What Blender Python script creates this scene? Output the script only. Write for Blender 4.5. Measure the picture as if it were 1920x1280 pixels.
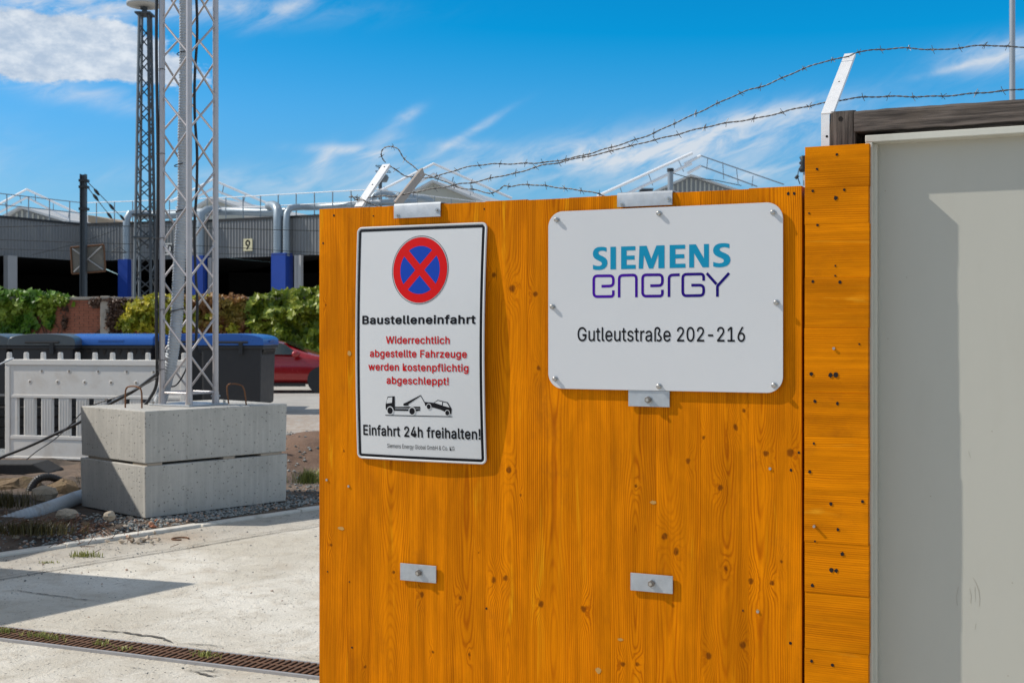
import bpy, bmesh, math, random
from mathutils import Vector, Matrix
from math import radians as R, sin, cos, pi, sqrt, atan2
random.seed(7)
for o in list(bpy.data.objects): bpy.data.objects.remove(o)
sc = bpy.context.scene
C = sc.collection
# ---------------------------------------------------------------- camera
F = 2300.0; CX = 960.0; HY = 622.0; CH = 1.38      # focal length (px of 1920), horizon row, camera height
cam = bpy.data.cameras.new('camera'); camo = bpy.data.objects.new('camera', cam); C.objects.link(camo)
camo.location = (0, 0, CH); camo.rotation_euler = (R(90), 0, 0)
cam.lens = F/1920*36; cam.sensor_width = 36; cam.shift_y = -(640-HY)/1920
cam.clip_start = .05; cam.clip_end = 3000
cam.dof.use_dof = True; cam.dof.focus_distance = 4.3; cam.dof.aperture_fstop = 10
sc.camera = camo
# ---------------------------------------------------------------- sun, sky, exposure
EL = 43.0; SH = Vector((-.99875, .05, 0))          # horizontal direction towards the sun
LD = Vector((.99875, -.05, -math.tan(R(EL))))        # light travels this way
sun = bpy.data.lights.new('sun', 'SUN'); sun.energy = 4.3; sun.angle = R(.53); sun.color = (1, .935, .84)
suno = bpy.data.objects.new('sun', sun); C.objects.link(suno)
suno.rotation_euler = LD.to_track_quat('-Z', 'Y').to_euler(); suno.location = (-20, 0, 20)
sc.view_settings.view_transform = 'Standard'; sc.view_settings.look = 'None'
sc.view_settings.exposure = 0; sc.view_settings.gamma = 1; sc.view_settings.use_curve_mapping = False
sc.cycles.use_denoising = True
sc.cycles.max_bounces = 6

class NT:
    """tiny node helper"""
    def __init__(s, nt): s.nt = nt; s.n = nt.nodes; s.l = nt.links
    def node(s, t, **k):
        n = s.n.new(t)
        for a, b in k.items(): setattr(n, a, b)
        return n
    def put(s, sock, v):
        if v is None: return
        if isinstance(v, bpy.types.NodeSocket): s.l.new(v, sock)
        elif isinstance(v, (tuple, list)):
            v = tuple(v)
            if sock.type == 'RGBA' and len(v) == 3: v = v + (1,)
            sock.default_value = v
        else: sock.default_value = v
    def m(s, op, a, b=None, c=None, clamp=False):
        n = s.node('ShaderNodeMath', operation=op, use_clamp=clamp)
        s.put(n.inputs[0], a); s.put(n.inputs[1], b); s.put(n.inputs[2], c); return n.outputs[0]
    def v(s, op, a, b=None, scale=None):
        n = s.node('ShaderNodeVectorMath', operation=op)
        s.put(n.inputs[0], a); s.put(n.inputs[1], b)
        if scale is not None: s.put(n.inputs['Scale'], scale)
        return n.outputs['Value'] if op in ('LENGTH', 'DOT_PRODUCT', 'DISTANCE') else n.outputs['Vector']
    def sep(s, a):
        n = s.node('ShaderNodeSeparateXYZ'); s.put(n.inputs[0], a); return n.outputs
    def comb(s, x=0, y=0, z=0):
        n = s.node('ShaderNodeCombineXYZ'); s.put(n.inputs[0], x); s.put(n.inputs[1], y); s.put(n.inputs[2], z); return n.outputs[0]
    def noise(s, vec, scale=5, detail=3, rough=.5, dist=0, dim='3D', w=None):
        n = s.node('ShaderNodeTexNoise', noise_dimensions=dim)
        if dim != '1D': s.put(n.inputs['Vector'], vec)
        if w is not None: s.put(n.inputs['W'], w)
        s.put(n.inputs['Scale'], scale); s.put(n.inputs['Detail'], detail); s.put(n.inputs['Roughness'], rough); s.put(n.inputs['Distortion'], dist)
        return n.outputs['Fac']
    def voro(s, vec, scale=5, feature='F1', rnd=1):
        n = s.node('ShaderNodeTexVoronoi', feature=feature)
        s.put(n.inputs['Vector'], vec); s.put(n.inputs['Scale'], scale); s.put(n.inputs['Randomness'], rnd)
        return n.outputs
    def ss(s, x, a, b, lo=0., hi=1.):
        n = s.node('ShaderNodeMapRange', interpolation_type='SMOOTHSTEP')
        s.put(n.inputs[0], x); s.put(n.inputs[1], a); s.put(n.inputs[2], b); s.put(n.inputs[3], lo); s.put(n.inputs[4], hi)
        return n.outputs[0]
    def mix(s, f, a, b, mode='MIX'):
        n = s.node('ShaderNodeMix', data_type='RGBA', blend_type=mode)
        s.put(n.inputs[0], f); s.put(n.inputs[6], a); s.put(n.inputs[7], b); return n.outputs[2]
    def bump(s, h, strength=.3, dist=.01, normal=None):
        n = s.node('ShaderNodeBump'); s.put(n.inputs['Height'], h); s.put(n.inputs['Strength'], strength); s.put(n.inputs['Distance'], dist)
        if normal is not None: s.put(n.inputs['Normal'], normal)
        return n.outputs[0]
# ---- world: Nishita sky + procedural clouds laid out by direction (azimuth, elevation)
w = bpy.data.worlds.new('World'); sc.world = w; w.use_nodes = True
W = NT(w.node_tree)
for n in list(W.n): W.n.remove(n)
sky = W.node('ShaderNodeTexSky', sky_type='NISHITA'); sky.sun_disc = False
sky.sun_elevation = R(EL); sky.sun_rotation = atan2(SH.x, SH.y); sky.altitude = 100; sky.air_density = 1.0; sky.dust_density = .35; sky.ozone_density = 1.6
tc = W.node('ShaderNodeTexCoord')
d = W.v('NORMALIZE', tc.outputs['Generated'])
dx, dy, dz = W.sep(d)[:3]
az = W.m('MULTIPLY', W.m('ARCTAN2', dx, dy), 57.2958)
el = W.m('MULTIPLY', W.m('ARCSINE', dz), 57.2958)
def azel(px, py):
    v = Vector(((px-CX)/F, 1, (HY-py)/F)).normalized()
    return math.degrees(atan2(v.x, v.y)), math.degrees(math.asin(v.z))
pv = W.comb(W.m('MULTIPLY', az, .1), W.m('MULTIPLY', el, .1), 0)
n1 = W.noise(W.v('MULTIPLY', pv, (1, 1.7, 1)), 7.0, 12, .66, .12)
n2 = W.noise(W.v('MULTIPLY', pv, (1, 3.2, 1)), 2.1, 6, .55, .8)
rotn = W.node('ShaderNodeVectorRotate', rotation_type='Z_AXIS'); W.put(rotn.inputs['Vector'], pv); rotn.inputs['Angle'].default_value = R(-22)
n3 = W.noise(W.v('MULTIPLY', rotn.outputs[0], (1, 3.2, 1)), 3.6, 10, .62, .55)
def blob(px, py, wx, wy, ang=0, pw=1.0):
    a0, e0 = azel(px, py); sx = wx/F*57.3; sy = wy/F*57.3
    u = W.m('SUBTRACT', az, a0); v_ = W.m('SUBTRACT', el, e0)
    c_, s_ = cos(R(ang)), sin(R(ang))
    uu = W.m('DIVIDE', W.m('ADD', W.m('MULTIPLY', u, c_), W.m('MULTIPLY', v_, s_)), sx)
    vv = W.m('DIVIDE', W.m('SUBTRACT', W.m('MULTIPLY', v_, c_), W.m('MULTIPLY', u, s_)), sy)
    q = W.m('ADD', W.m('MULTIPLY', uu, uu), W.m('MULTIPLY', vv, vv))
    return W.m('MULTIPLY', W.m('EXPONENT', W.m('MULTIPLY', q, -1)), pw)
def addall(l):
    r = l[0]
    for x in l[1:]: r = W.m('ADD', r, x)
    return r
big = addall([blob(90, 55, 120, 30, 0, .7), blob(225, 75, 60, 30, -10, .6), blob(40, 85, 190, 42, -4), blob(170, 95, 130, 44, -6), blob(250, 120, 130, 26, -8), blob(60, 130, 70, 26, 0, .8), blob(-160, 60, 150, 80)])
dens = W.ss(W.m('ADD', W.m('MULTIPLY', big, .62), W.m('MULTIPLY', W.m('SUBTRACT', n1, .5), 1.15)), .26, .56)
thin = addall([blob(150, 176, 120, 20, -6, .8), blob(120, 10, 330, 26, 2, 1.1), blob(420, 12, 160, 14, 2, .5), blob(560, 5, 80, 12, 30, .5), blob(1310, 270, 280, 40, 7, 1.25), blob(1120, 290, 220, 26, 4, .9),
               blob(1440, 215, 130, 18, 9, .8), blob(1400, 330, 260, 26, 2, .8), blob(640, 280, 70, 9, 0, .9), blob(715, 280, 22, 42, -50, 1), blob(762, 218, 30, 9, 30, .9), blob(880, 250, 70, 7, 30, .9), blob(870, 272, 55, 9, 0, .6), blob(606, 300, 14, 26, -40, .9), blob(1900, 100, 110, 26, 5, 1.1),
               blob(560, 345, 300, 28, 0, .55), blob(800, 320, 180, 40, 0, .4), blob(1790, 128, 60, 6, 10, .6), blob(-300, 300, 200, 60, 5, .8), blob(2200, 250, 200, 40, 5, .8)])
away = W.m('MAXIMUM', W.ss(W.m('ABSOLUTE', az), 28, 45), W.ss(el, 20, 32))
fill_clouds = W.m('MULTIPLY', W.ss(n2, .38, .62), W.m('MULTIPLY', away, .9))  # unseen clouds overhead and behind, added to whiten the ambient light
thind = W.m('MULTIPLY', W.m('MULTIPLY', thin, W.ss(n3, .22, .80)), .85)
sky2 = W.node('ShaderNodeHueSaturation'); W.put(sky2.inputs['Color'], sky.outputs[0]); sky2.inputs['Saturation'].default_value = 1.42; sky2.inputs['Value'].default_value = .86; sky2.inputs['Hue'].default_value = .487
s3 = W.node('ShaderNodeSeparateColor'); W.put(s3.inputs[0], sky2.outputs[0])
c3_ = W.node('ShaderNodeCombineColor'); low = W.ss(el, 11., 5., 1., .86)
W.put(c3_.inputs[0], W.m('MAXIMUM', W.m('SUBTRACT', W.m('MULTIPLY', s3.outputs[0], W.ss(el, 11., 5., 1.42, 1.25)), 1.02), .03)); W.put(c3_.inputs[1], W.m('MULTIPLY', s3.outputs[1], W.ss(el, 12., 34., 1.27, .80))); W.put(c3_.inputs[2], W.m('MULTIPLY', s3.outputs[2], W.ss(el, 12., 34., 1.66, .92)))
shade = W.mix(W.ss(n1, .35, .7), (5.0, 5.8, 6.9), (8.3, 8.6, 8.9))
col = W.v('SCALE', c3_.outputs[0], scale=low)
col = W.mix(W.m('MINIMUM', W.m('ADD', thind, fill_clouds), .85), col, (7.4, 7.7, 8.1))
col = W.mix(W.m('MULTIPLY', dens, .88), col, shade)
bg = W.node('ShaderNodeBackground'); W.put(bg.inputs[0], col); bg.inputs[1].default_value = .1
W.l.new(bg.outputs[0], W.node('ShaderNodeOutputWorld').inputs[0])

# ---------------------------------------------------------------- mesh helpers
ROOTM = {}
def rootM(o): return ROOTM.get(o.name, Matrix.Identity(4)) if o is not None else Matrix.Identity(4)
def tag(o, label=None, cat=None, group=None, kind=None):
    if label: o['label'] = label
    if cat: o['category'] = cat
    if group: o['group'] = group
    if kind: o['kind'] = kind
    return o
def thing(name, label, cat, loc=(0, 0, 0), rz=0, group=None):
    o = bpy.data.objects.new(name, None); C.objects.link(o); o.empty_display_size = .2
    o.location = loc; o.rotation_euler = (0, 0, rz)
    ROOTM[o.name] = Matrix.Translation(loc) @ Matrix.Rotation(rz, 4, 'Z')
    return tag(o, label, cat, group)
class MB:
    def __init__(s): s.v = []; s.f = []
    def add(s, vs, fs, M=None):
        b = len(s.v)
        s.v += [(M @ Vector(p)) if M is not None else Vector(p) for p in vs]
        s.f += [tuple(b+i for i in f) for f in fs]; return s
    def box(s, x0, x1, y0, y1, z0, z1, M=None, ch=0):
        if ch <= 0:
            v = [(x0,y0,z0),(x1,y0,z0),(x1,y1,z0),(x0,y1,z0),(x0,y0,z1),(x1,y0,z1),(x1,y1,z1),(x0,y1,z1)]
            return s.add(v, [(0,3,2,1),(4,5,6,7),(0,1,5,4),(1,2,6,5),(2,3,7,6),(3,0,4,7)], M)
        # chamfer the front (y0) face edges
        c = ch
        v = [(x0,y1,z0),(x1,y1,z0),(x1,y1,z1),(x0,y1,z1),(x0,y0+c,z0),(x1,y0+c,z0),(x1,y0+c,z1),(x0,y0+c,z1),
             (x0+c,y0,z0+c),(x1-c,y0,z0+c),(x1-c,y0,z1-c),(x0+c,y0,z1-c)]
        return s.add(v, [(0,3,2,1)[::1],(0,1,5,4),(1,2,6,5),(2,3,7,6),(3,0,4,7),(4,5,9,8),(5,6,10,9),(6,7,11,10),(7,4,8,11),(8,9,10,11)], M)
    def tube(s, pts, r, n=8, M=None, cap=True, closed=False):
        P = [Vector(p) for p in pts]; N = len(P); rings = []
        up = None
        for i, p in enumerate(P):
            a = P[i-1] if (i > 0 or closed) else p; b = P[(i+1) % N] if (i < N-1 or closed) else p
            t = (b-a); t = t.normalized() if t.length > 1e-9 else Vector((0,0,1))
            if up is None:
                up = Vector((0,0,1)) if abs(t.z) < .9 else Vector((1,0,0))
            x = (up - t*up.dot(t)); x = x.normalized() if x.length > 1e-6 else t.orthogonal().normalized(); up = x
            y = t.cross(x); rr = r[i] if isinstance(r, (list, tuple)) else r
            rings.append([p + (x*cos(2*pi*k/n) + y*sin(2*pi*k/n))*rr for k in range(n)])
        vs = [q for rg in rings for q in rg]; fs = []
        for i in range(N if closed else N-1):
            j = (i+1) % N
            for k in range(n): fs.append((i*n+k, i*n+(k+1)%n, j*n+(k+1)%n, j*n+k))
        if cap and not closed:
            fs.append(tuple(range(n))[::-1]); fs.append(tuple((N-1)*n+k for k in range(n)))
        return s.add(vs, fs, M)
    def cyl(s, a, b, r, n=12, r2=None): return s.tube([a, b], [r, r if r2 is None else r2], n)
    def prism(s, poly, axis, a, b, M=None):
        """poly of 2D points extruded along axis between a and b"""
        n = len(poly)
        def P(u, v, t): return {'x': (t, u, v), 'y': (u, t, v), 'z': (u, v, t)}[axis]
        vs = [P(u, v, a) for u, v in poly] + [P(u, v, b) for u, v in poly]
        fs = [tuple(range(n))[::-1], tuple(range(n, 2*n))] + [(i, (i+1)%n, n+(i+1)%n, n+i) for i in range(n)]
        return s.add(vs, fs, M)
    def grid(s, nu, nv, fn, M=None):
        vs = [fn(i/(nu-1), j/(nv-1)) for j in range(nv) for i in range(nu)]
        fs = [(j*nu+i, j*nu+i+1, (j+1)*nu+i+1, (j+1)*nu+i) for j in range(nv-1) for i in range(nu-1)]
        return s.add(vs, fs, M)
    def build(s, name, mat, parent=None, smooth=False, local=False, bevel=0, segs=2, fixn=True):
        me = bpy.data.meshes.new(name)
        Mi = rootM(parent).inverted() if (parent is not None and not local) else None
        me.from_pydata([tuple(Mi @ q) if Mi is not None else tuple(q) for q in s.v], [], s.f)
        if fixn:
            bm = bmesh.new(); bm.from_mesh(me); bmesh.ops.recalc_face_normals(bm, faces=bm.faces); bm.to_mesh(me); bm.free()
        if smooth:
            for p in me.polygons: p.use_smooth = True
            if smooth != 'all': me.set_sharp_from_angle(angle=R(40))
        me.materials.append(mat); o = bpy.data.objects.new(name, me); C.objects.link(o)
        if parent is not None:
            o.parent = parent
            ROOTM[o.name] = rootM(parent)
        if bevel:
            m = o.modifiers.new('bevel', 'BEVEL'); m.width = bevel; m.segments = segs; m.limit_method = 'ANGLE'; m.angle_limit = R(35)
            m.harden_normals = False
        return o
def catmull(P, step):
    P = [Vector(p) for p in P]; out = []
    for i in range(len(P)-1):
        p0 = P[max(i-1,0)]; p1 = P[i]; p2 = P[i+1]; p3 = P[min(i+2,len(P)-1)]
        n = max(1, int((p2-p1).length/step))
        for k in range(n):
            t = k/n
            out.append(.5*((2*p1)+(p2-p0)*t+(2*p0-5*p1+4*p2-p3)*t*t+(3*p1-p0-3*p2+p3)*t**3))
    out.append(P[-1]); return out
def copy_tree(o, parent=None):
    c = o.copy(); C.objects.link(c); c.parent = parent
    for ch in list(o.children): copy_tree(ch, c)
    return c
def at(px, py, Y):   # the point that stands at distance Y and appears at this photo pixel
    return Vector(((px-CX)/F*Y, Y, CH-(py-HY)/F*Y))
def onground(px, py, z=0): return at(px, py, (CH-z)*F/(py-HY))

# ---------------------------------------------------------------- materials
def newmat(name):
    m = bpy.data.materials.new(name); m.use_nodes = True; t = NT(m.node_tree)
    b = t.n['Principled BSDF']; return m, t, b
def simple(name, col, rough=.5, metal=0, var=.12, vs=6, bump=0, bs=60, bd=.003, spec=.5, coat=0, dirt=None, stretch=(1,1,1), coords='Object', rvar=.1):
    m, t, b = newmat(name)
    c = t.node('ShaderNodeTexCoord').outputs[coords]
    c = t.v('MULTIPLY', c, stretch)
    n = t.noise(c, vs, 5, .6)
    f = t.m('ADD', t.m('MULTIPLY', t.m('SUBTRACT', n, .5), var*2.5), 1)
    cc = t.v('SCALE', tuple(col), scale=f)
    if dirt:
        n2 = t.noise(c, vs*.45+1.3, 6, .65, .4)
        cc = t.mix(t.m('MULTIPLY', t.ss(n2, .5, .72), dirt[3] if len(dirt) > 3 else .5), cc, tuple(dirt[:3]))
    t.put(b.inputs['Base Color'], cc)
    t.put(b.inputs['Roughness'], t.m('ADD', t.m('MULTIPLY', t.m('SUBTRACT', t.noise(c, vs*2.3, 4), .5), rvar*2), rough, clamp=True))
    b.inputs['Metallic'].default_value = metal; b.inputs['Specular IOR Level'].default_value = spec
    b.inputs['Coat Weight'].default_value = coat
    if bump: t.put(b.inputs['Normal'], t.bump(t.noise(c, bs, 5, .65), bump, bd))
    return m
def wood_mat(name, horiz=False, knots=(), lo=(.29,.050,.0005), mid=(.67,.205,.0006), hi=(.80,.35,.006)):
    """glazed softwood: growth rings cut lengthwise, knots, fine fibre; object colour r=tone, g=pith offset, b=seed"""
    m, t, b = newmat(name)
    o = t.node('ShaderNodeTexCoord').outputs['Object']; x, y, z = t.sep(o)[:3]
    if horiz: x, z = z, x
    oi = t.node('ShaderNodeObjectInfo'); sr = t.node('ShaderNodeSeparateColor'); t.put(sr.inputs[0], oi.outputs['Color'])
    tone, seed = sr.outputs[0], sr.outputs[2]
    pith = t.m('SUBTRACT', t.m('MULTIPLY', sr.outputs[1], 4.), 2.)
    sd = t.m('MULTIPLY', seed, 37.3)
    P = t.comb(x, t.m('ADD', sd, t.m('MULTIPLY', y, .3)), z)
    lowwarp = t.noise(t.v('MULTIPLY', P, (3, 1, .9)), 1.6, 3, .5)
    # knots
    kn = t.m('MULTIPLY', x, 0.); bumpk = t.m('MULTIPLY', x, 0.)
    g = bpy.data.node_groups.get('knot')
    if g is None:
        g = bpy.data.node_groups.new('knot', 'ShaderNodeTree')
        for nm in ('x', 'z', 'cx', 'cz', 'r'): g.interface.new_socket(nm, in_out='INPUT', socket_type='NodeSocketFloat')
        for nm in ('mask', 'push'): g.interface.new_socket(nm, in_out='OUTPUT', socket_type='NodeSocketFloat')
        G = NT(g); gi = G.node('NodeGroupInput').outputs; go = G.node('NodeGroupOutput')
        ddx = G.m('DIVIDE', G.m('SUBTRACT', gi['x'], gi['cx']), gi['r']); ddz = G.m('DIVIDE', G.m('SUBTRACT', gi['z'], gi['cz']), gi['r'])
        q = G.m('ADD', G.m('MULTIPLY', ddx, ddx), G.m('MULTIPLY', G.m('MULTIPLY', ddz, ddz), .72))
        G.put(go.inputs['mask'], G.ss(q, 1.25, .15))
        G.put(go.inputs['push'], G.m('EXPONENT', G.m('MULTIPLY', G.m('ADD', G.m('MULTIPLY', ddx, ddx), G.m('MULTIPLY', G.m('MULTIPLY', ddz, ddz), .16)), -.22)))
    wob = t.node('ShaderNodeTexNoise'); t.put(wob.inputs['Vector'], P); wob.inputs['Scale'].default_value = 55; wob.inputs['Detail'].default_value = 3
    ws_ = t.sep(wob.outputs['Color']); xk = t.m('ADD', x, t.m('MULTIPLY', t.m('SUBTRACT', ws_[0], .5), .013)); zk = t.m('ADD', z, t.m('MULTIPLY', t.m('SUBTRACT', ws_[1], .5), .016))
    for (kx, kz, kr) in knots:
        n = t.node('ShaderNodeGroup'); n.node_tree = g
        t.put(n.inputs['x'], xk); t.put(n.inputs['z'], zk); n.inputs['cx'].default_value = kx; n.inputs['cz'].default_value = kz; n.inputs['r'].default_value = kr
        kn = t.m('ADD', kn, n.outputs['mask']); bumpk = t.m('ADD', bumpk, t.m('MULTIPLY', n.outputs['push'], kr*2.3))
    u = t.m('ADD', t.m('SUBTRACT', x, pith), t.m('MULTIPLY', t.m('SUBTRACT', lowwarp, .5), .035))
    u = t.m('SUBTRACT', u, 0)
    hN = t.noise(None, .62, 2, .45, dim='1D', w=t.m('ADD', z, sd))
    h = t.m('ADD', t.m('MULTIPLY', t.m('SUBTRACT', hN, .40), .20), .008)
    r = t.m('SQRT', t.m('ADD', t.m('MULTIPLY', u, u), t.m('MULTIPLY', h, h)))
    r = t.m('ADD', r, bumpk)
    jit = t.noise(t.v('MULTIPLY', P, (20, 1, 3)), 3, 3, .6)
    ph = t.m('ADD', t.m('MULTIPLY', r, 2*pi/.0066), t.m('MULTIPLY', jit, 2.6))
    ring = t.m('POWER', t.m('ADD', t.m('MULTIPLY', t.m('SINE', ph), .5), .5), 2.6)
    ringamp = t.ss(t.noise(t.v('MULTIPLY', P, (14, 1, .8)), 1.7, 2), .32, .68, .17, .70)
    ring = t.m('MULTIPLY', ring, ringamp)
    fib = t.noise(t.v('MULTIPLY', P, (420, 1, 9)), 1, 3, .7)
    blot = t.noise(t.v('MULTIPLY', P, (9, 1, 2.2)), 1, 5, .6, .6)
    base = t.mix(t.ss(blot, .3, .7), tuple(c*.78 for c in mid), tuple(min(1, c*1.13) for c in mid))
    base = t.mix(t.m('MULTIPLY', t.ss(t.noise(t.v('MULTIPLY', P, (16, 1, 1.4)), 1, 4, .6, 1), .60, .74), .75), base, hi)
    base = t.mix(ring, base, lo)
    base = t.mix(t.m('MULTIPLY', t.ss(fib, .45, .75), .30), base, lo)
    base = t.mix(t.m('MULTIPLY', t.ss(t.noise(t.v('MULTIPLY', P, (6, 1, 4)), 1, 7, .72), .54, .78), .42), base, (.26,.075,.006))
    # knots: concentric darker rings
    kc = t.mix(t.m('ADD', t.m('MULTIPLY', t.m('SINE', t.m('MULTIPLY', ph, 1.7)), .3), .5), (.035,.010,.002), (.26,.065,.003))
    base = t.mix(t.m('MULTIPLY', t.m('MINIMUM', kn, 1), .85), base, kc)
    # short dark checks (cracks)
    ck = t.noise(t.v('MULTIPLY', P, (160, 1, 5.5)), 1, 2, .4)
    ckm = t.m('MULTIPLY', t.ss(ck, .765, .80), t.ss(t.noise(t.v('MULTIPLY', P, (7, 1, 3)), 1, 2), .5, .6))
    base = t.mix(t.m('MULTIPLY', ckm, .8), base, (.05,.015,.003))
    base = t.v('SCALE', base, scale=tone)
    strk = t.noise(t.v('MULTIPLY', P, (70, 1, 1.1)), 1, 4, .6)
    base = t.v('SCALE', base, scale=t.ss(strk, .32, .66, .86, 1.07))
    t.put(b.inputs['Base Color'], base)
    t.put(b.inputs['Roughness'], t.m('ADD', t.m('MULTIPLY', fib, .2), .50))
    b.inputs['Specular IOR Level'].default_value = .04
    hgt = t.m('SUBTRACT', t.m('ADD', t.m('MULTIPLY', ring, -.5), t.m('MULTIPLY', fib, .6)), t.m('MULTIPLY', ckm, 2.5))
    t.put(b.inputs['Normal'], t.bump(hgt, .35, .0012))
    return m
# ---------------------------------------------------------------- palette
M = {}
M['galv'] = simple('galvanised_steel', (.50,.53,.56), .42, .85, .22, 22, .08, 120, dirt=(.30,.31,.32,.5))
M['galv_plate'] = simple('zinc_plate', (.42,.45,.48), .48, .55, .18, 30, .05, 150, dirt=(.30,.32,.33,.5))
M['steel_bolt'] = simple('bolt_steel', (.45,.43,.40), .35, .9, .2, 90)
M['nut'] = simple('dull_nut_steel', (.22,.20,.18), .45, .7, .25, 80)
M['alu'] = simple('aluminium', (.48,.45,.45), .40, .6, .08, 12, dirt=(.45,.43,.42,.35))
M['white_bracket'] = simple('zinc_bracket_bright', (.80,.80,.80), .42, .25, .08, 30, dirt=(.5,.5,.5,.3))
M['wire'] = simple('barbed_wire_steel', (.16,.155,.15), .5, .8, .3, 60, dirt=(.30,.29,.28,.6))
M['sign_white'] = simple('sign_white_paint', (.56,.575,.59), .36, 0, .02, 8, spec=.5, dirt=(.52,.54,.56,.25))
M['sign_white2'] = simple('sign_white_sheet', (.56,.575,.595), .34, 0, .02, 5, spec=.5, dirt=(.52,.55,.58,.2))
M['sign_edge'] = simple('sign_edge', (.62,.64,.67), .35, .3, .05, 20)
M['black_print'] = simple('black_print', (.006,.0065,.009), .5, var=.05, spec=.15)
M['red_print'] = simple('red_print', (.55,.003,.004), .5, var=.03, spec=.15)
M['red_text'] = simple('red_text_print', (.50,.004,.006), .5, var=.03, spec=.15)
M['blue_print'] = simple('blue_print', (.003,.045,.36), .5, var=.03, spec=.15)
M['teal_print'] = simple('teal_print', (.0,.23,.40), .5, var=.02, spec=.2)
M['hole'] = simple('dark_hole', (.006,.004,.003), .9, var=.1)
M['panel'] = simple('grey_panel_paint', (.43,.425,.375), .42, 0, .02, 3.5, .05, 200, dirt=(.385,.37,.32,.22), stretch=(2.4,1,.7))
M['panel_frame'] = simple('cream_frame_paint', (.54,.535,.47), .38, 0, .05, 8, dirt=(.40,.38,.32,.45), stretch=(1,1,.3))
def old_wood():
    m, t, b = newmat('weathered_grey_wood')
    o = t.node('ShaderNodeTexCoord').outputs['Object']
    st = t.node('ShaderNodeAttribute', attribute_type='OBJECT', attribute_name='upright').outputs['Fac']
    v1 = t.v('MULTIPLY', o, (4, 60, 90)); v2 = t.v('MULTIPLY', o, (90, 60, 4))
    mx = t.node('ShaderNodeMix', data_type='VECTOR'); t.put(mx.inputs[0], st); t.put(mx.inputs[4], v1); t.put(mx.inputs[5], v2); P = mx.outputs[1]
    f = t.noise(P, 1.2, 6, .65, .3)
    c = t.mix(t.ss(f, .3, .7), (.022,.017,.014), (.15,.122,.105))
    c = t.mix(t.m('MULTIPLY', t.ss(t.noise(o, 9, 4), .5, .7), .4), c, (.11,.085,.065))
    ck = t.ss(t.noise(t.v('SCALE', P, scale=.35), 1.3, 3, .5, .2), .66, .70)
    c = t.mix(t.m('MULTIPLY', ck, .9), c, (.012,.009,.008))
    t.put(b.inputs['Base Color'], c); b.inputs['Roughness'].default_value = .85
    t.put(b.inputs['Normal'], t.bump(t.m('SUBTRACT', f, t.m('MULTIPLY', ck, 1.5)), .8, .004)); return m
M['oldwood'] = old_wood()


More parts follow.
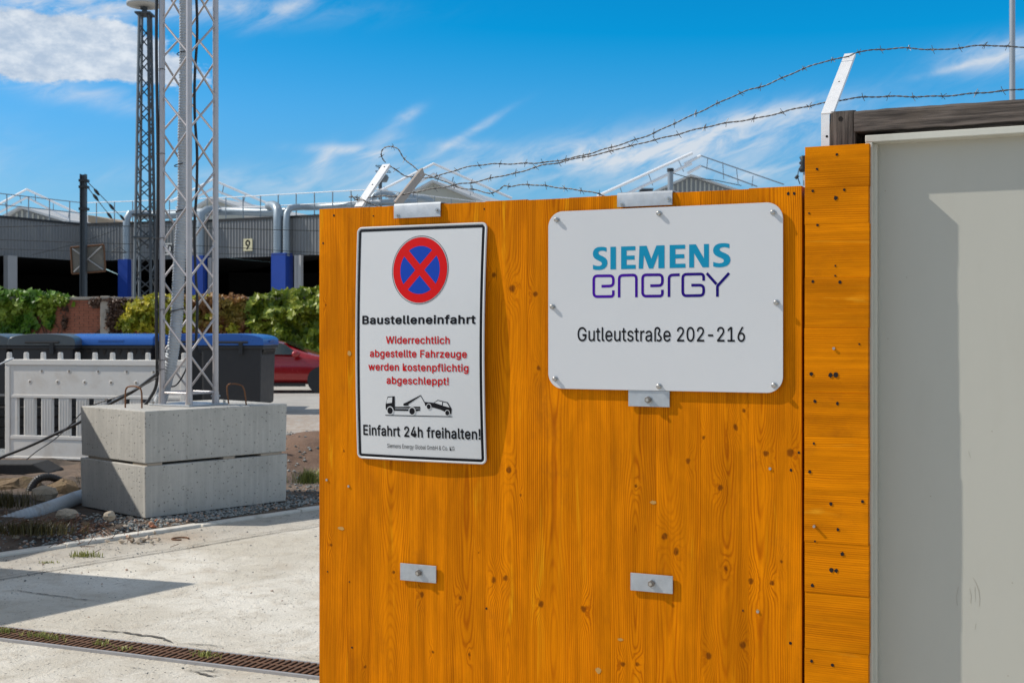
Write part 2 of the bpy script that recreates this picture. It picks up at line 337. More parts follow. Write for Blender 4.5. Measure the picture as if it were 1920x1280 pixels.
# outlines of the letters used on the signs (advance, contours)
GLY = {"!":[196,[[[67,160],[63,509],[132,509],[128,160]],[[98,-4],[86,-3],[75,1],[66,9],[58,18],[54,29],[52,41],[54,53],[58,64],[66,73],[75,80],[86,85],[98,86],[110,85],[121,80],[130,73],[138,64],[142,53],[143,41],[142,29],[138,18],[130,9],[121,1],[110,-3]]]],"&":[448,[[[197,-7],[165,-5],[136,1],[110,12],[88,26],[69,42],[54,62],[43,84],[36,108],[34,133],[36,154],[40,173],[47,189],[58,205],[70,220],[85,235],[101,249],[120,264],[140,279],[216,335],[237,352],[243,359],[249,367],[255,375],[259,384],[261,394],[262,405],[260,420],[255,434],[245,445],[233,454],[219,459],[201,461],[189,460],[178,457],[168,453],[159,447],[151,440],[145,431],[141,421],[138,411],[137,399],[138,386],[141,375],[145,363],[152,352],[159,340],[169,327],[204,284],[438,0],[364,0],[171,231],[121,293],[108,310],[96,327],[87,344],[81,361],[77,379],[75,398],[77,420],[82,440],[91,458],[102,474],[117,488],[134,499],[154,507],[176,512],[200,513],[224,512],[246,507],[266,499],[283,488],[297,475],[308,459],[317,442],[322,424],[324,404],[323,389],[320,375],[315,362],[309,349],[301,336],[291,325],[281,314],[269,303],[256,293],[154,217],[135,202],[121,188],[110,174],[103,161],[98,146],[97,131],[98,115],[102,101],[109,87],[118,76],[130,66],[143,57],[158,51],[175,48],[193,46],[213,48],[232,52],[251,59],[269,69],[286,81],[301,95],[315,112],[327,131],[336,151],[343,174],[348,198],[349,224],[408,224],[406,194],[403,167],[397,144],[389,124],[380,107],[371,92],[345,62],[333,47],[315,30],[294,17],[271,7],[246,-1],[221,-5]]]],"-":[453,[[[337,244],[337,188],[114,188],[114,244]]]],".":[188,[[[95,-4],[83,-3],[73,1],[63,9],[55,18],[51,29],[50,41],[51,53],[55,64],[63,73],[73,81],[83,85],[95,87],[107,85],[118,81],[128,73],[135,64],[140,53],[141,41],[140,29],[135,18],[128,9],[118,1],[107,-3]]]],"0":[453,[[[227,-7],[191,-3],[158,7],[130,24],[105,48],[85,77],[69,113],[60,144],[53,178],[49,214],[48,254],[49,294],[53,330],[60,364],[69,395],[85,431],[106,461],[130,484],[159,502],[191,512],[227,516],[262,512],[295,502],[323,484],[348,461],[368,431],[384,395],[393,364],[400,330],[404,294],[405,254],[404,214],[400,178],[393,144],[384,113],[368,77],[348,48],[323,24],[295,7],[263,-3]],[[227,50],[250,52],[271,60],[290,74],[306,92],[320,116],[330,144],[338,176],[342,213],[344,254],[342,295],[338,332],[330,365],[320,393],[306,416],[290,435],[271,449],[250,457],[227,460],[203,457],[182,449],[163,435],[147,416],[134,393],[123,365],[115,332],[111,295],[109,254],[111,213],[115,176],[123,144],[134,116],[147,92],[163,74],[182,60],[203,52]]]],"1":[453,[[[76,0],[76,55],[391,55],[391,0]],[[276,509],[276,0],[212,0],[212,448],[209,448],[86,358],[86,427],[198,509]]]],"2":[453,[[[64,0],[64,47],[234,229],[282,282],[294,298],[303,312],[311,327],[316,341],[319,356],[320,371],[319,389],[315,405],[308,419],[298,431],[287,441],[273,449],[258,455],[241,458],[224,460],[205,458],[188,454],[172,447],[159,438],[148,427],[139,413],[132,398],[128,381],[127,362],[66,362],[68,391],[75,418],[86,442],[102,464],[121,482],[143,496],[168,507],[196,513],[225,516],[254,513],[281,507],[306,497],[328,482],[346,465],[361,445],[372,423],[379,398],[381,372],[380,354],[377,336],[371,318],[363,299],[351,280],[336,259],[317,235],[294,209],[267,180],[153,60],[153,57],[389,57],[389,0]]]],"4":[453,[[[40,105],[40,158],[247,509],[311,509],[109,166],[109,163],[413,163],[413,105]],[[282,0],[282,121],[282,146],[282,318],[343,318],[343,0]]]],"6":[453,[[[226,-7],[196,-4],[168,3],[142,15],[119,31],[100,51],[84,74],[73,101],[66,130],[64,162],[65,187],[71,212],[80,239],[93,268],[112,302],[137,340],[252,509],[322,509],[151,261],[145,261],[151,270],[157,279],[165,288],[174,295],[184,302],[196,307],[208,311],[221,313],[235,314],[265,312],[291,305],[316,295],[337,280],[355,262],[370,240],[380,215],[387,187],[389,157],[387,127],[379,98],[368,73],[352,50],[333,30],[310,14],[284,3],[257,-4]],[[226,48],[245,50],[263,55],[279,63],[293,73],[304,86],[314,101],[322,119],[326,137],[327,157],[326,178],[322,196],[314,213],[304,228],[293,241],[279,251],[263,259],[245,264],[226,265],[207,264],[190,259],[174,252],[160,241],[148,229],[138,214],[131,197],[126,179],[125,158],[126,138],[131,119],[138,102],[148,86],[160,73],[174,63],[190,55],[207,50]]]],"9":[453,[[[226,516],[256,513],[285,506],[310,494],[333,478],[352,458],[368,434],[380,408],[387,378],[389,347],[387,322],[382,296],[373,270],[359,240],[340,207],[315,168],[200,0],[130,0],[301,248],[307,248],[302,238],[295,229],[287,221],[278,214],[268,207],[257,202],[245,198],[232,195],[218,195],[188,197],[161,203],[137,214],[116,229],[98,247],[83,269],[72,294],[66,321],[64,352],[66,382],[73,411],[85,436],[101,459],[120,479],[143,494],[168,506],[196,513]],[[226,460],[207,459],[190,454],[174,446],[160,435],[148,423],[138,407],[131,390],[127,372],[125,352],[127,331],[131,313],[138,295],[148,280],[160,268],[174,257],[190,250],[207,245],[226,243],[245,245],[263,249],[279,257],[293,267],[305,280],[314,295],[322,312],[326,330],[327,350],[326,371],[322,390],[314,407],[305,422],[293,435],[279,446],[263,454],[245,459]]]],"B":[456,[[[60,0],[60,509],[241,509],[274,507],[304,501],[329,491],[350,477],[367,461],[381,442],[390,421],[396,398],[398,374],[397,353],[393,336],[387,320],[378,307],[368,295],[356,286],[343,278],[329,272],[315,267],[315,262],[331,260],[347,254],[363,245],[378,234],[391,220],[402,203],[411,184],[416,161],[418,136],[416,111],[410,88],[400,67],[386,48],[368,31],[344,18],[317,8],[284,2],[247,0]],[[125,57],[245,57],[281,60],[309,67],[330,80],[344,96],[353,115],[355,137],[354,153],[350,169],[342,184],[333,197],[320,209],[306,218],[289,225],[269,229],[248,231],[125,231]],[[125,285],[238,285],[256,287],[273,290],[288,296],[302,304],[314,314],[323,326],[330,340],[335,355],[336,372],[333,393],[326,412],[313,429],[294,442],[270,449],[240,452],[125,452]]]],"C":[510,[[[267,-7],[235,-5],[205,1],[177,11],[150,25],[126,42],[104,63],[86,88],[70,115],[57,146],[48,179],[42,215],[40,254],[42,293],[48,329],[57,362],[70,393],[86,421],[104,445],[126,466],[150,484],[177,498],[205,508],[235,514],[267,516],[293,514],[317,511],[340,504],[362,496],[383,485],[402,471],[419,456],[435,438],[448,418],[459,397],[467,373],[473,348],[408,348],[404,365],[397,380],[389,395],[380,407],[369,418],[357,428],[344,437],[330,444],[315,449],[300,453],[284,455],[267,456],[237,453],[209,445],[184,432],[161,414],[141,391],[125,364],[113,332],[106,295],[103,254],[106,213],[113,177],[125,145],[141,117],[161,94],[184,76],[210,63],[237,56],[267,53],[284,54],[300,56],[315,60],[330,65],[344,72],[357,81],[369,90],[380,102],[389,114],[397,128],[404,144],[408,160],[473,160],[467,135],[459,112],[448,91],[435,71],[420,53],[402,38],[383,24],[363,13],[341,5],[317,-2],[293,-6]]]],"E":[419,[[[60,0],[60,509],[372,509],[372,452],[125,452],[125,286],[355,286],[355,229],[125,229],[125,57],[375,57],[375,0]]]],"F":[410,[[[60,0],[60,509],[369,509],[369,452],[125,452],[125,278],[346,278],[346,221],[125,221],[125,0]]]],"G":[520,[[[269,-7],[236,-5],[205,1],[176,11],[149,25],[125,43],[104,64],[85,88],[69,116],[57,146],[47,179],[42,215],[40,254],[42,293],[47,329],[57,362],[69,393],[85,421],[103,445],[125,466],[149,484],[175,498],[203,508],[233,514],[265,516],[291,514],[316,510],[340,504],[363,494],[384,483],[403,469],[421,453],[436,436],[449,416],[460,395],[468,373],[474,349],[408,349],[402,365],[395,379],[387,393],[378,406],[368,417],[356,427],[344,436],[330,443],[315,448],[300,453],[283,455],[265,456],[236,453],[209,445],[183,432],[160,414],[141,392],[125,364],[113,332],[106,295],[103,254],[106,213],[113,177],[125,145],[141,117],[161,95],[184,76],[210,63],[238,56],[269,53],[296,55],[322,61],[345,71],[365,85],[382,102],[396,123],[407,147],[413,173],[415,202],[434,199],[283,199],[283,256],[478,256],[478,200],[475,160],[466,124],[451,91],[431,62],[406,38],[377,19],[344,5],[308,-4]]]],"H":[517,[[[60,0],[60,509],[125,509],[125,289],[392,289],[392,509],[457,509],[457,0],[392,0],[392,232],[125,232],[125,0]]]],"I":[300,[[[31,0],[31,57],[118,57],[118,452],[31,452],[31,509],[269,509],[269,452],[183,452],[183,57],[269,57],[269,0]]]],"K":[467,[[[104,145],[104,216],[139,261],[174,303],[212,344],[364,509],[448,509],[231,276],[228,276]],[[60,0],[60,509],[125,509],[125,334],[124,225],[125,193],[125,0]],[[372,0],[188,259],[228,309],[449,0]]]],"M":[628,[[[60,0],[60,509],[152,509],[277,187],[287,159],[299,123],[311,84],[322,49],[307,49],[318,83],[330,121],[342,158],[352,187],[476,509],[568,509],[568,0],[504,0],[504,291],[504,327],[505,369],[506,413],[507,457],[513,457],[498,409],[482,363],[467,322],[456,291],[342,0],[286,0],[170,291],[159,321],[145,361],[129,408],[112,457],[119,457],[120,416],[121,372],[122,328],[122,291],[122,0]]]],"N":[523,[[[60,0],[60,509],[136,509],[343,183],[363,151],[388,107],[414,55],[405,54],[401,108],[399,157],[399,195],[399,509],[463,509],[463,0],[387,0],[202,290],[177,331],[148,381],[108,452],[119,454],[122,384],[124,328],[125,291],[125,0]]]],"S":[447,[[[224,-9],[188,-7],[156,-1],[128,9],[102,23],[81,40],[64,60],[51,83],[42,109],[38,137],[104,137],[108,118],[114,102],[123,88],[136,76],[150,66],[166,59],[185,53],[204,50],[224,49],[246,50],[267,54],[286,60],[303,69],[317,79],[329,92],[338,106],[344,122],[346,139],[344,154],[340,168],[332,179],[322,189],[310,197],[296,205],[280,211],[263,217],[245,222],[184,239],[145,253],[112,269],[86,289],[67,313],[56,341],[52,372],[54,400],[62,425],[75,448],[92,468],[113,484],[138,498],[165,508],[195,514],[227,516],[259,514],[289,508],[316,498],[340,484],[360,468],[377,449],[390,427],[398,403],[401,378],[337,378],[332,402],[320,421],[302,437],[280,449],[254,456],[225,459],[204,457],[185,454],[167,448],[152,440],[139,430],[129,418],[121,405],[117,391],[115,376],[117,359],[122,345],[131,334],[142,324],[155,315],[169,308],[184,302],[198,297],[212,293],[264,279],[312,264],[328,256],[344,248],[359,238],[372,226],[384,213],[395,198],[402,180],[407,161],[408,139],[406,112],[399,87],[386,64],[370,43],[349,25],[323,11],[294,0],[261,-7]]]],"W":[686,[[[155,0],[16,509],[82,509],[163,196],[175,145],[187,94],[197,40],[189,40],[200,94],[211,145],[224,196],[306,509],[380,509],[462,196],[474,145],[486,94],[497,40],[488,40],[499,94],[510,145],[523,196],[603,509],[670,509],[530,0],[455,0],[368,323],[351,391],[336,475],[350,475],[335,395],[318,323],[230,0]]]],"a":[389,[[[160,-9],[137,-7],[115,-3],[94,5],[76,15],[60,29],[48,45],[38,63],[32,84],[30,108],[32,128],[36,146],[43,161],[53,174],[64,184],[78,193],[92,200],[108,206],[125,211],[178,220],[234,227],[247,229],[257,231],[265,235],[271,240],[274,246],[276,255],[276,257],[275,272],[272,285],[267,297],[260,307],[251,315],[240,322],[227,327],[212,330],[196,331],[178,330],[163,327],[149,322],[137,316],[127,309],[118,301],[110,292],[104,283],[100,274],[41,291],[51,313],[64,331],[79,346],[95,358],[114,368],[133,375],[153,380],[173,383],[194,384],[208,384],[223,382],[239,379],[255,375],[271,369],[286,360],[300,350],[312,336],[322,320],[330,301],[335,278],[337,251],[337,0],[277,0],[277,52],[272,52],[267,43],[260,34],[252,25],[242,16],[229,8],[215,1],[199,-4],[181,-7]],[[170,45],[192,47],[211,51],[228,59],[242,68],[254,80],[263,93],[270,108],[274,122],[276,138],[276,190],[272,187],[267,184],[259,182],[231,176],[200,171],[175,168],[161,166],[147,163],[134,159],[122,153],[112,147],[103,139],[97,130],[93,118],[92,105],[93,93],[96,82],[102,72],[109,64],[119,57],[130,52],[142,48],[156,46]]]],"b":[424,[[[229,-8],[208,-7],[189,-3],[172,4],[159,12],[147,21],[138,31],[118,59],[112,59],[112,0],[53,0],[53,509],[114,509],[114,319],[118,319],[137,346],[147,355],[158,364],[171,373],[188,379],[207,383],[229,384],[259,382],[287,374],[313,361],[335,342],[354,320],[370,293],[381,261],[388,227],[390,189],[388,151],[381,116],[370,84],[355,57],[336,34],[313,16],[288,3],[260,-6]],[[220,47],[242,49],[262,55],[279,66],[294,80],[306,97],[316,117],[323,139],[327,163],[328,189],[327,215],[323,239],[316,261],[307,281],[295,298],[280,311],[262,322],[243,328],[220,330],[198,328],[178,322],[161,312],[147,299],[134,282],[125,263],[118,241],[114,216],[113,189],[114,162],[118,138],[125,115],[135,95],[147,78],[162,65],[179,55],[198,49]]]],"c":[396,[[[207,-8],[174,-5],[144,3],[117,16],[93,35],[72,58],[56,85],[44,116],[37,150],[34,187],[37,225],[44,260],[56,291],[72,318],[93,341],[117,360],[144,374],[174,382],[207,384],[226,384],[243,381],[260,377],[276,371],[291,364],[305,356],[318,346],[330,335],[340,322],[349,308],[356,293],[362,277],[303,262],[300,272],[295,281],[290,289],[284,297],[278,304],[270,311],[261,316],[252,321],[242,325],[231,328],[220,329],[207,330],[184,328],[163,321],[145,310],[130,296],[118,278],[108,258],[102,236],[98,212],[96,187],[98,163],[102,139],[108,117],[118,97],[130,80],[145,66],[163,55],[184,49],[207,46],[220,47],[232,49],[243,52],[253,55],[262,60],[271,66],[279,73],[285,80],[292,89],[297,98],[301,107],[304,117],[363,102],[357,86],[350,70],[341,56],[331,43],[319,32],[306,21],[292,12],[277,5],[261,-1],[244,-5],[226,-7]]]],"d":[424,[[[195,-8],[165,-6],[137,3],[111,16],[89,34],[70,57],[55,84],[43,116],[36,151],[34,189],[36,227],[43,261],[55,293],[70,320],[89,342],[112,361],[137,374],[165,382],[196,384],[218,383],[237,379],[253,373],[267,364],[278,355],[287,346],[306,319],[311,319],[311,509],[372,509],[372,0],[313,0],[313,59],[307,59],[287,31],[277,21],[266,12],[252,4],[236,-3],[217,-7]],[[205,47],[226,49],[246,55],[263,65],[278,78],[290,95],[299,115],[306,138],[310,162],[312,189],[310,216],[306,241],[300,263],[290,282],[278,299],[263,312],[246,322],[227,328],[205,330],[182,328],[162,322],[145,311],[130,298],[118,281],[108,261],[102,239],[98,215],[96,189],[98,163],[102,139],[109,117],[118,97],[130,80],[145,66],[162,55],[182,49]]]],"e":[404,[[[212,-8],[177,-5],[145,3],[117,16],[92,35],[72,58],[56,85],[44,116],[37,150],[34,187],[36,224],[44,258],[55,290],[71,317],[91,340],[115,359],[142,373],[172,382],[205,384],[226,383],[246,380],[266,374],[285,366],[303,355],[319,341],[334,324],[347,305],[357,282],[365,256],[370,227],[371,194],[371,169],[75,169],[75,221],[338,221],[310,202],[308,226],[304,248],[298,269],[288,286],[277,301],[263,314],[246,323],[227,328],[205,330],[183,328],[164,323],[146,313],[131,301],[119,286],[109,270],[102,251],[97,231],[96,211],[96,178],[98,151],[102,127],[110,106],[121,88],[135,73],[151,61],[169,53],[190,48],[212,46],[227,47],[241,49],[254,53],[265,58],[276,65],[285,73],[294,82],[300,93],[306,105],[365,91],[358,72],[348,55],[335,39],[320,26],[302,14],[283,4],[261,-3],[237,-7]]]],"f":[254,[[[228,379],[228,327],[6,327],[6,379]],[[81,0],[81,432],[82,452],[87,470],[96,486],[107,499],[120,510],[135,519],[152,525],[169,529],[187,530],[201,530],[212,529],[222,527],[243,521],[227,468],[215,472],[195,474],[178,472],[164,468],[154,460],[147,449],[143,435],[142,419],[142,0]]]],"g":[425,[[[207,-151],[180,-149],[156,-146],[134,-140],[114,-132],[97,-122],[82,-110],[70,-97],[59,-84],[51,-69],[101,-41],[122,-66],[131,-74],[142,-82],[154,-88],[169,-93],[187,-96],[207,-97],[236,-95],[261,-87],[282,-75],[298,-58],[308,-34],[311,-6],[311,68],[306,68],[287,41],[277,32],[266,23],[252,16],[236,10],[217,6],[195,5],[165,7],[138,14],[113,27],[90,43],[71,65],[55,90],[43,120],[36,154],[34,191],[36,229],[43,263],[55,293],[71,320],[90,342],[112,361],[138,374],[166,382],[196,384],[218,383],[237,379],[253,373],[267,365],[279,356],[288,346],[308,319],[313,319],[313,379],[372,379],[372,-9],[370,-40],[363,-67],[350,-90],[334,-109],[314,-124],[291,-136],[265,-144],[237,-149]],[[205,59],[227,61],[246,66],[264,75],[278,87],[290,103],[300,121],[307,142],[311,166],[312,193],[311,219],[307,242],[300,264],[291,283],[279,299],[264,312],[247,322],[227,328],[205,330],[182,328],[163,322],[145,312],[130,298],[118,282],[109,262],[102,241],[98,218],[96,193],[98,167],[102,144],[109,123],[118,104],[131,88],[145,76],[163,66],[183,61]]]],"h":[410,[[[114,227],[114,0],[53,0],[53,509],[114,509],[114,287],[102,287],[116,319],[132,344],[152,362],[175,374],[200,382],[227,384],[252,383],[275,377],[295,369],[313,356],[328,340],[341,321],[350,298],[355,271],[357,240],[357,0],[296,0],[296,235],[293,263],[286,286],[273,304],[256,318],[235,326],[210,329],[192,328],[176,324],[161,317],[147,308],[136,297],[126,283],[119,266],[115,248]]]],"i":[167,[[[53,0],[53,379],[114,379],[114,0]],[[84,443],[73,444],[63,448],[54,455],[47,463],[43,472],[41,483],[43,494],[47,504],[54,512],[63,518],[73,522],[84,524],[95,522],[105,518],[114,512],[121,504],[125,494],[126,483],[125,472],[121,463],[114,455],[105,448],[95,444]]]],"k":[381,[[[110,137],[110,212],[121,212],[284,379],[360,379],[184,199],[177,199]],[[53,0],[53,509],[114,509],[114,0]],[[294,0],[148,186],[191,229],[372,0]]]],"l":[189,[[[139,-2],[112,0],[91,8],[74,20],[62,37],[55,59],[53,84],[53,509],[114,509],[114,99],[114,83],[117,71],[120,62],[126,57],[135,53],[146,52],[160,53],[170,54],[181,3],[162,-1]]]],"m":[610,[[[53,0],[53,379],[112,379],[112,295],[108,295],[114,314],[122,331],[132,346],[144,358],[158,368],[172,376],[187,382],[203,385],[219,386],[245,383],[268,375],[287,361],[303,342],[314,320],[321,295],[312,295],[318,312],[326,329],[337,343],[350,356],[364,366],[381,375],[398,381],[417,385],[437,386],[458,385],[478,380],[497,372],[514,361],[529,346],[541,328],[550,307],[555,283],[557,255],[557,0],[496,0],[496,254],[493,279],[485,298],[473,313],[456,323],[438,329],[419,330],[402,329],[387,326],[374,320],[363,312],[353,302],[345,290],[340,277],[336,263],[335,247],[335,0],[274,0],[274,260],[272,280],[265,297],[253,311],[238,322],[220,328],[199,330],[185,329],[171,326],[158,320],[145,312],[135,302],[126,289],[119,274],[115,257],[114,238],[114,0]]]],"n":[410,[[[114,227],[114,0],[53,0],[53,379],[112,379],[112,287],[102,287],[116,319],[132,344],[152,362],[175,374],[200,382],[227,384],[252,383],[275,377],[295,369],[313,356],[328,340],[341,321],[350,298],[355,271],[357,240],[357,0],[296,0],[296,235],[293,263],[286,286],[273,304],[256,318],[235,326],[210,329],[192,328],[176,324],[161,317],[147,308],[136,297],[126,283],[119,266],[115,248]]]],"o":[415,[[[207,-8],[174,-5],[144,3],[117,16],[93,35],[72,58],[56,85],[44,116],[37,150],[34,187],[37,225],[44,260],[56,291],[72,318],[93,341],[117,360],[144,374],[174,382],[207,384],[241,382],[271,374],[299,360],[323,341],[343,318],[359,291],[371,260],[379,225],[381,187],[379,150],[371,116],[359,85],[343,58],[323,35],[299,16],[271,3],[241,-5]],[[207,46],[231,49],[252,55],[270,66],[285,80],[298,97],[307,117],[314,139],[318,163],[319,187],[318,212],[314,236],[307,258],[298,278],[285,296],[270,310],[252,321],[231,328],[207,330],[184,328],[163,321],[145,310],[130,296],[118,278],[108,258],[102,236],[98,212],[96,187],[98,163],[102,139],[108,117],[118,97],[130,80],[145,66],[163,55],[184,49]]]],"p":[424,[[[53,-143],[53,379],[112,379],[112,319],[118,319],[137,346],[147,355],[158,364],[171,373],[188,379],[207,383],[229,384],[259,382],[287,374],[313,361],[335,342],[354,320],[370,293],[381,261],[388,227],[390,189],[388,151],[381,116],[370,84],[355,57],[336,34],[313,16],[288,3],[260,-6],[229,-8],[208,-7],[189,-3],[173,4],[159,12],[147,21],[138,31],[118,59],[114,59],[114,-143]],[[220,47],[242,49],[262,55],[279,66],[294,80],[306,97],[316,117],[323,139],[327,163],[328,189],[327,215],[323,239],[316,261],[307,281],[295,298],[280,311],[262,322],[243,328],[220,330],[198,328],[178,322],[161,312],[147,299],[134,282],[125,263],[118,241],[114,216],[113,189],[114,162],[118,138],[125,115],[135,95],[147,78],[162,65],[179,55],[198,49]]]],"r":[259,[[[53,0],[53,379],[112,379],[112,321],[115,321],[124,339],[137,354],[152,367],[171,377],[191,383],[213,385],[229,384],[243,384],[243,322],[230,324],[207,326],[190,324],[174,321],[159,315],[146,306],[135,296],[126,284],[119,269],[115,254],[114,237],[114,0]]]],"s":[365,[[[182,-8],[157,-7],[133,-3],[112,3],[93,12],[76,24],[62,38],[50,54],[41,73],[36,94],[94,107],[101,87],[111,72],[124,60],[141,52],[160,47],[181,45],[206,47],[227,53],[244,62],[258,74],[265,88],[268,103],[266,115],[262,126],[254,136],[243,144],[229,150],[212,155],[149,170],[118,180],[92,192],[72,208],[58,227],[50,249],[47,274],[49,295],[55,314],[65,332],[79,347],[95,360],[115,370],[137,378],[161,383],[187,384],[212,383],[234,379],[254,372],[271,363],[286,352],[299,339],[309,324],[318,308],[324,290],[268,277],[262,291],[254,304],[243,316],[228,325],[210,331],[187,333],[166,331],[147,326],[131,317],[119,305],[111,292],[109,277],[110,264],[115,253],[124,243],[136,235],[152,229],[172,223],[229,209],[261,200],[287,187],[306,171],[320,153],[328,131],[331,107],[329,85],[323,65],[312,47],[298,31],[281,18],[260,6],[236,-2],[210,-7]]]],"t":[227,[[[204,379],[204,327],[6,327],[6,379]],[[65,471],[126,471],[126,98],[127,83],[130,70],[136,61],[144,55],[156,51],[170,50],[185,51],[202,54],[213,2],[192,-3],[168,-4],[138,-1],[113,7],[92,21],[77,41],[68,64],[65,93]]]],"u":[410,[[[182,-5],[158,-3],[135,2],[115,11],[97,23],[82,39],[69,59],[60,82],[54,109],[53,139],[53,379],[114,379],[114,144],[116,117],[124,94],[137,75],[154,61],[175,53],[200,50],[218,51],[234,55],[249,62],[263,71],[274,83],[283,97],[290,113],[295,132],[296,153],[296,379],[357,379],[357,0],[298,0],[298,92],[307,92],[294,60],[277,35],[257,17],[234,5],[209,-3]]]],"w":[567,[[[138,0],[23,379],[87,379],[133,214],[154,137],[175,41],[165,41],[186,135],[206,214],[252,379],[316,379],[362,214],[382,136],[402,41],[391,41],[413,135],[434,214],[480,379],[545,379],[429,0],[368,0],[319,172],[305,225],[291,280],[277,338],[291,338],[277,280],[263,225],[248,172],[199,0]]]],"y":[389,[[[47,-139],[61,-86],[71,-87],[83,-89],[94,-90],[104,-89],[113,-86],[122,-81],[130,-74],[138,-64],[145,-51],[151,-36],[163,-1],[17,379],[84,379],[165,155],[173,132],[180,109],[187,87],[206,21],[184,21],[202,87],[224,155],[305,379],[371,379],[204,-58],[196,-77],[187,-93],[177,-107],[165,-119],[153,-128],[139,-136],[125,-141],[109,-144],[91,-145],[65,-143]]]],"z":[380,[[[42,0],[42,46],[254,320],[254,323],[48,323],[48,379],[333,379],[333,331],[126,60],[126,56],[339,56],[339,0]]]],"\u00df":[441,[[[122,362],[122,0],[60,0],[60,362],[63,398],[70,429],[82,456],[99,477],[127,498],[160,511],[197,516],[218,514],[240,510],[260,503],[280,493],[297,479],[312,463],[323,443],[330,420],[332,393],[331,377],[329,363],[325,351],[320,340],[315,331],[309,322],[292,299],[289,291],[286,282],[285,272],[287,261],[291,250],[297,241],[306,232],[316,224],[327,215],[362,188],[373,177],[383,165],[391,152],[398,137],[402,120],[403,100],[401,79],[396,59],[386,42],[374,27],[358,15],[340,6],[319,-1],[295,-5],[269,-7],[247,-6],[227,-3],[207,1],[190,7],[175,14],[164,20],[187,74],[217,58],[231,54],[247,51],[265,50],[287,51],[306,56],[321,64],[333,75],[339,88],[342,104],[340,117],[336,129],[330,139],[321,149],[311,158],[300,167],[264,194],[253,204],[243,215],[235,227],[228,240],[224,255],[223,272],[223,285],[226,297],[230,306],[235,314],[241,322],[247,329],[254,337],[259,345],[264,353],[269,363],[271,374],[272,388],[269,410],[262,428],[250,442],[234,451],[217,457],[197,459],[174,456],[156,448],[141,435],[130,417],[124,393]]]]}
# ---------------------------------------------------------------- lettering
def offset_poly(p, off):
    n = len(p); out = []
    for i in range(n):
        a = Vector(p[i-1]); b_ = Vector(p[i]); c = Vector(p[(i+1)%n])
        d1 = (b_-a).normalized(); d2 = (c-b_).normalized()
        n1 = Vector((-d1.y, d1.x)); n2 = Vector((-d2.y, d2.x)); m_ = n1+n2
        m_ = m_.normalized()/max(.45, m_.normalized().dot(n1)) if m_.length > 1e-6 else n1
        out.append(tuple(b_+m_*off))
    return out
def text_polys(txt, bold=0., track=0.):
    x = 0; out = []
    for ch in txt:
        if ch == ' ': x += .19+track; continue
        adv, sp = GLY[ch]
        for s_ in sp:
            q = [(a/1000., b_/1000.) for a, b_ in s_]
            if bold: q = offset_poly(q, bold)
            out.append([(a+x, b_) for a, b_ in q])
        x += adv/1000.+track+bold*1.0
    xs = [a for p in out for a, _ in p]; x0, x1 = min(xs), max(xs)
    return [[(a-x0, b_) for a, b_ in p] for p in out], x1-x0
def flat_polys(polys):
    """fill closed outlines (holes kept) -> verts, faces"""
    cu = bpy.data.curves.new('outline', 'CURVE'); cu.dimensions = '2D'; cu.fill_mode = 'BOTH'
    for p in polys:
        s_ = cu.splines.new('POLY'); s_.points.add(len(p)-1); s_.use_cyclic_u = True
        for i, (a, b_) in enumerate(p): s_.points[i].co = (a*100, b_*100, 0, 1)   # scaled up so the filler keeps every point
    ob = bpy.data.objects.new('outline', cu); C.objects.link(ob)
    dg = bpy.context.evaluated_depsgraph_get(); me = bpy.data.meshes.new_from_object(ob.evaluated_get(dg))
    vs = [(v.co.x/100, v.co.y/100) for v in me.vertices]; fs = [tuple(p.vertices) for p in me.polygons]
    bpy.data.objects.remove(ob); bpy.data.curves.remove(cu); bpy.data.meshes.remove(me)
    return vs, fs
def put_flat(name, polys, surf, mat, parent, lift=.0007, fine=None):
    """lay filled outlines (sign coordinates) on a sign surface"""
    b = GB(); extra = getattr(polys, 'shifts', [(0, 0)])
    vs, fs = flat_polys(polys)
    if fine:
        bm = bmesh.new(); V = [bm.verts.new((u, v_, 0)) for u, v_ in vs]
        for f in fs:
            try: bm.faces.new([V[i] for i in f])
            except ValueError: pass
        bmesh.ops.triangulate(bm, faces=bm.faces)
        for _ in range(7):
            ed_ = [e for e in bm.edges if e.calc_length() > fine]
            if not ed_: break
            bmesh.ops.subdivide_edges(bm, edges=ed_, cuts=1); bmesh.ops.triangulate(bm, faces=bm.faces)
        bm.verts.index_update(); vs = [(v.co.x, v.co.y) for v in bm.verts]; fs = [tuple(v.index for v in f.verts) for f in bm.faces]; bm.free()
    for i_, (ox, oz) in enumerate(extra): b.add([surf(u+ox, v_+oz, lift+i_*.00006) for u, v_ in vs], fs)
    o = b.build(name, mat, parent, fixn=False); return o
class Lines(list): pass
def line_text(txt, x0, x1, zbase, cap, bold=0., track=0.):
    # heavier weights are printed as a few slightly shifted impressions of the same outline
    P, wd = text_polys(txt, 0, track+bold*1.3); wd += 2*bold; sx = (x1-x0)/wd; sz = cap/(.509+2*bold)
    out = Lines([[(x0+(a+bold)*sx, zbase+(b_+bold)*sz) for a, b_ in p] for p in P])
    if bold: q = bold*sx; r = bold*sz; out.shifts = [(0,0),(q,0),(-q,0),(0,r),(0,-r),(.7*q,.7*r),(-.7*q,.7*r),(.7*q,-.7*r),(-.7*q,-.7*r)]
    return out
def rrect(x0, x1, z0, z1, r, n=8):
    out = []
    for (cx_, cz_, a0) in ((x1-r, z1-r, 0), (x0+r, z1-r, 90), (x0+r, z0+r, 180), (x1-r, z0+r, 270)):
        out += [(cx_+r*cos(R(a0+90*k/n)), cz_+r*sin(R(a0+90*k/n))) for k in range(n+1)]
    return out
def disc(cx_, cz_, r, n=48, rx=None): return [(cx_+(rx or r)*cos(2*pi*k/n), cz_+r*sin(2*pi*k/n)) for k in range(n)]
def cleanup(p):  # clip helper: polygon intersection with a half plane
    return p
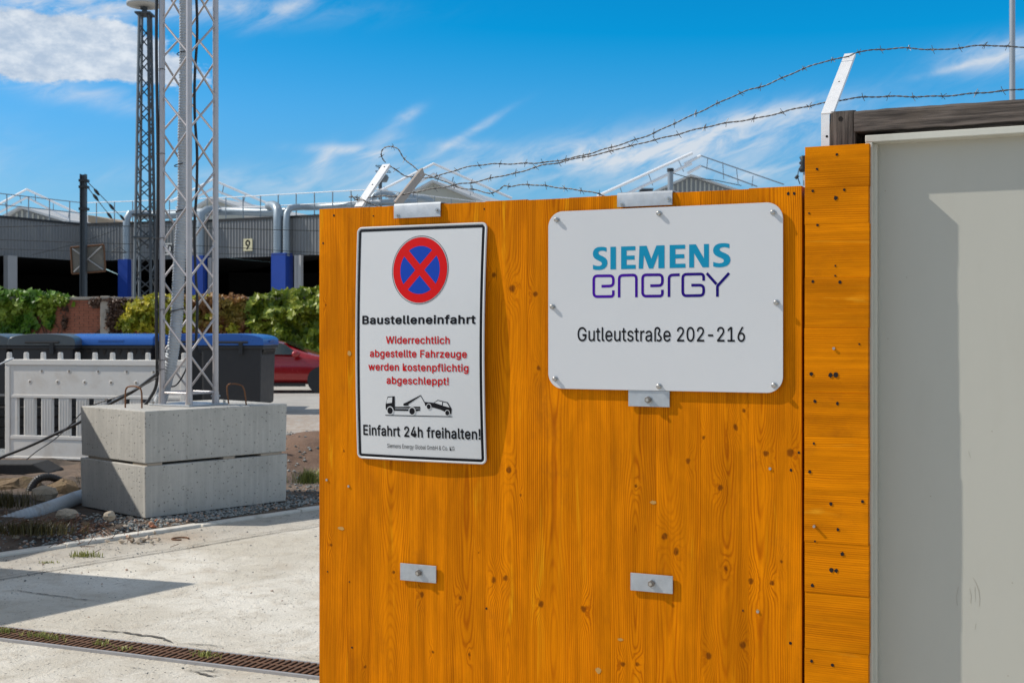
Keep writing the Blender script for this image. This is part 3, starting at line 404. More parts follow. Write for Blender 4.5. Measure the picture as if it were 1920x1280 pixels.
def clip(poly, a, b_, c):   # keep a*x+b*y+c >= 0
    out = []
    for i in range(len(poly)):
        p, q = poly[i], poly[(i+1)%len(poly)]; fp = a*p[0]+b_*p[1]+c; fq = a*q[0]+b_*q[1]+c
        if fp >= 0: out.append(p)
        if (fp >= 0) != (fq >= 0):
            t = fp/(fp-fq); out.append((p[0]+(q[0]-p[0])*t, p[1]+(q[1]-p[1])*t))
    return out

K0 = Vector((-3.13, 7.50, 0)); KD = Vector((.627, .779, 0)); KM = Vector((-.779, .627, 0))     # kerb line: start, along, away from the road
# ================================================================ GROUND
def ground_mat():
    m, t, b = newmat('yard_ground'); P = t.node('ShaderNodeTexCoord').outputs['Object']; x, y, z = t.sep(P)[:3]
    n = t.noise(P, .55, 7, .62); n2 = t.noise(P, 7, 6, .7); n3 = t.noise(P, 60, 4, .7)
    c = t.mix(t.ss(n, .35, .65), (.36,.345,.32), (.46,.44,.40))
    c = t.mix(t.m('MULTIPLY', t.ss(n2, .5, .7), .35), c, (.27,.235,.20))
    # reddish dirt band and gravel band between the block and the bins
    wv = t.m('ADD', y, t.m('MULTIPLY', t.m('SUBTRACT', n, .5), 3.5))
    band = t.m('MULTIPLY', t.ss(wv, 14.2, 15.6), t.ss(wv, 22.5, 19.5))
    c = t.mix(t.m('MULTIPLY', band, t.ss(n2, .35, .6)), c, (.34,.265,.205))
    gr = t.m('MULTIPLY', t.ss(wv, 17.2, 16.2), t.ss(wv, 11.4, 12.6))
    vc = t.voro(P, 34)[1]
    gc = t.mix(t.sep(vc)[0], (.10,.11,.11), (.36,.37,.36))
    c = t.mix(t.m('MULTIPLY', gr, .9), c, gc)
    c = t.mix(t.m('MULTIPLY', t.ss(n3, .55, .8), .3), c, (.18,.17,.16))
    t.put(b.inputs['Base Color'], c); b.inputs['Roughness'].default_value = .9
    t.put(b.inputs['Normal'], t.bump(t.m('ADD', n3, t.m('MULTIPLY', t.voro(P, 34)[0], gr)), .6, .012)); return m
M['ground'] = ground_mat()
def road_mat():
    m, t, b = newmat('worn_concrete_road'); P = t.node('ShaderNodeTexCoord').outputs['Object']
    n = t.noise(P, .9, 8, .6, .3); n2 = t.noise(P, 6, 8, .68, .4); n3 = t.noise(P, 70, 5, .75); n4 = t.noise(P, 240, 3, .7)
    c = t.mix(t.ss(n, .38, .62), (.58,.535,.45), (.76,.725,.645))
    c = t.mix(t.m('MULTIPLY', t.ss(n2, .49, .64), .42), c, (.46,.40,.315))
    c = t.mix(t.m('MULTIPLY', t.ss(t.noise(P, 1.7, 6, .6, 1.), .56, .72), .35), c, (.50,.40,.29))
    # orange stain round the iron ring and gritty dust along the kerb
    rv = t.v('DISTANCE', P, tuple(onground(330, 1006, 0)))
    c = t.mix(t.m('MULTIPLY', t.ss(t.m('ADD', rv, t.m('MULTIPLY', t.m('SUBTRACT', n2, .5), .25)), .34, .05), .55), c, (.52,.34,.20))
    kd = t.v('DOT_PRODUCT', t.v('SUBTRACT', P, tuple(K0)), tuple(KM))
    c = t.mix(t.m('MULTIPLY', t.ss(t.m('ADD', kd, t.m('MULTIPLY', t.m('SUBTRACT', n, .5), 1.1)), -.85, -.15), .6), c, (.33,.295,.25))
    c = t.mix(t.m('MULTIPLY', t.ss(n3, .47, .68), .42), c, (.40,.36,.29))
    # small dark grit
    vo = t.voro(P, 42)
    g1 = t.m('MULTIPLY', t.ss(vo[0], .24, .14), t.ss(t.sep(vo[1])[0], .70, .78))
    vo2 = t.voro(P, 110)
    g2 = t.m('MULTIPLY', t.ss(vo2[0], .26, .16), t.m('MULTIPLY', t.ss(t.sep(vo2[1])[0], .62, .70), t.ss(n2, .45, .6)))
    g = t.m('MAXIMUM', g1, g2)
    c = t.mix(t.m('MULTIPLY', g, .8), c, (.13,.125,.12))
    # wandering hairline cracks
    q = t.v('ADD', P, t.v('SCALE', t.node('ShaderNodeTexNoise').outputs['Color'], scale=0.0))
    wn = t.node('ShaderNodeTexNoise'); t.put(wn.inputs['Vector'], P); wn.inputs['Scale'].default_value = 3.0; wn.inputs['Detail'].default_value = 6
    q = t.v('ADD', P, t.v('SCALE', t.v('SUBTRACT', wn.outputs['Color'], (.5,.5,.5)), scale=.55))
    ve = t.voro(q, .85, 'DISTANCE_TO_EDGE')[0]
    cr = t.m('MULTIPLY', t.ss(ve, .010, .002), t.ss(n, .60, .70))
    c = t.mix(t.m('MULTIPLY', cr, .5), c, (.11,.09,.07))
    t.put(b.inputs['Base Color'], c); b.inputs['Roughness'].default_value = .88; b.inputs['Specular IOR Level'].default_value = .3
    h = t.m('ADD', t.m('ADD', t.m('MULTIPLY', n2, 1.2), t.m('MULTIPLY', n3, .35)), t.m('ADD', t.m('MULTIPLY', n4, .12), t.m('SUBTRACT', t.m('MULTIPLY', g, .5), t.m('MULTIPLY', cr, 1.6))))
    t.put(b.inputs['Normal'], t.bump(h, .95, .018)); return m
M['road'] = road_mat()
b = MB(); b.add([(-400,-60,-.006),(400,-60,-.006),(400,900,-.006),(-400,900,-.006)], [(0,1,2,3)]); tag(b.build('ground', M['ground']), kind='structure')
def K(k, m_, z=0): return K0+KD*k+KM*m_+Vector((0,0,z))
from mathutils import noise as mn
def fb(x, y, s=1., o=4): return mn.fractal(Vector((x*s, y*s, 3.7)), 1.0, 2.0, o)
# concrete road with gentle unevenness, one sheet on the near side of the kerb
b = MB(); NU, NV = 150, 130
DR0 = Vector((-2.38, 5.70, 0)); DRD = Vector((.928,-.373,0)); DRN = Vector((.373,.928,0)); DW = .155
def roadz(p):
    q = (Vector((p[0], p[1], 0))-DR0); e = q.dot(DRN); f_ = min(1, max(0, (abs(e+DW/2)-DW/2)/.5))
    return .004*fb(p[0], p[1], .8)*f_
def rfn(i, j):
    k = -9+17.5*i; mm = -14.5*(1-j)**1.6
    p = K(k, mm); return (p.x, p.y, roadz(p))
b.grid(NU, NV, rfn)
# cut the channel out of the sheet
keep = []
for f in b.f:
    c = sum((b.v[i] for i in f), Vector())/4; e = (c-DR0).dot(DRN)
    keep.append(f)
b.f = keep
road = tag(b.build('road', M['road'], smooth='all'), kind='structure')
# ---- raised verge of dirt beyond the kerb
def dirt_mat():
    m, t, b = newmat('verge_dirt'); P = t.node('ShaderNodeTexCoord').outputs['Object']
    n = t.noise(P, 1.6, 7, .65, .5); n2 = t.noise(P, 14, 6, .7); n3 = t.noise(P, 90, 4, .7)
    c = t.mix(t.ss(n, .35, .65), (.045,.035,.027), (.22,.155,.11))
    c = t.mix(t.m('MULTIPLY', t.ss(n2, .45, .65), .6), c, (.15,.12,.095))
    c = t.mix(t.m('MULTIPLY', t.ss(n3, .5, .75), .5), c, (.25,.23,.21))
    rd = t.v('DISTANCE', P, (-2.1, 12.0, .2)); c = t.mix(t.m('MULTIPLY', t.ss(rd, 1.5, .4), .55), c, (.24,.135,.085))
    t.put(b.inputs['Base Color'], c); b.inputs['Roughness'].default_value = .95
    t.put(b.inputs['Normal'], t.bump(t.m('ADD', n2, t.m('MULTIPLY', n3, .5)), .9, .03)); return m
M['dirt'] = dirt_mat()
BC = onground(272, 972, .05); BC.z = .05                      # front bottom corner of the concrete blocks
BR = Vector((.677, .736, 0)); BL = Vector((-.736, .677, 0)); BLEN = 1.25; BWID = .93
mounds = [(at(575, 868, 12.0), .9, .15), (at(640, 860, 12.4), 1.0, .17)]
def vergez(p):
    m_ = (p-K0).dot(KM); k = (p-K0).dot(KD)
    near = min(1, max(0, (k-.55)/.4)); z = .012 + .045*min(1, max(0, (m_-.085)/(.40-.2*near))); z += .085*min(1, max(0, (m_-.9)/1.5))
    z += (.030*fb(p.x, p.y, 1.6) + .012*fb(p.x, p.y, 7))*min(1, max(0, (m_-.12)/.3))
    for c, r, h in mounds:
        dd = ((p.x-c.x)**2+(p.y-c.y)**2)/(r*r); z += h*math.exp(-dd*2)
    # flat bed under the blocks
    q = p-BC; a = q.dot(BR); c2 = q.dot(BL)
    if -.35 < a < BLEN+.35 and -.35 < c2 < BWID+.35:
        e = max(0, max(-a, a-BLEN, -c2, c2-BWID))/.35; z = .040*(1-e)+z*e
    z *= min(1, max(0, (5.6-m_)/1.6)); 
    return max(z, -.02) if m_ < 5.4 else z-.03
def vfn(i, j):
    k = -3.5+15*i; m_ = .06+5.9*j**1.15; p = K(k, m_); return (p.x, p.y, vergez(p))
b = MB(); b.grid(300, 130, vfn); tag(b.build('verge', M['dirt'], smooth='all'), kind='structure')
# ---- pale flush kerb, laid stone by stone
M['kerb'] = simple('pale_kerb', (.66,.63,.57), .85, var=.12, vs=7, bump=.5, bs=60, bd=.006, dirt=(.30,.27,.22,.5))
kb = thing('kerb', 'pale flush kerb line between the road and the gravel verge', 'kerb', K(0, 0, 0))
k = -3.4; random.seed(11)
while k < 8:
    L_ = random.uniform(.9, 1.05); b = MB()
    pts = [K(k+.006, .0+random.uniform(-.004,.004)), K(k+L_-.006, random.uniform(-.004,.004)), K(k+L_-.006, .085), K(k+.006, .085)]
    z1 = .022+random.uniform(-.003,.004)
    b.add([(p.x,p.y,-.04) for p in pts]+[(p.x,p.y,z1) for p in pts], [(4,5,6,7),(0,1,5,4),(1,2,6,5),(2,3,7,6),(3,0,4,7)])
    b.build('kerb_stone', M['kerb'], kb, bevel=.006); k += L_
# ---- narrow slot joints in the road, parallel to the kerb
M['joint'] = simple('joint_filler', (.10,.09,.075), .9, var=.3, vs=20)
for mm, k0, k1, wd in ((-.63, -1.2, 2.8, .012), (-.56, -1.0, 2.6, .006)):
    b = MB(); n = 60; vs = []
    for i in range(n+1):
        k = k0+(k1-k0)*i/n; j = .010*sin(i*.35)+random.uniform(-.003,.003); ww = wd*random.uniform(.6,1.2)
        for e in (0, ww): p = K(k, mm+j+e); vs.append((p.x, p.y, roadz(p)+.0045))
    b.add(vs, [(2*i, 2*i+1, 2*i+3, 2*i+2) for i in range(n)]); tag(b.build('expansion_joint', M['joint'], road), None)
# ragged cracks and spalled edges
def crack(pts, w0, name='crack'):
    P = catmull([onground(px, py, 0) for px, py in pts], .02); b = MB(); vs = []
    for i, p in enumerate(P):
        p = p+Vector((random.uniform(-.006,.006), random.uniform(-.006,.006), 0)); ww = w0*random.uniform(.2,1.)*min(1, i/5, (len(P)-1-i)/5+.05)
        tg = (P[min(i+1,len(P)-1)]-P[max(i-1,0)]).normalized(); nn = Vector((-tg.y, tg.x, 0))
        for e in (-1, 1): q = p+nn*ww*e; vs.append((q.x, q.y, roadz(q)+.0045))
    b.add(vs, [(2*i, 2*i+1, 2*i+3, 2*i+2) for i in range(len(P)-1)]); b.build(name, M['joint'], road)
crack([(170,1181),(200,1184),(235,1186),(260,1191),(290,1194),(310,1199),(325,1206)], .011)
crack([(325,1206),(340,1207),(370,1208),(400,1210),(425,1214)], .007)
crack([(345,1258),(370,1262),(400,1268),(430,1262)], .010); crack([(225,1248),(250,1252),(275,1257)], .005)
crack([(20,1105),(60,1112),(110,1118),(150,1124),(190,1128)], .006); crack([(560,1230),(590,1236),(602,1239)], .008)
crack([(460,1222),(500,1226),(540,1229)], .005); crack([(350,1258),(380,1258),(430,1260)], .008)
# ---- drainage channel with rusty grating
M['rust'] = simple('rusty_iron', (.17,.085,.045), .8, .3, .3, 40, .4, 200, .002, dirt=(.06,.045,.035,.7))
M['channel_edge'] = simple('channel_edge', (.34,.33,.33), .7, .2, .15, 20, dirt=(.2,.18,.16,.5))
ch = thing('drain_channel', 'rusty slotted drain channel running across the concrete towards the gate', 'drain', DR0-DRN*DW/2)
A0 = -1.6; A1 = 3.4
def DP(a, e, z): p = DR0+DRD*a+DRN*e; return (p.x, p.y, z)
def dbox(mb, a0, a1, e0, e1, z0, z1):
    v = [DP(a0,e0,z0),DP(a1,e0,z0),DP(a1,e1,z0),DP(a0,e1,z0),DP(a0,e0,z1),DP(a1,e0,z1),DP(a1,e1,z1),DP(a0,e1,z1)]
    mb.add(v, [(0,3,2,1),(4,5,6,7),(0,1,5,4),(1,2,6,5),(2,3,7,6),(3,0,4,7)])
b = MB(); dbox(b, A0, A1, -DW, 0, .0005, .0055); b.build('channel_bed', M['hole'], ch)
for e0, e1 in ((-DW-.018, -DW-.001), (.001, .016)):
    b = MB(); dbox(b, A0, A1, e0, e1, -.02, .012); b.build('channel_edge', M['channel_edge'], ch)
bar = None; a = A0+.02; i = 0
while a < A1-.02:
    if bar is None or True:
        if bar is None:
            b = MB(); dbox(b, a, a+.014, -DW+.002, -.002, .0058, .0135); bar = b.build('grate_bar', M['rust'], ch); b0 = a
        else:
            c = bar.copy(); C.objects.link(c); c.parent = ch; c.location = DRD*(a-b0)+Vector((0,0,random.uniform(-.0012,.0008)))
    a += .0305; i += 1
for e in (-DW*.5,):
    b = MB(); dbox(b, A0, A1, e-.004, e+.004, .0056, .0125); b.build('grate_rail', M['rust'], ch)
# ---- plants: grass tufts
def leafmat(name, c1, c2, c3=None, trans=.25):
    m, t, b = newmat(name); g = t.node('ShaderNodeNewGeometry'); r = g.outputs['Random Per Island']
    P = t.node('ShaderNodeTexCoord').outputs['Object']
    c = t.mix(r, c1, c2)
    if c3: c = t.mix(t.m('MULTIPLY', t.ss(t.noise(P, 1.3, 3), .5, .62), .8), c, c3)
    t.put(b.inputs['Base Color'], c); b.inputs['Roughness'].default_value = .45; b.inputs['Specular IOR Level'].default_value = .45
    tr = t.node('ShaderNodeBsdfTranslucent'); t.put(tr.inputs[0], c); mx = t.node('ShaderNodeMixShader'); mx.inputs[0].default_value = trans
    t.l.new(b.outputs[0], mx.inputs[1]); t.l.new(tr.outputs[0], mx.inputs[2]); t.l.new(mx.outputs[0], t.n['Material Output'].inputs[0]); return m
M['grass'] = leafmat('weed_grass', (.13,.15,.03), (.42,.42,.12))
M['scrub'] = leafmat('dark_scrub', (.035,.032,.012), (.12,.10,.03))
def tuft(px, py, wx, wy, n, h, label, zf=None, ang=None, mat='grass'):
    c = onground(px, py, zf or 0); t = thing('grass_tuft', label, 'grass', (c.x, c.y, zf or 0)); b = MB()
    for _ in range(n):
        x = c.x+random.gauss(0, wx*.5); y = c.y+random.gauss(0, wy*.5)
        if ang is not None:
            u = random.gauss(0, wx*.5); v_ = random.gauss(0, wy*.5); p = c+ang*u+Vector((-ang.y, ang.x, 0))*v_; x, y = p.x, p.y
        hh_ = h*random.uniform(.4,1.1); a = random.uniform(0,6.28); ln = hh_*random.uniform(.2,.9); w_ = .0025
        dx_, dy_ = cos(a), sin(a); z0 = (zf or 0)
        b.add([(x-dy_*w_, y+dx_*w_, z0), (x+dy_*w_, y-dx_*w_, z0), (x+dx_*ln*.4+dy_*w_*.8, y+dy_*ln*.4-dx_*w_*.8, z0+hh_*.65), (x+dx_*ln, y+dy_*ln, z0+hh_), (x+dx_*ln*.4-dy_*w_*.8, y+dy_*ln*.4+dx_*w_*.8, z0+hh_*.65)], [(0,1,2,4),(4,2,3)])
    f = b.build('blades', M[mat], t, fixn=False); f['kind'] = 'stuff'
tuft(160, 1043, .09, .05, 130, .04, 'small dry grass tuft on the road near the kerb')
tuft(82, 1196, .11, .030, 150, .028, 'low green weeds on the left part of the drain grating', .008, DRD)
tuft(190, 1209, .05, .03, 60, .026, 'second clump of weeds along the drain grating', .008, DRD)
tuft(232, 1218, .06, .03, 45, .02, 'thin weeds right of the two clumps on the grating', .008, DRD)
tuft(385, 1231, .07, .03, 60, .03, 'sparse little weed at the middle of the grating', .008, DRD)
tuft(8, 1186, .05, .03, 80, .03, 'weeds at the left end of the grating by the photo edge', .008, DRD)
tuft(92, 1055, .06, .02, 40, .015, 'tiny dry patch of grass left of the grass tuft on the road')
# ---- gravel, rubble
def stone_mb(b, c, r, flat=.6, det=0):
    rot = Matrix.Rotation(random.uniform(0,6.28), 3, 'Z') @ Matrix.Rotation(random.uniform(-.5,.5), 3, 'X')
    pts = [(1,0,0),(-1,0,0),(0,1,0),(0,-1,0),(0,0,1),(0,0,-1)]
    sc_ = [random.uniform(.65,1.2) for _ in pts]
    vs = [Vector(c)+(rot @ Vector((p[0]*r*s_, p[1]*r*s_*.8, p[2]*r*s_*flat))) for p, s_ in zip(pts, sc_)]
    b.add(vs, [(0,2,4),(2,1,4),(1,3,4),(3,0,4),(2,0,5),(1,2,5),(3,1,5),(0,3,5)])
def gravel_mat(name, c1, c2, c3):
    m, t, b = newmat(name); r = t.node('ShaderNodeNewGeometry').outputs['Random Per Island']
    c = t.mix(t.ss(r, 0, .7), c1, c2); c = t.mix(t.ss(r, .86, .9), c, c3)
    t.put(b.inputs['Base Color'], c); b.inputs['Roughness'].default_value = .85
    return m
M['gravel'] = gravel_mat('crushed_gravel', (.10,.115,.115), (.30,.31,.30), (.40,.27,.20))
b = MB(); random.seed(21)
def on_verge(x, y): return vergez(Vector((x, y, 0)))
cnt = 0
while cnt < 6500:
    k = random.uniform(-.4, 6.8); m_ = .10+abs(random.gauss(0, .30)); p = K(k, m_)
    q = p-BC
    if 0 < q.dot(BR) < BLEN and 0 < q.dot(BL) < BWID: continue
    if m_ > 1.0 and random.random() < .6: continue
    if k < .45 and random.random() < .75: continue
    dens_ = fb(p.x, p.y, 2.2)
    if dens_ < random.uniform(-.7, .15): continue
    r = random.uniform(.007, .021); stone_mb(b, (p.x, p.y, on_verge(p.x, p.y)+r*.3), r); cnt += 1
cnt = 0
while cnt < 550:     # gravel spread behind and right of the blocks
    p = at(random.uniform(535, 720), 800, random.uniform(9.6, 17)); 
    r = random.uniform(.010, .026); stone_mb(b, (p.x, p.y, max(on_verge(p.x, p.y), -.006)+r*.3), r); cnt += 1
tag(b.build('verge_gravel', M['gravel'], fixn=False), kind='stuff')
b = MB(); random.seed(5)
for _ in range(1700):    # loose grit on the road
    k = random.uniform(-1, 5.5); m_ = -abs(random.gauss(0, .45)) if random.random() < .75 else random.uniform(-4, 0); p = K(k, m_-.02); r = random.uniform(.0025, .007)*(1.7 if random.random() < .05 else 1)
    stone_mb(b, (p.x, p.y, r*.35), r)
tag(b.build('road_grit', M['gravel'], fixn=False), kind='stuff')
def rock(name, label, c, r, mat, seed, flat=.7, cat='stone', group=None):
    random.seed(seed); bm = bmesh.new(); bmesh.ops.create_icosphere(bm, subdivisions=3, radius=1)
    for v in bm.verts:
        p = v.co.normalized(); q = Vector((round(p.x*1.6)/1.6, round(p.y*1.6)/1.6, round(p.z*1.4)/1.4))
        p = p.lerp(q.normalized() if q.length > 0 else p, .55)
        s_ = 1+.28*mn.noise(p*1.7+Vector((seed,0,0)))+.10*mn.noise(p*5+Vector((seed,3,0)))
        v.co = Vector((p.x*r[0], p.y*r[1], p.z*r[2]))*s_
    me = bpy.data.meshes.new(name); bm.to_mesh(me); bm.free(); me.materials.append(mat)
    for p in me.polygons: p.use_smooth = True
    me.set_sharp_from_angle(angle=R(26))
    o = bpy.data.objects.new(name, me); C.objects.link(o); o.location = c; o.rotation_euler = (0,0,seed*1.3); tag(o, label, cat, group); return o
M['rubble'] = simple('rubble', (.42,.36,.28), .9, var=.25, vs=9, bump=.8, bs=25, bd=.02, dirt=(.20,.17,.12,.6))
M['mossy'] = simple('mossy_boulder', (.20,.14,.08), .95, var=.4, vs=5, bump=1., bs=14, bd=.04, dirt=(.09,.095,.03,.75))
def gz(px, py, Y): p = at(px, py, Y); p.z = on_verge(p.x, p.y); return p
p = onground(125, 966, .11); rock('rubble_stone', 'flat pale lump of rubble in front of the grey ground pipe', (p.x,p.y,.12), (.085,.055,.040), M['rubble'], 3)
p = onground(205, 974, .10); rock('rubble_stone', 'angular pale stone at the left corner of the concrete blocks', (p.x,p.y,.125), (.045,.034,.035), M['rubble'], 8)
p = onground(283, 984, .06); rock('rubble_stone', 'small reddish stone in front of the block corner', (p.x,p.y,.07), (.018,.015,.014), simple('brick_bit', (.42,.20,.12), .9), 12)
p = at(35, 925, 10.0); rock('boulder', 'mossy brown boulder left of the black hose arch', (p.x,p.y,.02), (.26,.2,.19), M['mossy'], 5)
p = at(118, 930, 9.85); rock('boulder', 'brown boulder under the black hose arch', (p.x,p.y,.03), (.19,.16,.18), M['mossy'], 9)
p = at(-60, 930, 10.6); rock('boulder', 'brown boulder cut by the left edge of the photo', (p.x,p.y,.03), (.30,.2,.2), M['mossy'], 15)
p = at(82, 940, 9.3); rock('broken_slab', 'broken beige slab leaning on the grey ground pipe', (p.x,p.y,.15), (.10,.05,.06), M['rubble'], 22, cat='stone')
random.seed(33); b = MB()
for _ in range(60):
    p = onground(random.uniform(0, 300), random.uniform(965, 1000), .07); r = random.uniform(.012, .03); stone_mb(b, (p.x, p.y, on_verge(p.x, p.y)+.006), r, .7)
tag(b.build('rubble_bits', gravel_mat('rubble_bits', (.25,.20,.15), (.5,.42,.33), (.40,.15,.08)), fixn=False), kind='stuff')
tuft(60, 1000, .30, .10, 500, .09, 'dark scrubby weeds under the grey ground pipe', .07, mat='scrub')
tuft(210, 905, .22, .16, 400, .16, 'weeds between the boulders and the concrete blocks', .14, mat='scrub')
tuft(577, 905, .10, .08, 420, .12, 'small green weed on the dirt heap right of the concrete blocks', .14)
tuft(10, 950, .2, .14, 300, .14, 'weeds at the foot of the boulder by the left photo edge', .12, mat='scrub')
random.seed(77)
for i_, (px, py, r, lab) in enumerate(((245,968,.022,'small grey stone touching the base of the lower concrete block'),(160,985,.03,'low brown stone between the two pale rubble lumps'),(30,1003,.02,'small white stone in the scrub by the left photo edge'),(285,1003,.012,'tiny dark stone on the kerb'))):
    p = onground(px, py, .06); rock('rubble_stone', lab, (p.x, p.y, on_verge(p.x, p.y)+r*.3), (r*1.2, r, r*.8), M['rubble'] if i_ != 1 else M['mossy'], 40+i_*3)
M['deadplant'] = leafmat('dead_stalks', (.10,.035,.015), (.22,.10,.05))
b = MB(); random.seed(9)
for _ in range(260):
    p = onground(random.gauss(110, 60), random.gauss(985, 10), .08); a = random.uniform(0, pi); L_ = random.uniform(.04,.13)
    e = Vector((cos(a)*L_, sin(a)*L_, random.uniform(0,.05))); z = on_verge(p.x, p.y)+.008; b.tube([(p.x,p.y,z),(p.x+e.x,p.y+e.y,z+e.z)], .0022, 4)
tag(b.build('dead_stalks', M['deadplant'], fixn=False), kind='stuff')
o = onground(338, 1011, 0); b = MB(); b.tube([(o.x+.055*cos(k*pi/8), o.y+.05*sin(k*pi/8), .006) for k in range(14)], .006, 6)
tag(b.build('iron_ring', M['rust']), 'rusty iron ring lying on the road by the kerb', 'ring')

# ================================================================ CONCRETE BLOCKS
def conc_mat(name='block_concrete', c1=(.40,.39,.36), c2=(.50,.485,.445)):
    m, t, b = newmat(name); P = t.node('ShaderNodeTexCoord').outputs['Object']
    n = t.noise(P, 2.2, 6, .6); st = t.noise(t.v('MULTIPLY', P, (34,34,1.6)), 1, 4, .6); n3 = t.noise(P, 45, 5, .7)
    c = t.mix(t.ss(n, .3, .7), c1, c2)
    c = t.mix(t.m('MULTIPLY', t.ss(st, .48, .7), .28), c, tuple(q*1.25 for q in c2)); c = t.mix(t.m('MULTIPLY', t.ss(st, .5, .3), .22), c, tuple(q*.75 for q in c1))
    vo = t.voro(t.v('ADD', P, t.v('SCALE', P, scale=.0)), 38); r_ = t.sep(vo[1])[0]
    pit = t.m('MULTIPLY', t.ss(vo[0], t.m('ADD', t.m('MULTIPLY', r_, .20), .12), .06), t.ss(r_, .50, .60))
    vo2 = t.voro(P, 75); pit2 = t.m('MULTIPLY', t.ss(vo2[0], .22, .10), t.ss(t.sep(vo2[1])[0], .80, .86))
    pt = t.m('MAXIMUM', pit, pit2)
    c = t.mix(t.m('MULTIPLY', pt, .75), c, (.12,.115,.105)); c = t.mix(t.m('MULTIPLY', t.ss(n3, .5, .75), .2), c, (.25,.24,.22))
    t.put(b.inputs['Base Color'], c); b.inputs['Roughness'].default_value = .85; b.inputs['Specular IOR Level'].default_value = .3
    t.put(b.inputs['Normal'], t.bump(t.m('SUBTRACT', t.m('MULTIPLY', n3, .3), t.m('MULTIPLY', pt, 1.5)), .6, .006)); return m
M['block'] = conc_mat()
def BP(a, c, z): p = BC+BR*a+BL*c; return Vector((p.x, p.y, z))
BM = Matrix.Translation((BC.x, BC.y, 0)) @ Matrix(((BR.x, BL.x, 0, 0), (BR.y, BL.y, 0, 0), (0, 0, 1, 0), (0, 0, 0, 1)))
ZB = [.05, .421, .440, .814]
for i, (z0, z1, da, lab) in enumerate(((ZB[0], ZB[1], 0, 'lower pitted grey concrete block under the lattice mast'), (ZB[2], ZB[3], .004, 'upper pitted grey concrete block carrying the lattice mast'))):
    b = MB(); ins = .008
    vs = [(ins,ins,z0),(BLEN-ins,ins,z0),(BLEN-ins,BWID-ins,z0),(ins,BWID-ins,z0),(da,da,z1),(BLEN,da,z1),(BLEN,BWID,z1),(da,BWID,z1)]
    b.add(vs, [(0,3,2,1),(4,5,6,7),(0,1,5,4),(1,2,6,5),(2,3,7,6),(3,0,4,7)], BM)
    t = thing('concrete_block', lab, 'concrete block', BP(BLEN/2, BWID/2, z0), 0, 'stacked concrete ballast blocks'); b.build('block', M['block'], t, bevel=.006, segs=2)
    if i == 1:
        for (a, c, aa) in ((.06,.27,.0), (1.13, .40, .35)):
            pass
M['shim'] = simple('wooden_shim', (.33,.28,.22), .8, var=.2, vs=30)
sh = thing('wooden_shims', 'thin wooden shims in the gap between the two concrete blocks', 'shims', BP(.3, .05, ZB[1]))
for (a0, a1, c0, c1) in ((.02,.14,.0,.2),(.66,.76,.0,.3),(1.0,1.2,.0,.3),(.02,.2,.5,.84),(.9,1.2,.5,.84)):
    b = MB(); b.box(a0, a1, c0+.004, c1, ZB[1]+.0005, ZB[2]-.0005, BM); b.build('shim', M['shim'], sh)
M['rebar'] = simple('rusty_rebar', (.20,.085,.035), .75, .2, .25, 60, .4, 300, .001)
def loop(pa, pb, lab, lean=0., group='rusty lifting loops on the upper concrete block'):
    # feet found on the block's top by their photo pixels
    A_ = onground(pa[0], pa[1], ZB[3]); B_ = onground(pb[0], pb[1], ZB[3]); A_.z = B_.z = ZB[3]
    h = .158; t = thing('lifting_loop', lab, 'lifting loop', (A_+B_)/2, 0, group); dd = (B_-A_); P = []
    top = Vector((lean, 0, h)); r = .25
    P = [A_-Vector((0,0,.01)), A_+top*.55+dd*.00, A_+top*.82+dd*.02, A_+top*.95+dd*.10, A_+top+dd*.24, (A_+B_)/2+top*1.02, B_+top*.98-dd*.22, B_+top*.9-dd*.08, B_+top*.75-dd*.02, B_+top*.5, B_-Vector((0,0,.01))]
    b = MB(); b.tube(catmull(P, .01), .0062, 8); b.build('bar', M['rebar'], t, smooth='all')
loop((235,764),(266,765), 'rusty bent steel loop left of the lattice mast on the block'); loop((429,757),(462,759), 'rusty bent steel loop right of the lattice mast on the block', -.02)

# ================================================================ LATTICE MAST (aluminium truss)
TC = BP(BLEN/2, BWID/2, ZB[3]); TS = .142; TZ0 = ZB[3]+.012; TZ1 = 6.2
ta = R(90-math.degrees(atan2(TC.x, TC.y))-45); TU = Vector((cos(ta), sin(ta), 0)); TV = Vector((-sin(ta), cos(ta), 0))
TC = TC+Vector((.028, 0, 0))
tr = thing('lattice_mast', 'bright aluminium square lattice mast standing on the concrete blocks', 'mast', TC)
TM = Matrix.Translation((TC.x, TC.y, 0)) @ Matrix(((TU.x, TV.x, 0, 0), (TU.y, TV.y, 0, 0), (0, 0, 1, 0), (0, 0, 0, 1)))
def tp(a, c, z): return TM @ Vector((a*TS, c*TS, z))
b = MB(); b.box(-.21,.21,-.21,.21, ZB[3]+.0005, TZ0, TM); b.build('base_plate', M['galv_plate'], tr, bevel=.002)
for a, c in ((-1,-1),(1,-1),(1,1),(-1,1)):
    b = MB(); b.cyl(tp(a,c,TZ0+.03), tp(a,c,TZ1), .0225, 20); b.build('chord', M['alu'], tr, smooth=True, fixn=False)
    b = MB(); b.cyl(tp(a,c,TZ0), tp(a,c,TZ0+.09), .029, 16, .0255); b.build('foot_cone', M['alu'], tr, smooth=True)
    b = MB(); q = tp(a*1.33,c*1.33,TZ0); b.cyl(q, q+Vector((0,0,.022)), .011, 6); b.build('anchor_bolt', M['steel_bolt'], tr)
    b = MB(); q = tp(a,c,TZ0+.055); e = (q-Vector((TC.x,TC.y,q.z))).normalized(); b.cyl(q-e*.036, q+e*.036, .007, 8); b.build('lock_pin', M['galv'], tr, smooth=True)
b = None
faces = [((-1,-1),(1,-1)), ((1,-1),(1,1)), ((1,1),(-1,1)), ((-1,1),(-1,-1))]
HP = .285
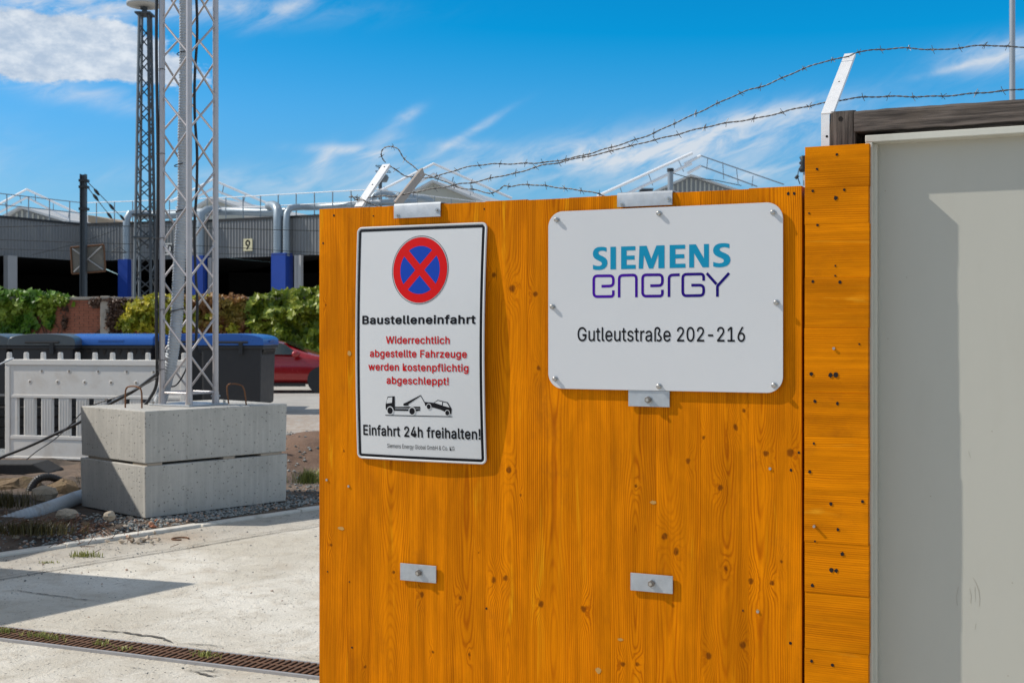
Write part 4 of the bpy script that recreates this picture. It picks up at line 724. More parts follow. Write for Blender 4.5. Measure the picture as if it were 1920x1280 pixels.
for fi, (p, q) in enumerate(faces):
    for z in (TZ0+.085,):
        mb = MB(); mb.cyl(tp(*p, z), tp(*q, z), .0095, 10); mb.build('cross_brace', M['alu'], tr, smooth=True, fixn=False)
    z = TZ0+.10; k = 0; flip = fi in (0, 1, )
    while z < TZ1-HP:
        a_, c_ = (p, q) if ((k % 2 == 0) ^ flip) else (q, p)
        mb = MB(); mb.cyl(tp(*a_, z), tp(*c_, z+HP), .0085, 10); mb.build('diagonal_brace', M['alu'], tr, smooth=True, fixn=False)
        z += HP; k += 1
# ---- cables and ducts on the mast
def am(px, py, Y): return at(px, py, Y+.36)
M['black_rubber'] = simple('black_cable', (.018,.018,.02), .42, var=.15, vs=30)
M['foil'] = simple('grey_flex_duct', (.44,.47,.50), .5, .2, .15, 14, dirt=(.30,.32,.33,.4))
Y0 = 9.0
cb = thing('black_cable', 'thick black cable climbing the left leg of the lattice mast and looping at its foot', 'cable', am(299, 700, 9.05))
lp = tp(-1, 1, 0); lp = Vector((lp.x-.035, lp.y-.01, 0))
leg = [Vector((lp.x+.006*sin(z*3), lp.y, z)) for z in [TZ1-.1-k*.25 for k in range(20)] if z > 1.2]
leg[0].x = lp.x
b = MB(); b.tube(catmull(leg+[Vector((lp.x,lp.y,1.12)), am(293,722,9.15), am(282,745,9.2), am(268,764,9.2)], .03), .0125, 10); b.build('cable', M['black_rubber'], cb, smooth='all')
for z in (1.09, 1.16, 1.55, 2.1, 2.75, 3.4):
    q = tp(-1, 1, z); mb = MB(); mb.tube([q+Vector((.034*cos(k*pi/8)-.012, .034*sin(k*pi/8), .003*sin(k))) for k in range(16)], .0026, 5, closed=True); mb.build('cable_tie', M['black_rubber'], cb)
c2 = thing('slack_cable', 'black cable slanting from the mast down to the left in front of the barrier', 'cable', am(0, 860, 10.3))
b = MB(); b.tube(catmull([am(297,700,9.15), am(285,708,9.2), am(250,733,9.45), am(200,760,9.75), am(150,791,9.95), am(100,815,10.1), am(50,838,10.2), am(0,858,10.3), am(-60,890,10.45), am(-110,905,10.5)], .04), .0135, 10); b.build('cable', M['black_rubber'], c2, smooth='all')
c3 = thing('thin_cable', 'thin black wire sagging beside the slanting black cable', 'cable', am(60, 850, 9.2))
b = MB(); b.tube(catmull([am(297,706,9.1), am(270,722,9.15), am(230,740,9.2), am(180,757,9.25), am(155,772,9.2), am(128,800,9.4), am(100,825,9.6), am(70,845,9.75), am(50,861,9.85)], .03), .0045, 7); b.build('cable', M['black_rubber'], c3, smooth='all')
c4 = thing('inner_cable', 'black cable running up behind the front leg of the lattice mast', 'cable', tp(.6,.9,TZ0))
b = MB(); q = tp(.1,-.3,0); b.tube(catmull([Vector((TC.x+.045+.012*sin(k*1.7), TC.y+.03, TZ0+.45+.3*k)) for k in range(17)], .05), .011, 8); b.build('cable', M['black_rubber'], c4, smooth='all')
b = MB(); b.tube(catmull([Vector((TC.x+.045,TC.y+.03,TZ0+.45)), am(345,700,9.2), am(330,722,9.25), am(318,724,9.3)], .02), .006, 7); b.build('cable', M['black_rubber'], c4, smooth='all')
def corrugated(path, r, pitch, name, mat, parent, amp=.10, seg=14):
    S = catmull(path, pitch/4); rr = [r*(1+amp*(1 if (i % 4) in (0,1) else -1)*.5) for i in range(len(S))]
    b = MB(); b.tube(S, rr, seg); return b.build(name, mat, parent, smooth='all', fixn=False)
du = thing('flexible_duct', 'silver grey ribbed flexible duct rising inside the lattice mast', 'duct', am(303, 752, 9.3))
path = [am(297,760,9.35), am(301,750,9.32), am(306,735,9.28), am(314,705,9.22), am(322,670,9.18), am(328,630,9.15), am(332,590,9.15), am(334,540,9.15), am(337,480,9.15), am(341,420,9.15), am(344,380,9.15), am(345,320,9.15), am(345,250,9.15), am(347,180,9.15), am(348,100,9.15), am(348,20,9.15), am(348,-80,9.15), am(348,-200,9.15), am(348,-400,9.15)]
corrugated(path, .047, .022, 'duct', M['foil'], du, .12)
for (px, py) in ((343,395),(340,310-1),(345,100),(332,582)):
    q = am(px, py, 9.15); mb = MB(); mb.tube([q+Vector((.053*cos(k*pi/8), .053*sin(k*pi/8), .012*cos(k*pi/8))) for k in range(16)], .004, 5, closed=True); mb.build('duct_tie', M['black_rubber'], du)
M['greypipe'] = simple('grey_ground_pipe', (.38,.43,.48), .45, 0, .12, 12, dirt=(.20,.18,.15,.6))
gp = thing('ground_pipe', 'grey ribbed pipe lying on the verge left of the concrete blocks', 'pipe', at(60, 980, 8.6))
path = [at(-90,1010,8.55), at(-30,992,8.6), at(10,979,8.65), at(50,966,8.7), at(90,953,8.85), at(120,942,9.15), at(150,931,9.5), at(190,921,9.9)]
corrugated(path, .052, .026, 'pipe', M['greypipe'], gp, .05, 18)
hs = thing('black_hose', 'black hose arching over the brown boulders', 'hose', at(50, 950, 9.7))
corrugated([at(42,965,9.7), at(50,940,9.75), at(58,915,9.8), at(72,898,9.85), at(92,894,9.9), at(115,902,9.95), at(130,918,10.0), at(143,930,10.05)], .030, .018, 'hose', M['black_rubber'], hs, .12, 12)

# ================================================================ WHITE BARRIER
M['barrier'] = simple('white_barrier_plastic', (.74,.71,.66), .55, 0, .05, 5, .1, 60, .003, dirt=(.50,.42,.33,.35))
M['rubberfoot'] = simple('recycled_rubber_foot', (.035,.034,.033), .8, 0, .3, 18, .6, 60, .006)
YB2 = 12.0
def make_barrier(px_l, Y, rz, label):
    o = at(px_l, 858, Y); z0 = o.z; t = thing('barrier', label, 'barrier', (o.x, o.y, z0), rz, 'white plastic site barriers')
    Mx = ROOTM[t.name]; k = Y/F
    W_ = 1.93; H0 = 0.; zb = .10
    u = lambda px: (px-10)*k*1.0; v_ = lambda py: (858-py)*k
    def bx(mb, x0, x1, y0, y1, za, zb_): mb.box(x0, x1, y0, y1, za, zb_, Mx)
    b = MB(); bx(b, 0, W_, 0, .045, v_(742), v_(682)); bx(b, 0, W_, -.012, .055, v_(684), v_(674)+.004); 
    p = b.build('upper_panel', M['barrier'], t, bevel=.006)
    for row, (py, xs) in enumerate(((695,(87,144,204,262,316,352)), (715,(62,120,176,230,281,330)))):
        for px in xs:
            mb = MB(); n = 16; rr = .021
            ring = [(u(px)+rr*cos(2*pi*q/n), -.0015, v_(py)+rr*sin(2*pi*q/n)) for q in range(n)]
            inn = [(u(px)+rr*.55*cos(2*pi*q/n), -.0008, v_(py)+rr*.55*sin(2*pi*q/n)) for q in range(n)]
            out = [(u(px)+rr*1.12*cos(2*pi*q/n), .0005, v_(py)+rr*1.12*sin(2*pi*q/n)) for q in range(n)]
            inn2 = [(a, .012-.018, c) for a, _, c in inn]
            mb.add([Mx @ Vector(q) for q in out+ring+inn], [(q,(q+1)%n,n+(q+1)%n,n+q) for q in range(n)]+[(n+q,n+(q+1)%n,2*n+(q+1)%n,2*n+q) for q in range(n)])
            mb.build('dimple_rim', M['barrier'], t, smooth='all')
            mb = MB(); mb.add([Mx @ Vector((a, -.0012, c)) for a, _, c in inn], [tuple(range(n))]); mb.build('dimple', M['dimple_shade'], t)
    b = MB(); bx(b, 0, W_, -.006, .05, v_(822), v_(815)); bx(b, 0, W_, 0, .045, 0, v_(821)); bx(b, 0, W_, -.008, .052, -.004, .02); b.build('bottom_rail', M['barrier'], t, bevel=.005)
    b = MB(); bx(b, 0, .055, -.008, .053, .02, v_(684)); b.build('end_post', M['barrier'], t, bevel=.006)
    b = MB(); bx(b, W_-.055, W_, -.008, .053, .02, v_(684)); b.build('end_post', M['barrier'], t, bevel=.006)
    b = MB(); bx(b, .056, W_-.056, -.004, .05, v_(745), v_(739)); b.build('middle_rail', M['barrier'], t, bevel=.004)
    # pickets between the slots
    x = .055; slot = .072; pk_ = .132; pl_ = None
    x += .075; 
    xs = []
    while x+slot < W_-.08: xs.append((x, x+slot)); x += .190
    prev = .056
    for (s0, s1) in xs+[(W_-.056, W_-.056)]:
        if s0-prev > .02:
            mb = MB(); bx(mb, prev, s0, .002, .043, v_(815)+.001, v_(745)-.001); pc = mb.build('picket', M['barrier'], t, bevel=.004)
            nn = 4; 
            for q in range(nn):
                xx = prev+(s0-prev)*(q+.5)/nn
                if s0-prev > .1: mb = MB(); bx(mb, xx-.004, xx+.004, -.002, .003, v_(812), v_(748)); mb.build('rib', M['barrier'], pc)
        prev = s1
    # nubs along the top
    for q in range(11):
        xx = .030+q*(W_-.06)/10; mb = MB()
        prof = [(xx-.026, v_(676)), (xx+.026, v_(676)), (xx+.019, v_(671)), (xx+.018, v_(662)), (xx+.011, v_(660)), (xx-.011, v_(660)), (xx-.018, v_(662)), (xx-.019, v_(671))]
        mb.prism(prof, 'y', .002, .042, Mx); mb.build('nub', M['barrier'], t, bevel=.004)
    return t, Mx
M['dimple_shade'] = simple('dimple_shade_brown', (.24,.20,.16), .6, var=.1)  # shade of the hollows put into a flat dirt-brown colour
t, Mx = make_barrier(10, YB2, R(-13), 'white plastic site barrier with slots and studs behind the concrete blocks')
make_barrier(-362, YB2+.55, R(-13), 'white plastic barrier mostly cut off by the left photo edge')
st = thing('slot_backing_stack', 'made-up black stack added behind the white barrier to darken its slots', 'dark backing', (at(80, 800, 13.2).x, 13.2, .12))  # stack added behind the barrier so that its slots look dark
for k in range(5):
    for j in range(2):
        b = MB(); b.box(-.95+j*.98, -.95+j*.98+.93+random.uniform(-.03,.03), random.uniform(0,.03), .40, k*.115+.002, k*.115+.113, ROOTM[st.name]); b.build('backing_block', M['rubberfoot'], st, bevel=.012)
# rubber foot and wheel
b = MB(); fo = Matrix.Translation(at(14, 893, 10.75))
b.prism([(-.50,0),(.36,0),(.36,.03),(.22,.11),(-.36,.11),(-.50,.04)], 'y', .0, .38, fo); b.build('foot', M['rubberfoot'], t, bevel=.012)
q = at(106, 860, 12.05)
b = MB(); b.cyl(q+Vector((0,-.02,0)), q+Vector((0,.03,0)), .075, 24); w_ = b.build('wheel', M['rubberfoot'], t, bevel=.01); b = MB(); b.cyl(q+Vector((0,-.024,0)), q+Vector((0,.034,0)), .03, 14); b.build('hub', M['galv'], w_)
q = at(12, 677, 11.8); b = MB(); b.tube([q+Vector((-.06,0,-.03)), q, q+Vector((.07,0,.03))], .008, 6); tag(b.build('barrier_clip', M['galv']), 'grey metal clip joining the two white barriers', 'clip')

# ================================================================ WASTE BINS
M['bin_dark'] = simple('anthracite_bin_plastic', (.019,.019,.021), .5, 0, .15, 4, .1, 50, dirt=(.035,.033,.03,.4))
M['lid_blue'] = simple('blue_lid', (.02,.115,.42), .30, 0, .08, 3, dirt=(.05,.12,.36,.3))
M['lid_grey'] = simple('grey_lid', (.07,.085,.095), .35, 0, .08, 3, dirt=(.12,.13,.13,.4))
M['bin_fit'] = simple('bin_fittings', (.015,.016,.018), .5)
def make_bin(label, lid, x, y, rz):
    """1100 litre bin: width along x, depth along y, front at y=0"""
    t = thing('waste_bin', label, 'bin', (x, y, 0), rz, 'large wheeled waste bins behind the barrier'); Mx = ROOTM[t.name]
    W_, D_, Z0, Z1 = 1.36, 1.05, .12, 1.15
    b = MB(); i = .045
    vs = [(i,i,Z0),(W_-i,i,Z0),(W_-i,D_-i*.6,Z0),(i,D_-i*.6,Z0),(.02,.02,Z1),(W_-.02,.02,Z1),(W_-.02,D_-.02,Z1),(.02,D_-.02,Z1)]
    b.add(vs, [(0,3,2,1),(4,5,6,7),(0,1,5,4),(1,2,6,5),(2,3,7,6),(3,0,4,7)], Mx); b.build('body', M['bin_dark'], t, bevel=.04, segs=3)
    b = MB(); b.box(-.015, W_+.015, -.02, D_+.02, Z1-.06, Z1, Mx); rim = b.build('rim', M['bin_dark'], t, bevel=.012)
    for k in range(9):
        xx = .16+k*.13; b = MB(); b.add([Mx @ Vector(q) for q in ((xx-.035,.014,Z1-.075),(xx+.035,.014,Z1-.075),(xx,.028,Z1-.19),(xx-.035,-.012,Z1-.075),(xx+.035,-.012,Z1-.075))], [(0,1,2),(3,4,1,0),(3,2,4),(3,0,2),(4,2,1)]); b.build('gusset', M['bin_fit'], t)
    # lid: arched across its depth
    prof = []; n = 18
    for k in range(n+1):
        a = pi*k/n; yy = D_/2-(D_/2+.03)*cos(a); zz = Z1+.035+.165*sin(a)**.55; prof.append((yy, zz))
    prof = [(-.035, Z1+.002)]+prof+[(D_+.035, Z1+.002)]
    b = MB(); b.prism(prof, 'x', -.03, W_+.03, Mx); ld = b.build('lid', lid, t, smooth=True, bevel=.01)
    for xx in (.10, .46):
        pass
    b = MB(); b.box(W_*.5-.22, W_*.5+.22, -.055, -.035, Z1+.06, Z1+.10, Mx); b.build('lid_handle', lid, ld, bevel=.008)
    for xx in (-.065, W_+.012):
        b = MB(); b.box(xx, xx+.045, D_*.30, D_*.30+.07, Z1-.15, Z1+.06, Mx); b.build('side_arm', M['bin_fit'], t, bevel=.008)
        b = MB(); b.cyl(Mx @ Vector((xx+.02, D_*.22, Z1+.055)), Mx @ Vector((xx+.02, D_*.75, Z1+.055)), .018, 8); b.build('lift_bar', M['bin_fit'], t)
    for xx in (.16, W_-.16):
        for yy in (.18, D_-.2):
            b = MB(); b.cyl(Mx @ Vector((xx-.025,yy,.10)), Mx @ Vector((xx+.025,yy,.10)), .10, 16); wl = b.build('wheel', M['bin_fit'], t); b = MB(); b.box(xx-.04, xx+.04, yy-.03, yy+.03, .16, Z0+.002, Mx); b.build('castor_fork', M['galv'], wl)
    return t
q = at(150, 700, 21.0); make_bin('waste bin with a blue lid, its gusseted front towards the yard', M['lid_blue'], q.x-.14, q.y, R(1))
q = at(398, 700, 20.7); make_bin('waste bin with a blue lid, rightmost of the row beside the red car', M['lid_blue'], q.x+.84, q.y, R(90.5))
q = at(302, 700, 21.2); make_bin('waste bin with a blue lid behind the lattice mast', M['lid_blue'], q.x+.95, q.y+.35, R(91))
q = at(22, 700, 20.6); make_bin('waste bin with a grey lid left of the blue lidded bins', M['lid_grey'], q.x+1.04, q.y, R(93))
q = at(-105, 700, 20.6); make_bin('waste bin with a grey lid cut off by the left photo edge', M['lid_grey'], q.x+1.08, q.y, R(92))

# ================================================================ RED CAR (side on, nose to the right)
M['car_red'] = simple('red_car_paint', (.30,.005,.008), .25, .15, .03, 2, coat=.8)
M['glass'] = simple('car_glass', (.02,.03,.03), .05, 0, .02, 2, spec=.9)
M['tyre'] = simple('tyre', (.02,.02,.02), .8)
CY = 27.6
def car():
    q = at(612, 737, CY); xw = q.x   # front wheel centre
    t = thing('red_car', 'red hatchback parked behind the bins with its nose hidden by the gate', 'car', (xw-1.3, CY+.8, 0)); 
    k = CY/F; X = lambda px: (px-CX)*k; Z = lambda py: CH-(py-HY)*k
    # stations along the car: (x, sill z, belt z, roof z, half width low, half width roof)
    xf = xw+.78; xr = xw-3.35
    st = [(xf,.42,.62,.62,.55,.5),(xf-.10,.22,.76,.78,.80,.7),(xf-.45,.20,.84,.90,.88,.78),(xf-.95,.20,.90,.98,.90,.78),(xw-.35,.20,.93,1.03,.90,.74),(xw-.70,.20,.94,1.16,.90,.66),(xw-1.05,.20,.95,1.31,.90,.60),(xw-1.45,.20,.96,1.37,.90,.59),(xw-2.2,.20,.97,1.36,.90,.59),(xw-2.8,.21,.99,1.28,.89,.57),(xr+.25,.26,1.0,1.14,.86,.6),(xr,.40,.9,.92,.74,.6)]
    b = MB(); n = len(st); vs = []
    for (x, s_, be, ro, hw, hr) in st:
        for (yy, zz) in ((-hw*.93,s_),(-hw,s_+.16),(-hw,(s_+be)*.55),(-hw*.97,be),(-hr,ro-.02),(-hr*.6,ro+.01),(hr*.6,ro+.01),(hr,ro-.02),(hw*.97,be),(hw,(s_+be)*.55),(hw,s_+.16),(hw*.93,s_)):
            vs.append((x, CY+.9+yy, zz))
    m_ = 12; fs = []
    for i in range(n-1):
        for j in range(m_): fs.append((i*m_+j, i*m_+(j+1)%m_, (i+1)*m_+(j+1)%m_, (i+1)*m_+j))
    fs += [tuple(range(m_)), tuple((n-1)*m_+j for j in range(m_))]
    b.add(vs, fs); o = b.build('body', M['car_red'], t, smooth=True); 
    sub = o.modifiers.new('round', 'SUBSURF'); sub.levels = 1; sub.render_levels = 1
    yS = lambda z, be, ro, hr: 0
    # side glass: panes laid just outside the greenhouse side
    def pane(pts, side=-1):
        b = MB(); out = []
        for (x, z) in pts:
            # side plane between belt (.93..) and roof: y leans inward
            f_ = min(1, max(0, (z-.95)/(1.33-.95))); hwid = .90-.29*f_
            out.append((x, CY+.9+side*(hwid+.012), z))
        b.add(out, [tuple(range(len(out)))]); return b.build('side_window', M['glass'], t)
    for sd in (-1, 1):
        pane([(xw-.55,.985),(xw-.95,1.25),(xw-1.20,1.315),(xw-1.72,1.33),(xw-1.72,.99)], sd); pane([(xw-1.80,.99),(xw-1.80,1.33),(xw-2.55,1.29),(xw-2.75,1.20),(xw-2.75,1.01)], sd)
    b = MB(); b.add([(xw-.38,CY+.25,1.035),(xw-.38,CY+1.55,1.035),(xw-1.02,CY+1.42,1.325),(xw-1.02,CY+.38,1.325)], [(0,1,2,3)]); b.build('windscreen', M['glass'], t)
    for (wx) in (xw, xw-2.55):
        for yy in (CY+.02, CY+1.60):
            b = MB(); b.cyl((wx,yy,.31), (wx,yy+.20,.31), .315, 28); w_ = b.build('wheel', M['tyre'], t, bevel=.02)
            b = MB(); b.cyl((wx,yy-.006,.31), (wx,yy+.206,.31), .20, 20); b.build('rim', M['galv'], w_)
        b = MB(); b.cyl((wx,CY-.012,.33), (wx,CY+.1,.33), .345, 28); b.build('wheel_arch', M['bin_fit'], t)
    q_ = Vector((xw-.62, CY-.10, 1.0)); rock_m = MB(); rock_m.tube([q_+Vector((-.09,0,0)), q_+Vector((-.05,0,0)), q_+Vector((.05,0,.0)), q_+Vector((.10,0,-.02))], [.045,.085,.08,.04], 12); rock_m.build('wing_mirror', M['car_red'], t, smooth='all')
    b = MB(); b.box(xw-1.77, xw-1.755, CY-.006, CY+.0, .3, .93); b.build('door_gap', M['hole'], t)
    b = MB(); b.box(xw-2.8, xw-.4, CY+.01, CY+.06, .17, .25); b.build('sill', M['bin_fit'], t)
    b = MB(); b.box(xw-1.68, xw-1.50, CY-.02, CY-.0, .80, .83); b.build('door_handle', M['car_red'], t, bevel=.005)
    return t
ct = car(); ct.scale = (.9, .9, .88)

# ================================================================ IVY WALL
WY = 33.0
M['brick'] = simple('old_red_brick', (.30,.105,.06), .9, 0, .3, 5, .4, 30, .01, dirt=(.14,.07,.05,.55))
M['mortar'] = simple('mortar', (.17,.12,.10), .95, var=.2, vs=5)
M['coping'] = simple('stone_coping', (.36,.32,.27), .9, var=.2, vs=4, bump=.5, bs=12, bd=.02, dirt=(.16,.14,.10,.5))
wl = thing('brick_wall', 'old red brick garden wall overgrown with ivy behind the bins', 'wall', (-9, WY, 0))
wx0, wx1 = at(-60, 600, WY).x, at(680, 600, WY).x; wzt = at(0, 562, WY).z
b = MB(); b.box(wx0-14, wx1+30, WY+.012, WY+.36, -.1, wzt); b.build('mortar_core', M['mortar'], wl)
b = MB(); random.seed(2)
z = .0; r_ = 0
while z < wzt-.07:
    x = wx0-(.13 if r_ % 2 else 0)
    while x < wx1:
        e = random.uniform(-.004,.007); b.box(x+.006, x+.244, WY-.010+e, WY+.02, z+.005, z+.066); x += .25
    z += .072; r_ += 1
o = b.build('bricks', M['brick'], wl, fixn=False); o['kind'] = 'stuff'
x = wx0-14
while x < wx1+30:
    b = MB(); b.box(x+.004, x+.596, WY-.06, WY+.42, wzt+.001, wzt+.07+random.uniform(-.01,.015)); b.build('coping_stone', M['coping'], wl, bevel=.01); x += .6
q = at(199, 600, WY); b = MB(); b.box(q.x-.12, q.x+.12, WY-.14, WY-.012, 0, wzt+.10); b.build('pier', M['coping'], wl, bevel=.02)
M['ivy_green'] = leafmat('ivy_green', (.03,.09,.010), (.14,.29,.025), (.24,.31,.03))
M['ivy_yellow'] = leafmat('ivy_yellow', (.22,.24,.015), (.62,.53,.04), (.18,.24,.02))
M['ivy_red'] = leafmat('ivy_rust', (.17,.06,.02), (.32,.16,.05), (.30,.24,.04))
M['ivy_lime'] = leafmat('ivy_lime', (.07,.13,.010), (.27,.33,.025), (.33,.35,.03))
M['ivy_dead'] = leafmat('ivy_bare', (.06,.03,.02), (.14,.08,.05))
def leaf(b, p, s_, out=Vector((-.35,-1,.45))):
    d1 = (out+Vector((random.gauss(0,.7), random.gauss(0,.3), random.gauss(0,.7)))).normalized()
    u = d1.orthogonal().normalized(); u = Matrix.Rotation(random.uniform(0,6.28), 3, d1) @ u; v_ = d1.cross(u)
    # little three-lobed leaf, folded along its midrib
    P = [p-u*s_*.5, p-u*s_*.1+v_*s_*.5+d1*s_*.08, p+u*s_*.15+v_*s_*.22, p+u*s_*.6-d1*s_*.12, p+u*s_*.15-v_*s_*.22, p-u*s_*.1-v_*s_*.5+d1*s_*.08]
    b.add(P, [(0,1,2,3),(0,3,4,5)])
def ivy(name, label, shapes, mat, n, size, seed, stems=True):
    """shapes: list of (px, py, rx_px, ry_px, bulge m)"""
    random.seed(seed); t = thing(name, label, 'ivy', (at(shapes[0][0], 600, WY).x, WY-.1, 0)); b = MB()
    tot = sum(s_[2]*s_[3] for s_ in shapes)
    for (px, py, rx, ry, bul) in shapes:
        c = at(px, py, WY-.1); RX = rx*WY/F; RZ = ry*WY/F
        for _ in range(int(n*rx*ry/tot)):
            a = random.uniform(0, 2*pi); rr = sqrt(random.random())*random.uniform(.9,1.12); ex = rr*cos(a); ez = rr*sin(a)
            clump = mn.noise(Vector((c.x+ex*RX, ez*RZ+c.z, seed))*2.2)
            dep = bul*sqrt(max(0, 1-min(1, rr*rr)))*(.5+1.1*clump)+random.uniform(-.16,.10)
            if mn.noise(Vector((c.x+ex*RX+9, ez*RZ+c.z, seed+4.))*3.4) < -.12 and random.random() < .85: continue
            z = c.z+ez*RZ
            if z < .02: continue
            if z > wzt+.02: y = WY+random.uniform(-.15, .35)-dep*.5
            else: y = WY-.05-max(.0, dep)
            leaf(b, Vector((c.x+ex*RX, y, z)), size*random.choice([.55,.7,.85,1.,1.25]))
    f = b.build('foliage', mat, t, fixn=False); f['kind'] = 'stuff'
    b = MB()
    for _ in range(16):
        s_ = random.choice(shapes); x = at(s_[0]+random.uniform(-1,1)*s_[2]*.7, 600, WY).x; zt = at(s_[0], s_[1], WY).z; P = [Vector((x, WY-.03, 0))]
        for k in range(7): P.append(P[-1]+Vector((random.gauss(0,.12), 0, zt/7)))
        for q_ in P: q_.y = WY-.035
        b.tube(P, .012, 5)
    b.build('stems', M['ivy_dead'], t)
ivy('ivy', 'bright green ivy hanging over the left end of the brick wall', [(-30,600,60,60,.35),(20,570,50,26,.4),(10,610,34,60,.35),(40,600,30,50,.25),(80,563,46,15,.3),(92,590,9,28,.15),(85,575,16,26,.2),(120,562,22,9,.2),(44,620,8,36,.1),(60,556,22,12,.25)], M['ivy_green'], 6500, .17, 3)
ivy('ivy', 'dark nearly bare creeper beside the wall pier', [(215,590,18,30,.1),(212,610,14,40,.1),(235,575,26,16,.12),(182,566,16,10,.08),(120,590,6,28,.06),(205,566,22,7,.12)], M['ivy_dead'], 2600, .09, 4)
ivy('ivy', 'yellow ivy on the wall left of the lattice mast', [(275,580,40,24,.35),(262,598,34,22,.3),(240,606,22,18,.25),(300,565,30,15,.3),(300,600,30,26,.25),(250,615,20,8,.15)], M['ivy_yellow'], 2900, .17, 5)
ivy('ivy', 'rust brown and yellow creeper right of the lattice mast', [(400,590,60,36,.22),(440,575,26,22,.2),(350,575,34,22,.25),(430,605,30,26,.2),(395,565,46,12,.25)], M['ivy_red'], 3400, .15, 6)
ivy('ivy', 'yellow green tendrils mixed into the rust brown creeper', [(350,590,26,30,.28),(425,615,26,16,.28),(395,600,14,10,.3),(378,560,24,8,.3),(330,570,14,20,.3)], M['ivy_yellow'], 1500, .12, 8)
ivy('ivy', 'large lime green ivy mass above the red car', [(530,600,66,52,.75),(575,600,60,56,.8),(600,640,70,60,.7),(500,590,40,40,.6),(490,575,26,22,.5),(540,560,50,16,.6),(590,552,46,13,.6),(560,650,60,50,.5),(640,590,60,50,.7)], M['ivy_lime'], 9500, .20, 7)

# ================================================================ ROUNDHOUSE
ZT = 7.6; ZC = 5.45
M['clad'] = simple('grey_cladding', (.21,.218,.225), .55, .1, .12, .5, dirt=(.31,.31,.29,.45), stretch=(1,1,.4))
M['roofsheet'] = simple('pale_roof_sheet', (.55,.56,.56), .6, 0, .1, .3, dirt=(.40,.40,.40,.4))
M['rooftan'] = simple('tan_roof', (.36,.28,.20), .8, 0, .15, .6)
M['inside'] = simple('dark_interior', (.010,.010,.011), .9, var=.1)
M['wpost'] = simple('pale_post', (.40,.40,.40), .6, var=.1, vs=1)
M['blue_wrap'] = simple('blue_post_wrap', (.005,.045,.30), .45, var=.08, vs=1)
M['white_rail'] = simple('white_rail', (.82,.83,.85), .5, 0, .05, 1)
M['grey_rail'] = simple('grey_rail_post', (.24,.28,.32), .5, .3, .1, 1)
M['duct'] = simple('spiral_duct', (.30,.36,.41), .42, .35, .1, 1.5)
fac = [(-500,355),(0,404),(157,419),(400,411.5),(600,402),(705,397.5),(900,417),(1150,432),(1480,447),(1800,457)]
def fpt(px, yt): Y = (ZT-CH)*F/(HY-yt); return Vector(((px-CX)/F*Y, Y, 0))
FV = [fpt(*q) for q in fac]
rh = thing('roundhouse', 'long low grey corrugated engine shed with dark open bays behind the wall', 'building', (FV[2].x, FV[2].y, 0))
def vnorm(i):
    a = FV[max(i-1,0)]; c = FV[min(i+1,len(FV)-1)]; d_ = (c-a).normalized(); n_ = Vector((-d_.y, d_.x, 0)); return n_ if n_.y > 0 else -n_
def inward(i):
    d_ = (FV[i+1]-FV[i]).normalized(); return Vector((-d_.y, d_.x, 0)) if Vector((-d_.y, d_.x, 0)).y > 0 else Vector((d_.y, -d_.x, 0))
for i in range(len(FV)-1):
    A_, B_ = FV[i], FV[i+1]; L_ = (B_-A_).length; d_ = (B_-A_).normalized(); nn = inward(i)
    b = MB(); vs = []; n = int(L_/.20); 
    for k in range(n):
        for (f_, o_) in ((0,0),(.35,0),(.5,-.05),(.85,-.05)):
            p = A_+d_*(L_*(k+f_)/n)+nn*o_; vs += [(p.x,p.y,ZC),(p.x,p.y,ZT-.12)]
    p = B_; vs += [(p.x,p.y,ZC),(p.x,p.y,ZT-.12)]
    b.add(vs, [(2*j,2*j+2,2*j+3,2*j+1) for j in range(len(vs)//2-1)])
    b.build('cladding', M['clad'], rh, fixn=False)
    b = MB(); Q = [A_-nn*.10, B_-nn*.10, B_+nn*.2, A_+nn*.2]
    b.add([(q.x,q.y,ZT-.12) for q in Q]+[(q.x,q.y,ZT) for q in Q], [(0,3,2,1),(4,5,6,7),(0,1,5,4),(1,2,6,5),(2,3,7,6),(3,0,4,7)]); b.build('parapet_trim', M['bin_fit'], rh)
    b = MB(); Q = [A_+nn*.2, B_+nn*.2, B_+vnorm(i+1)*26, A_+vnorm(i)*26]
    b.add([(Q[0].x,Q[0].y,ZT-.05),(Q[1].x,Q[1].y,ZT-.05),(Q[2].x,Q[2].y,ZT+.25),(Q[3].x,Q[3].y,ZT+.25)], [(0,1,2,3)]); b.build('roof', M['roofsheet'], rh)
    b = MB(); b.add([(Q[0].x,Q[0].y,ZC+.1),(Q[1].x,Q[1].y,ZC+.1),(Q[2].x,Q[2].y,ZC+.1),(Q[3].x,Q[3].y,ZC+.1),(Q[2].x,Q[2].y,-.1),(Q[3].x,Q[3].y,-.1)], [(0,1,2,3),(3,2,4,5)]); b.build('inner_wall', M['inside'], rh)
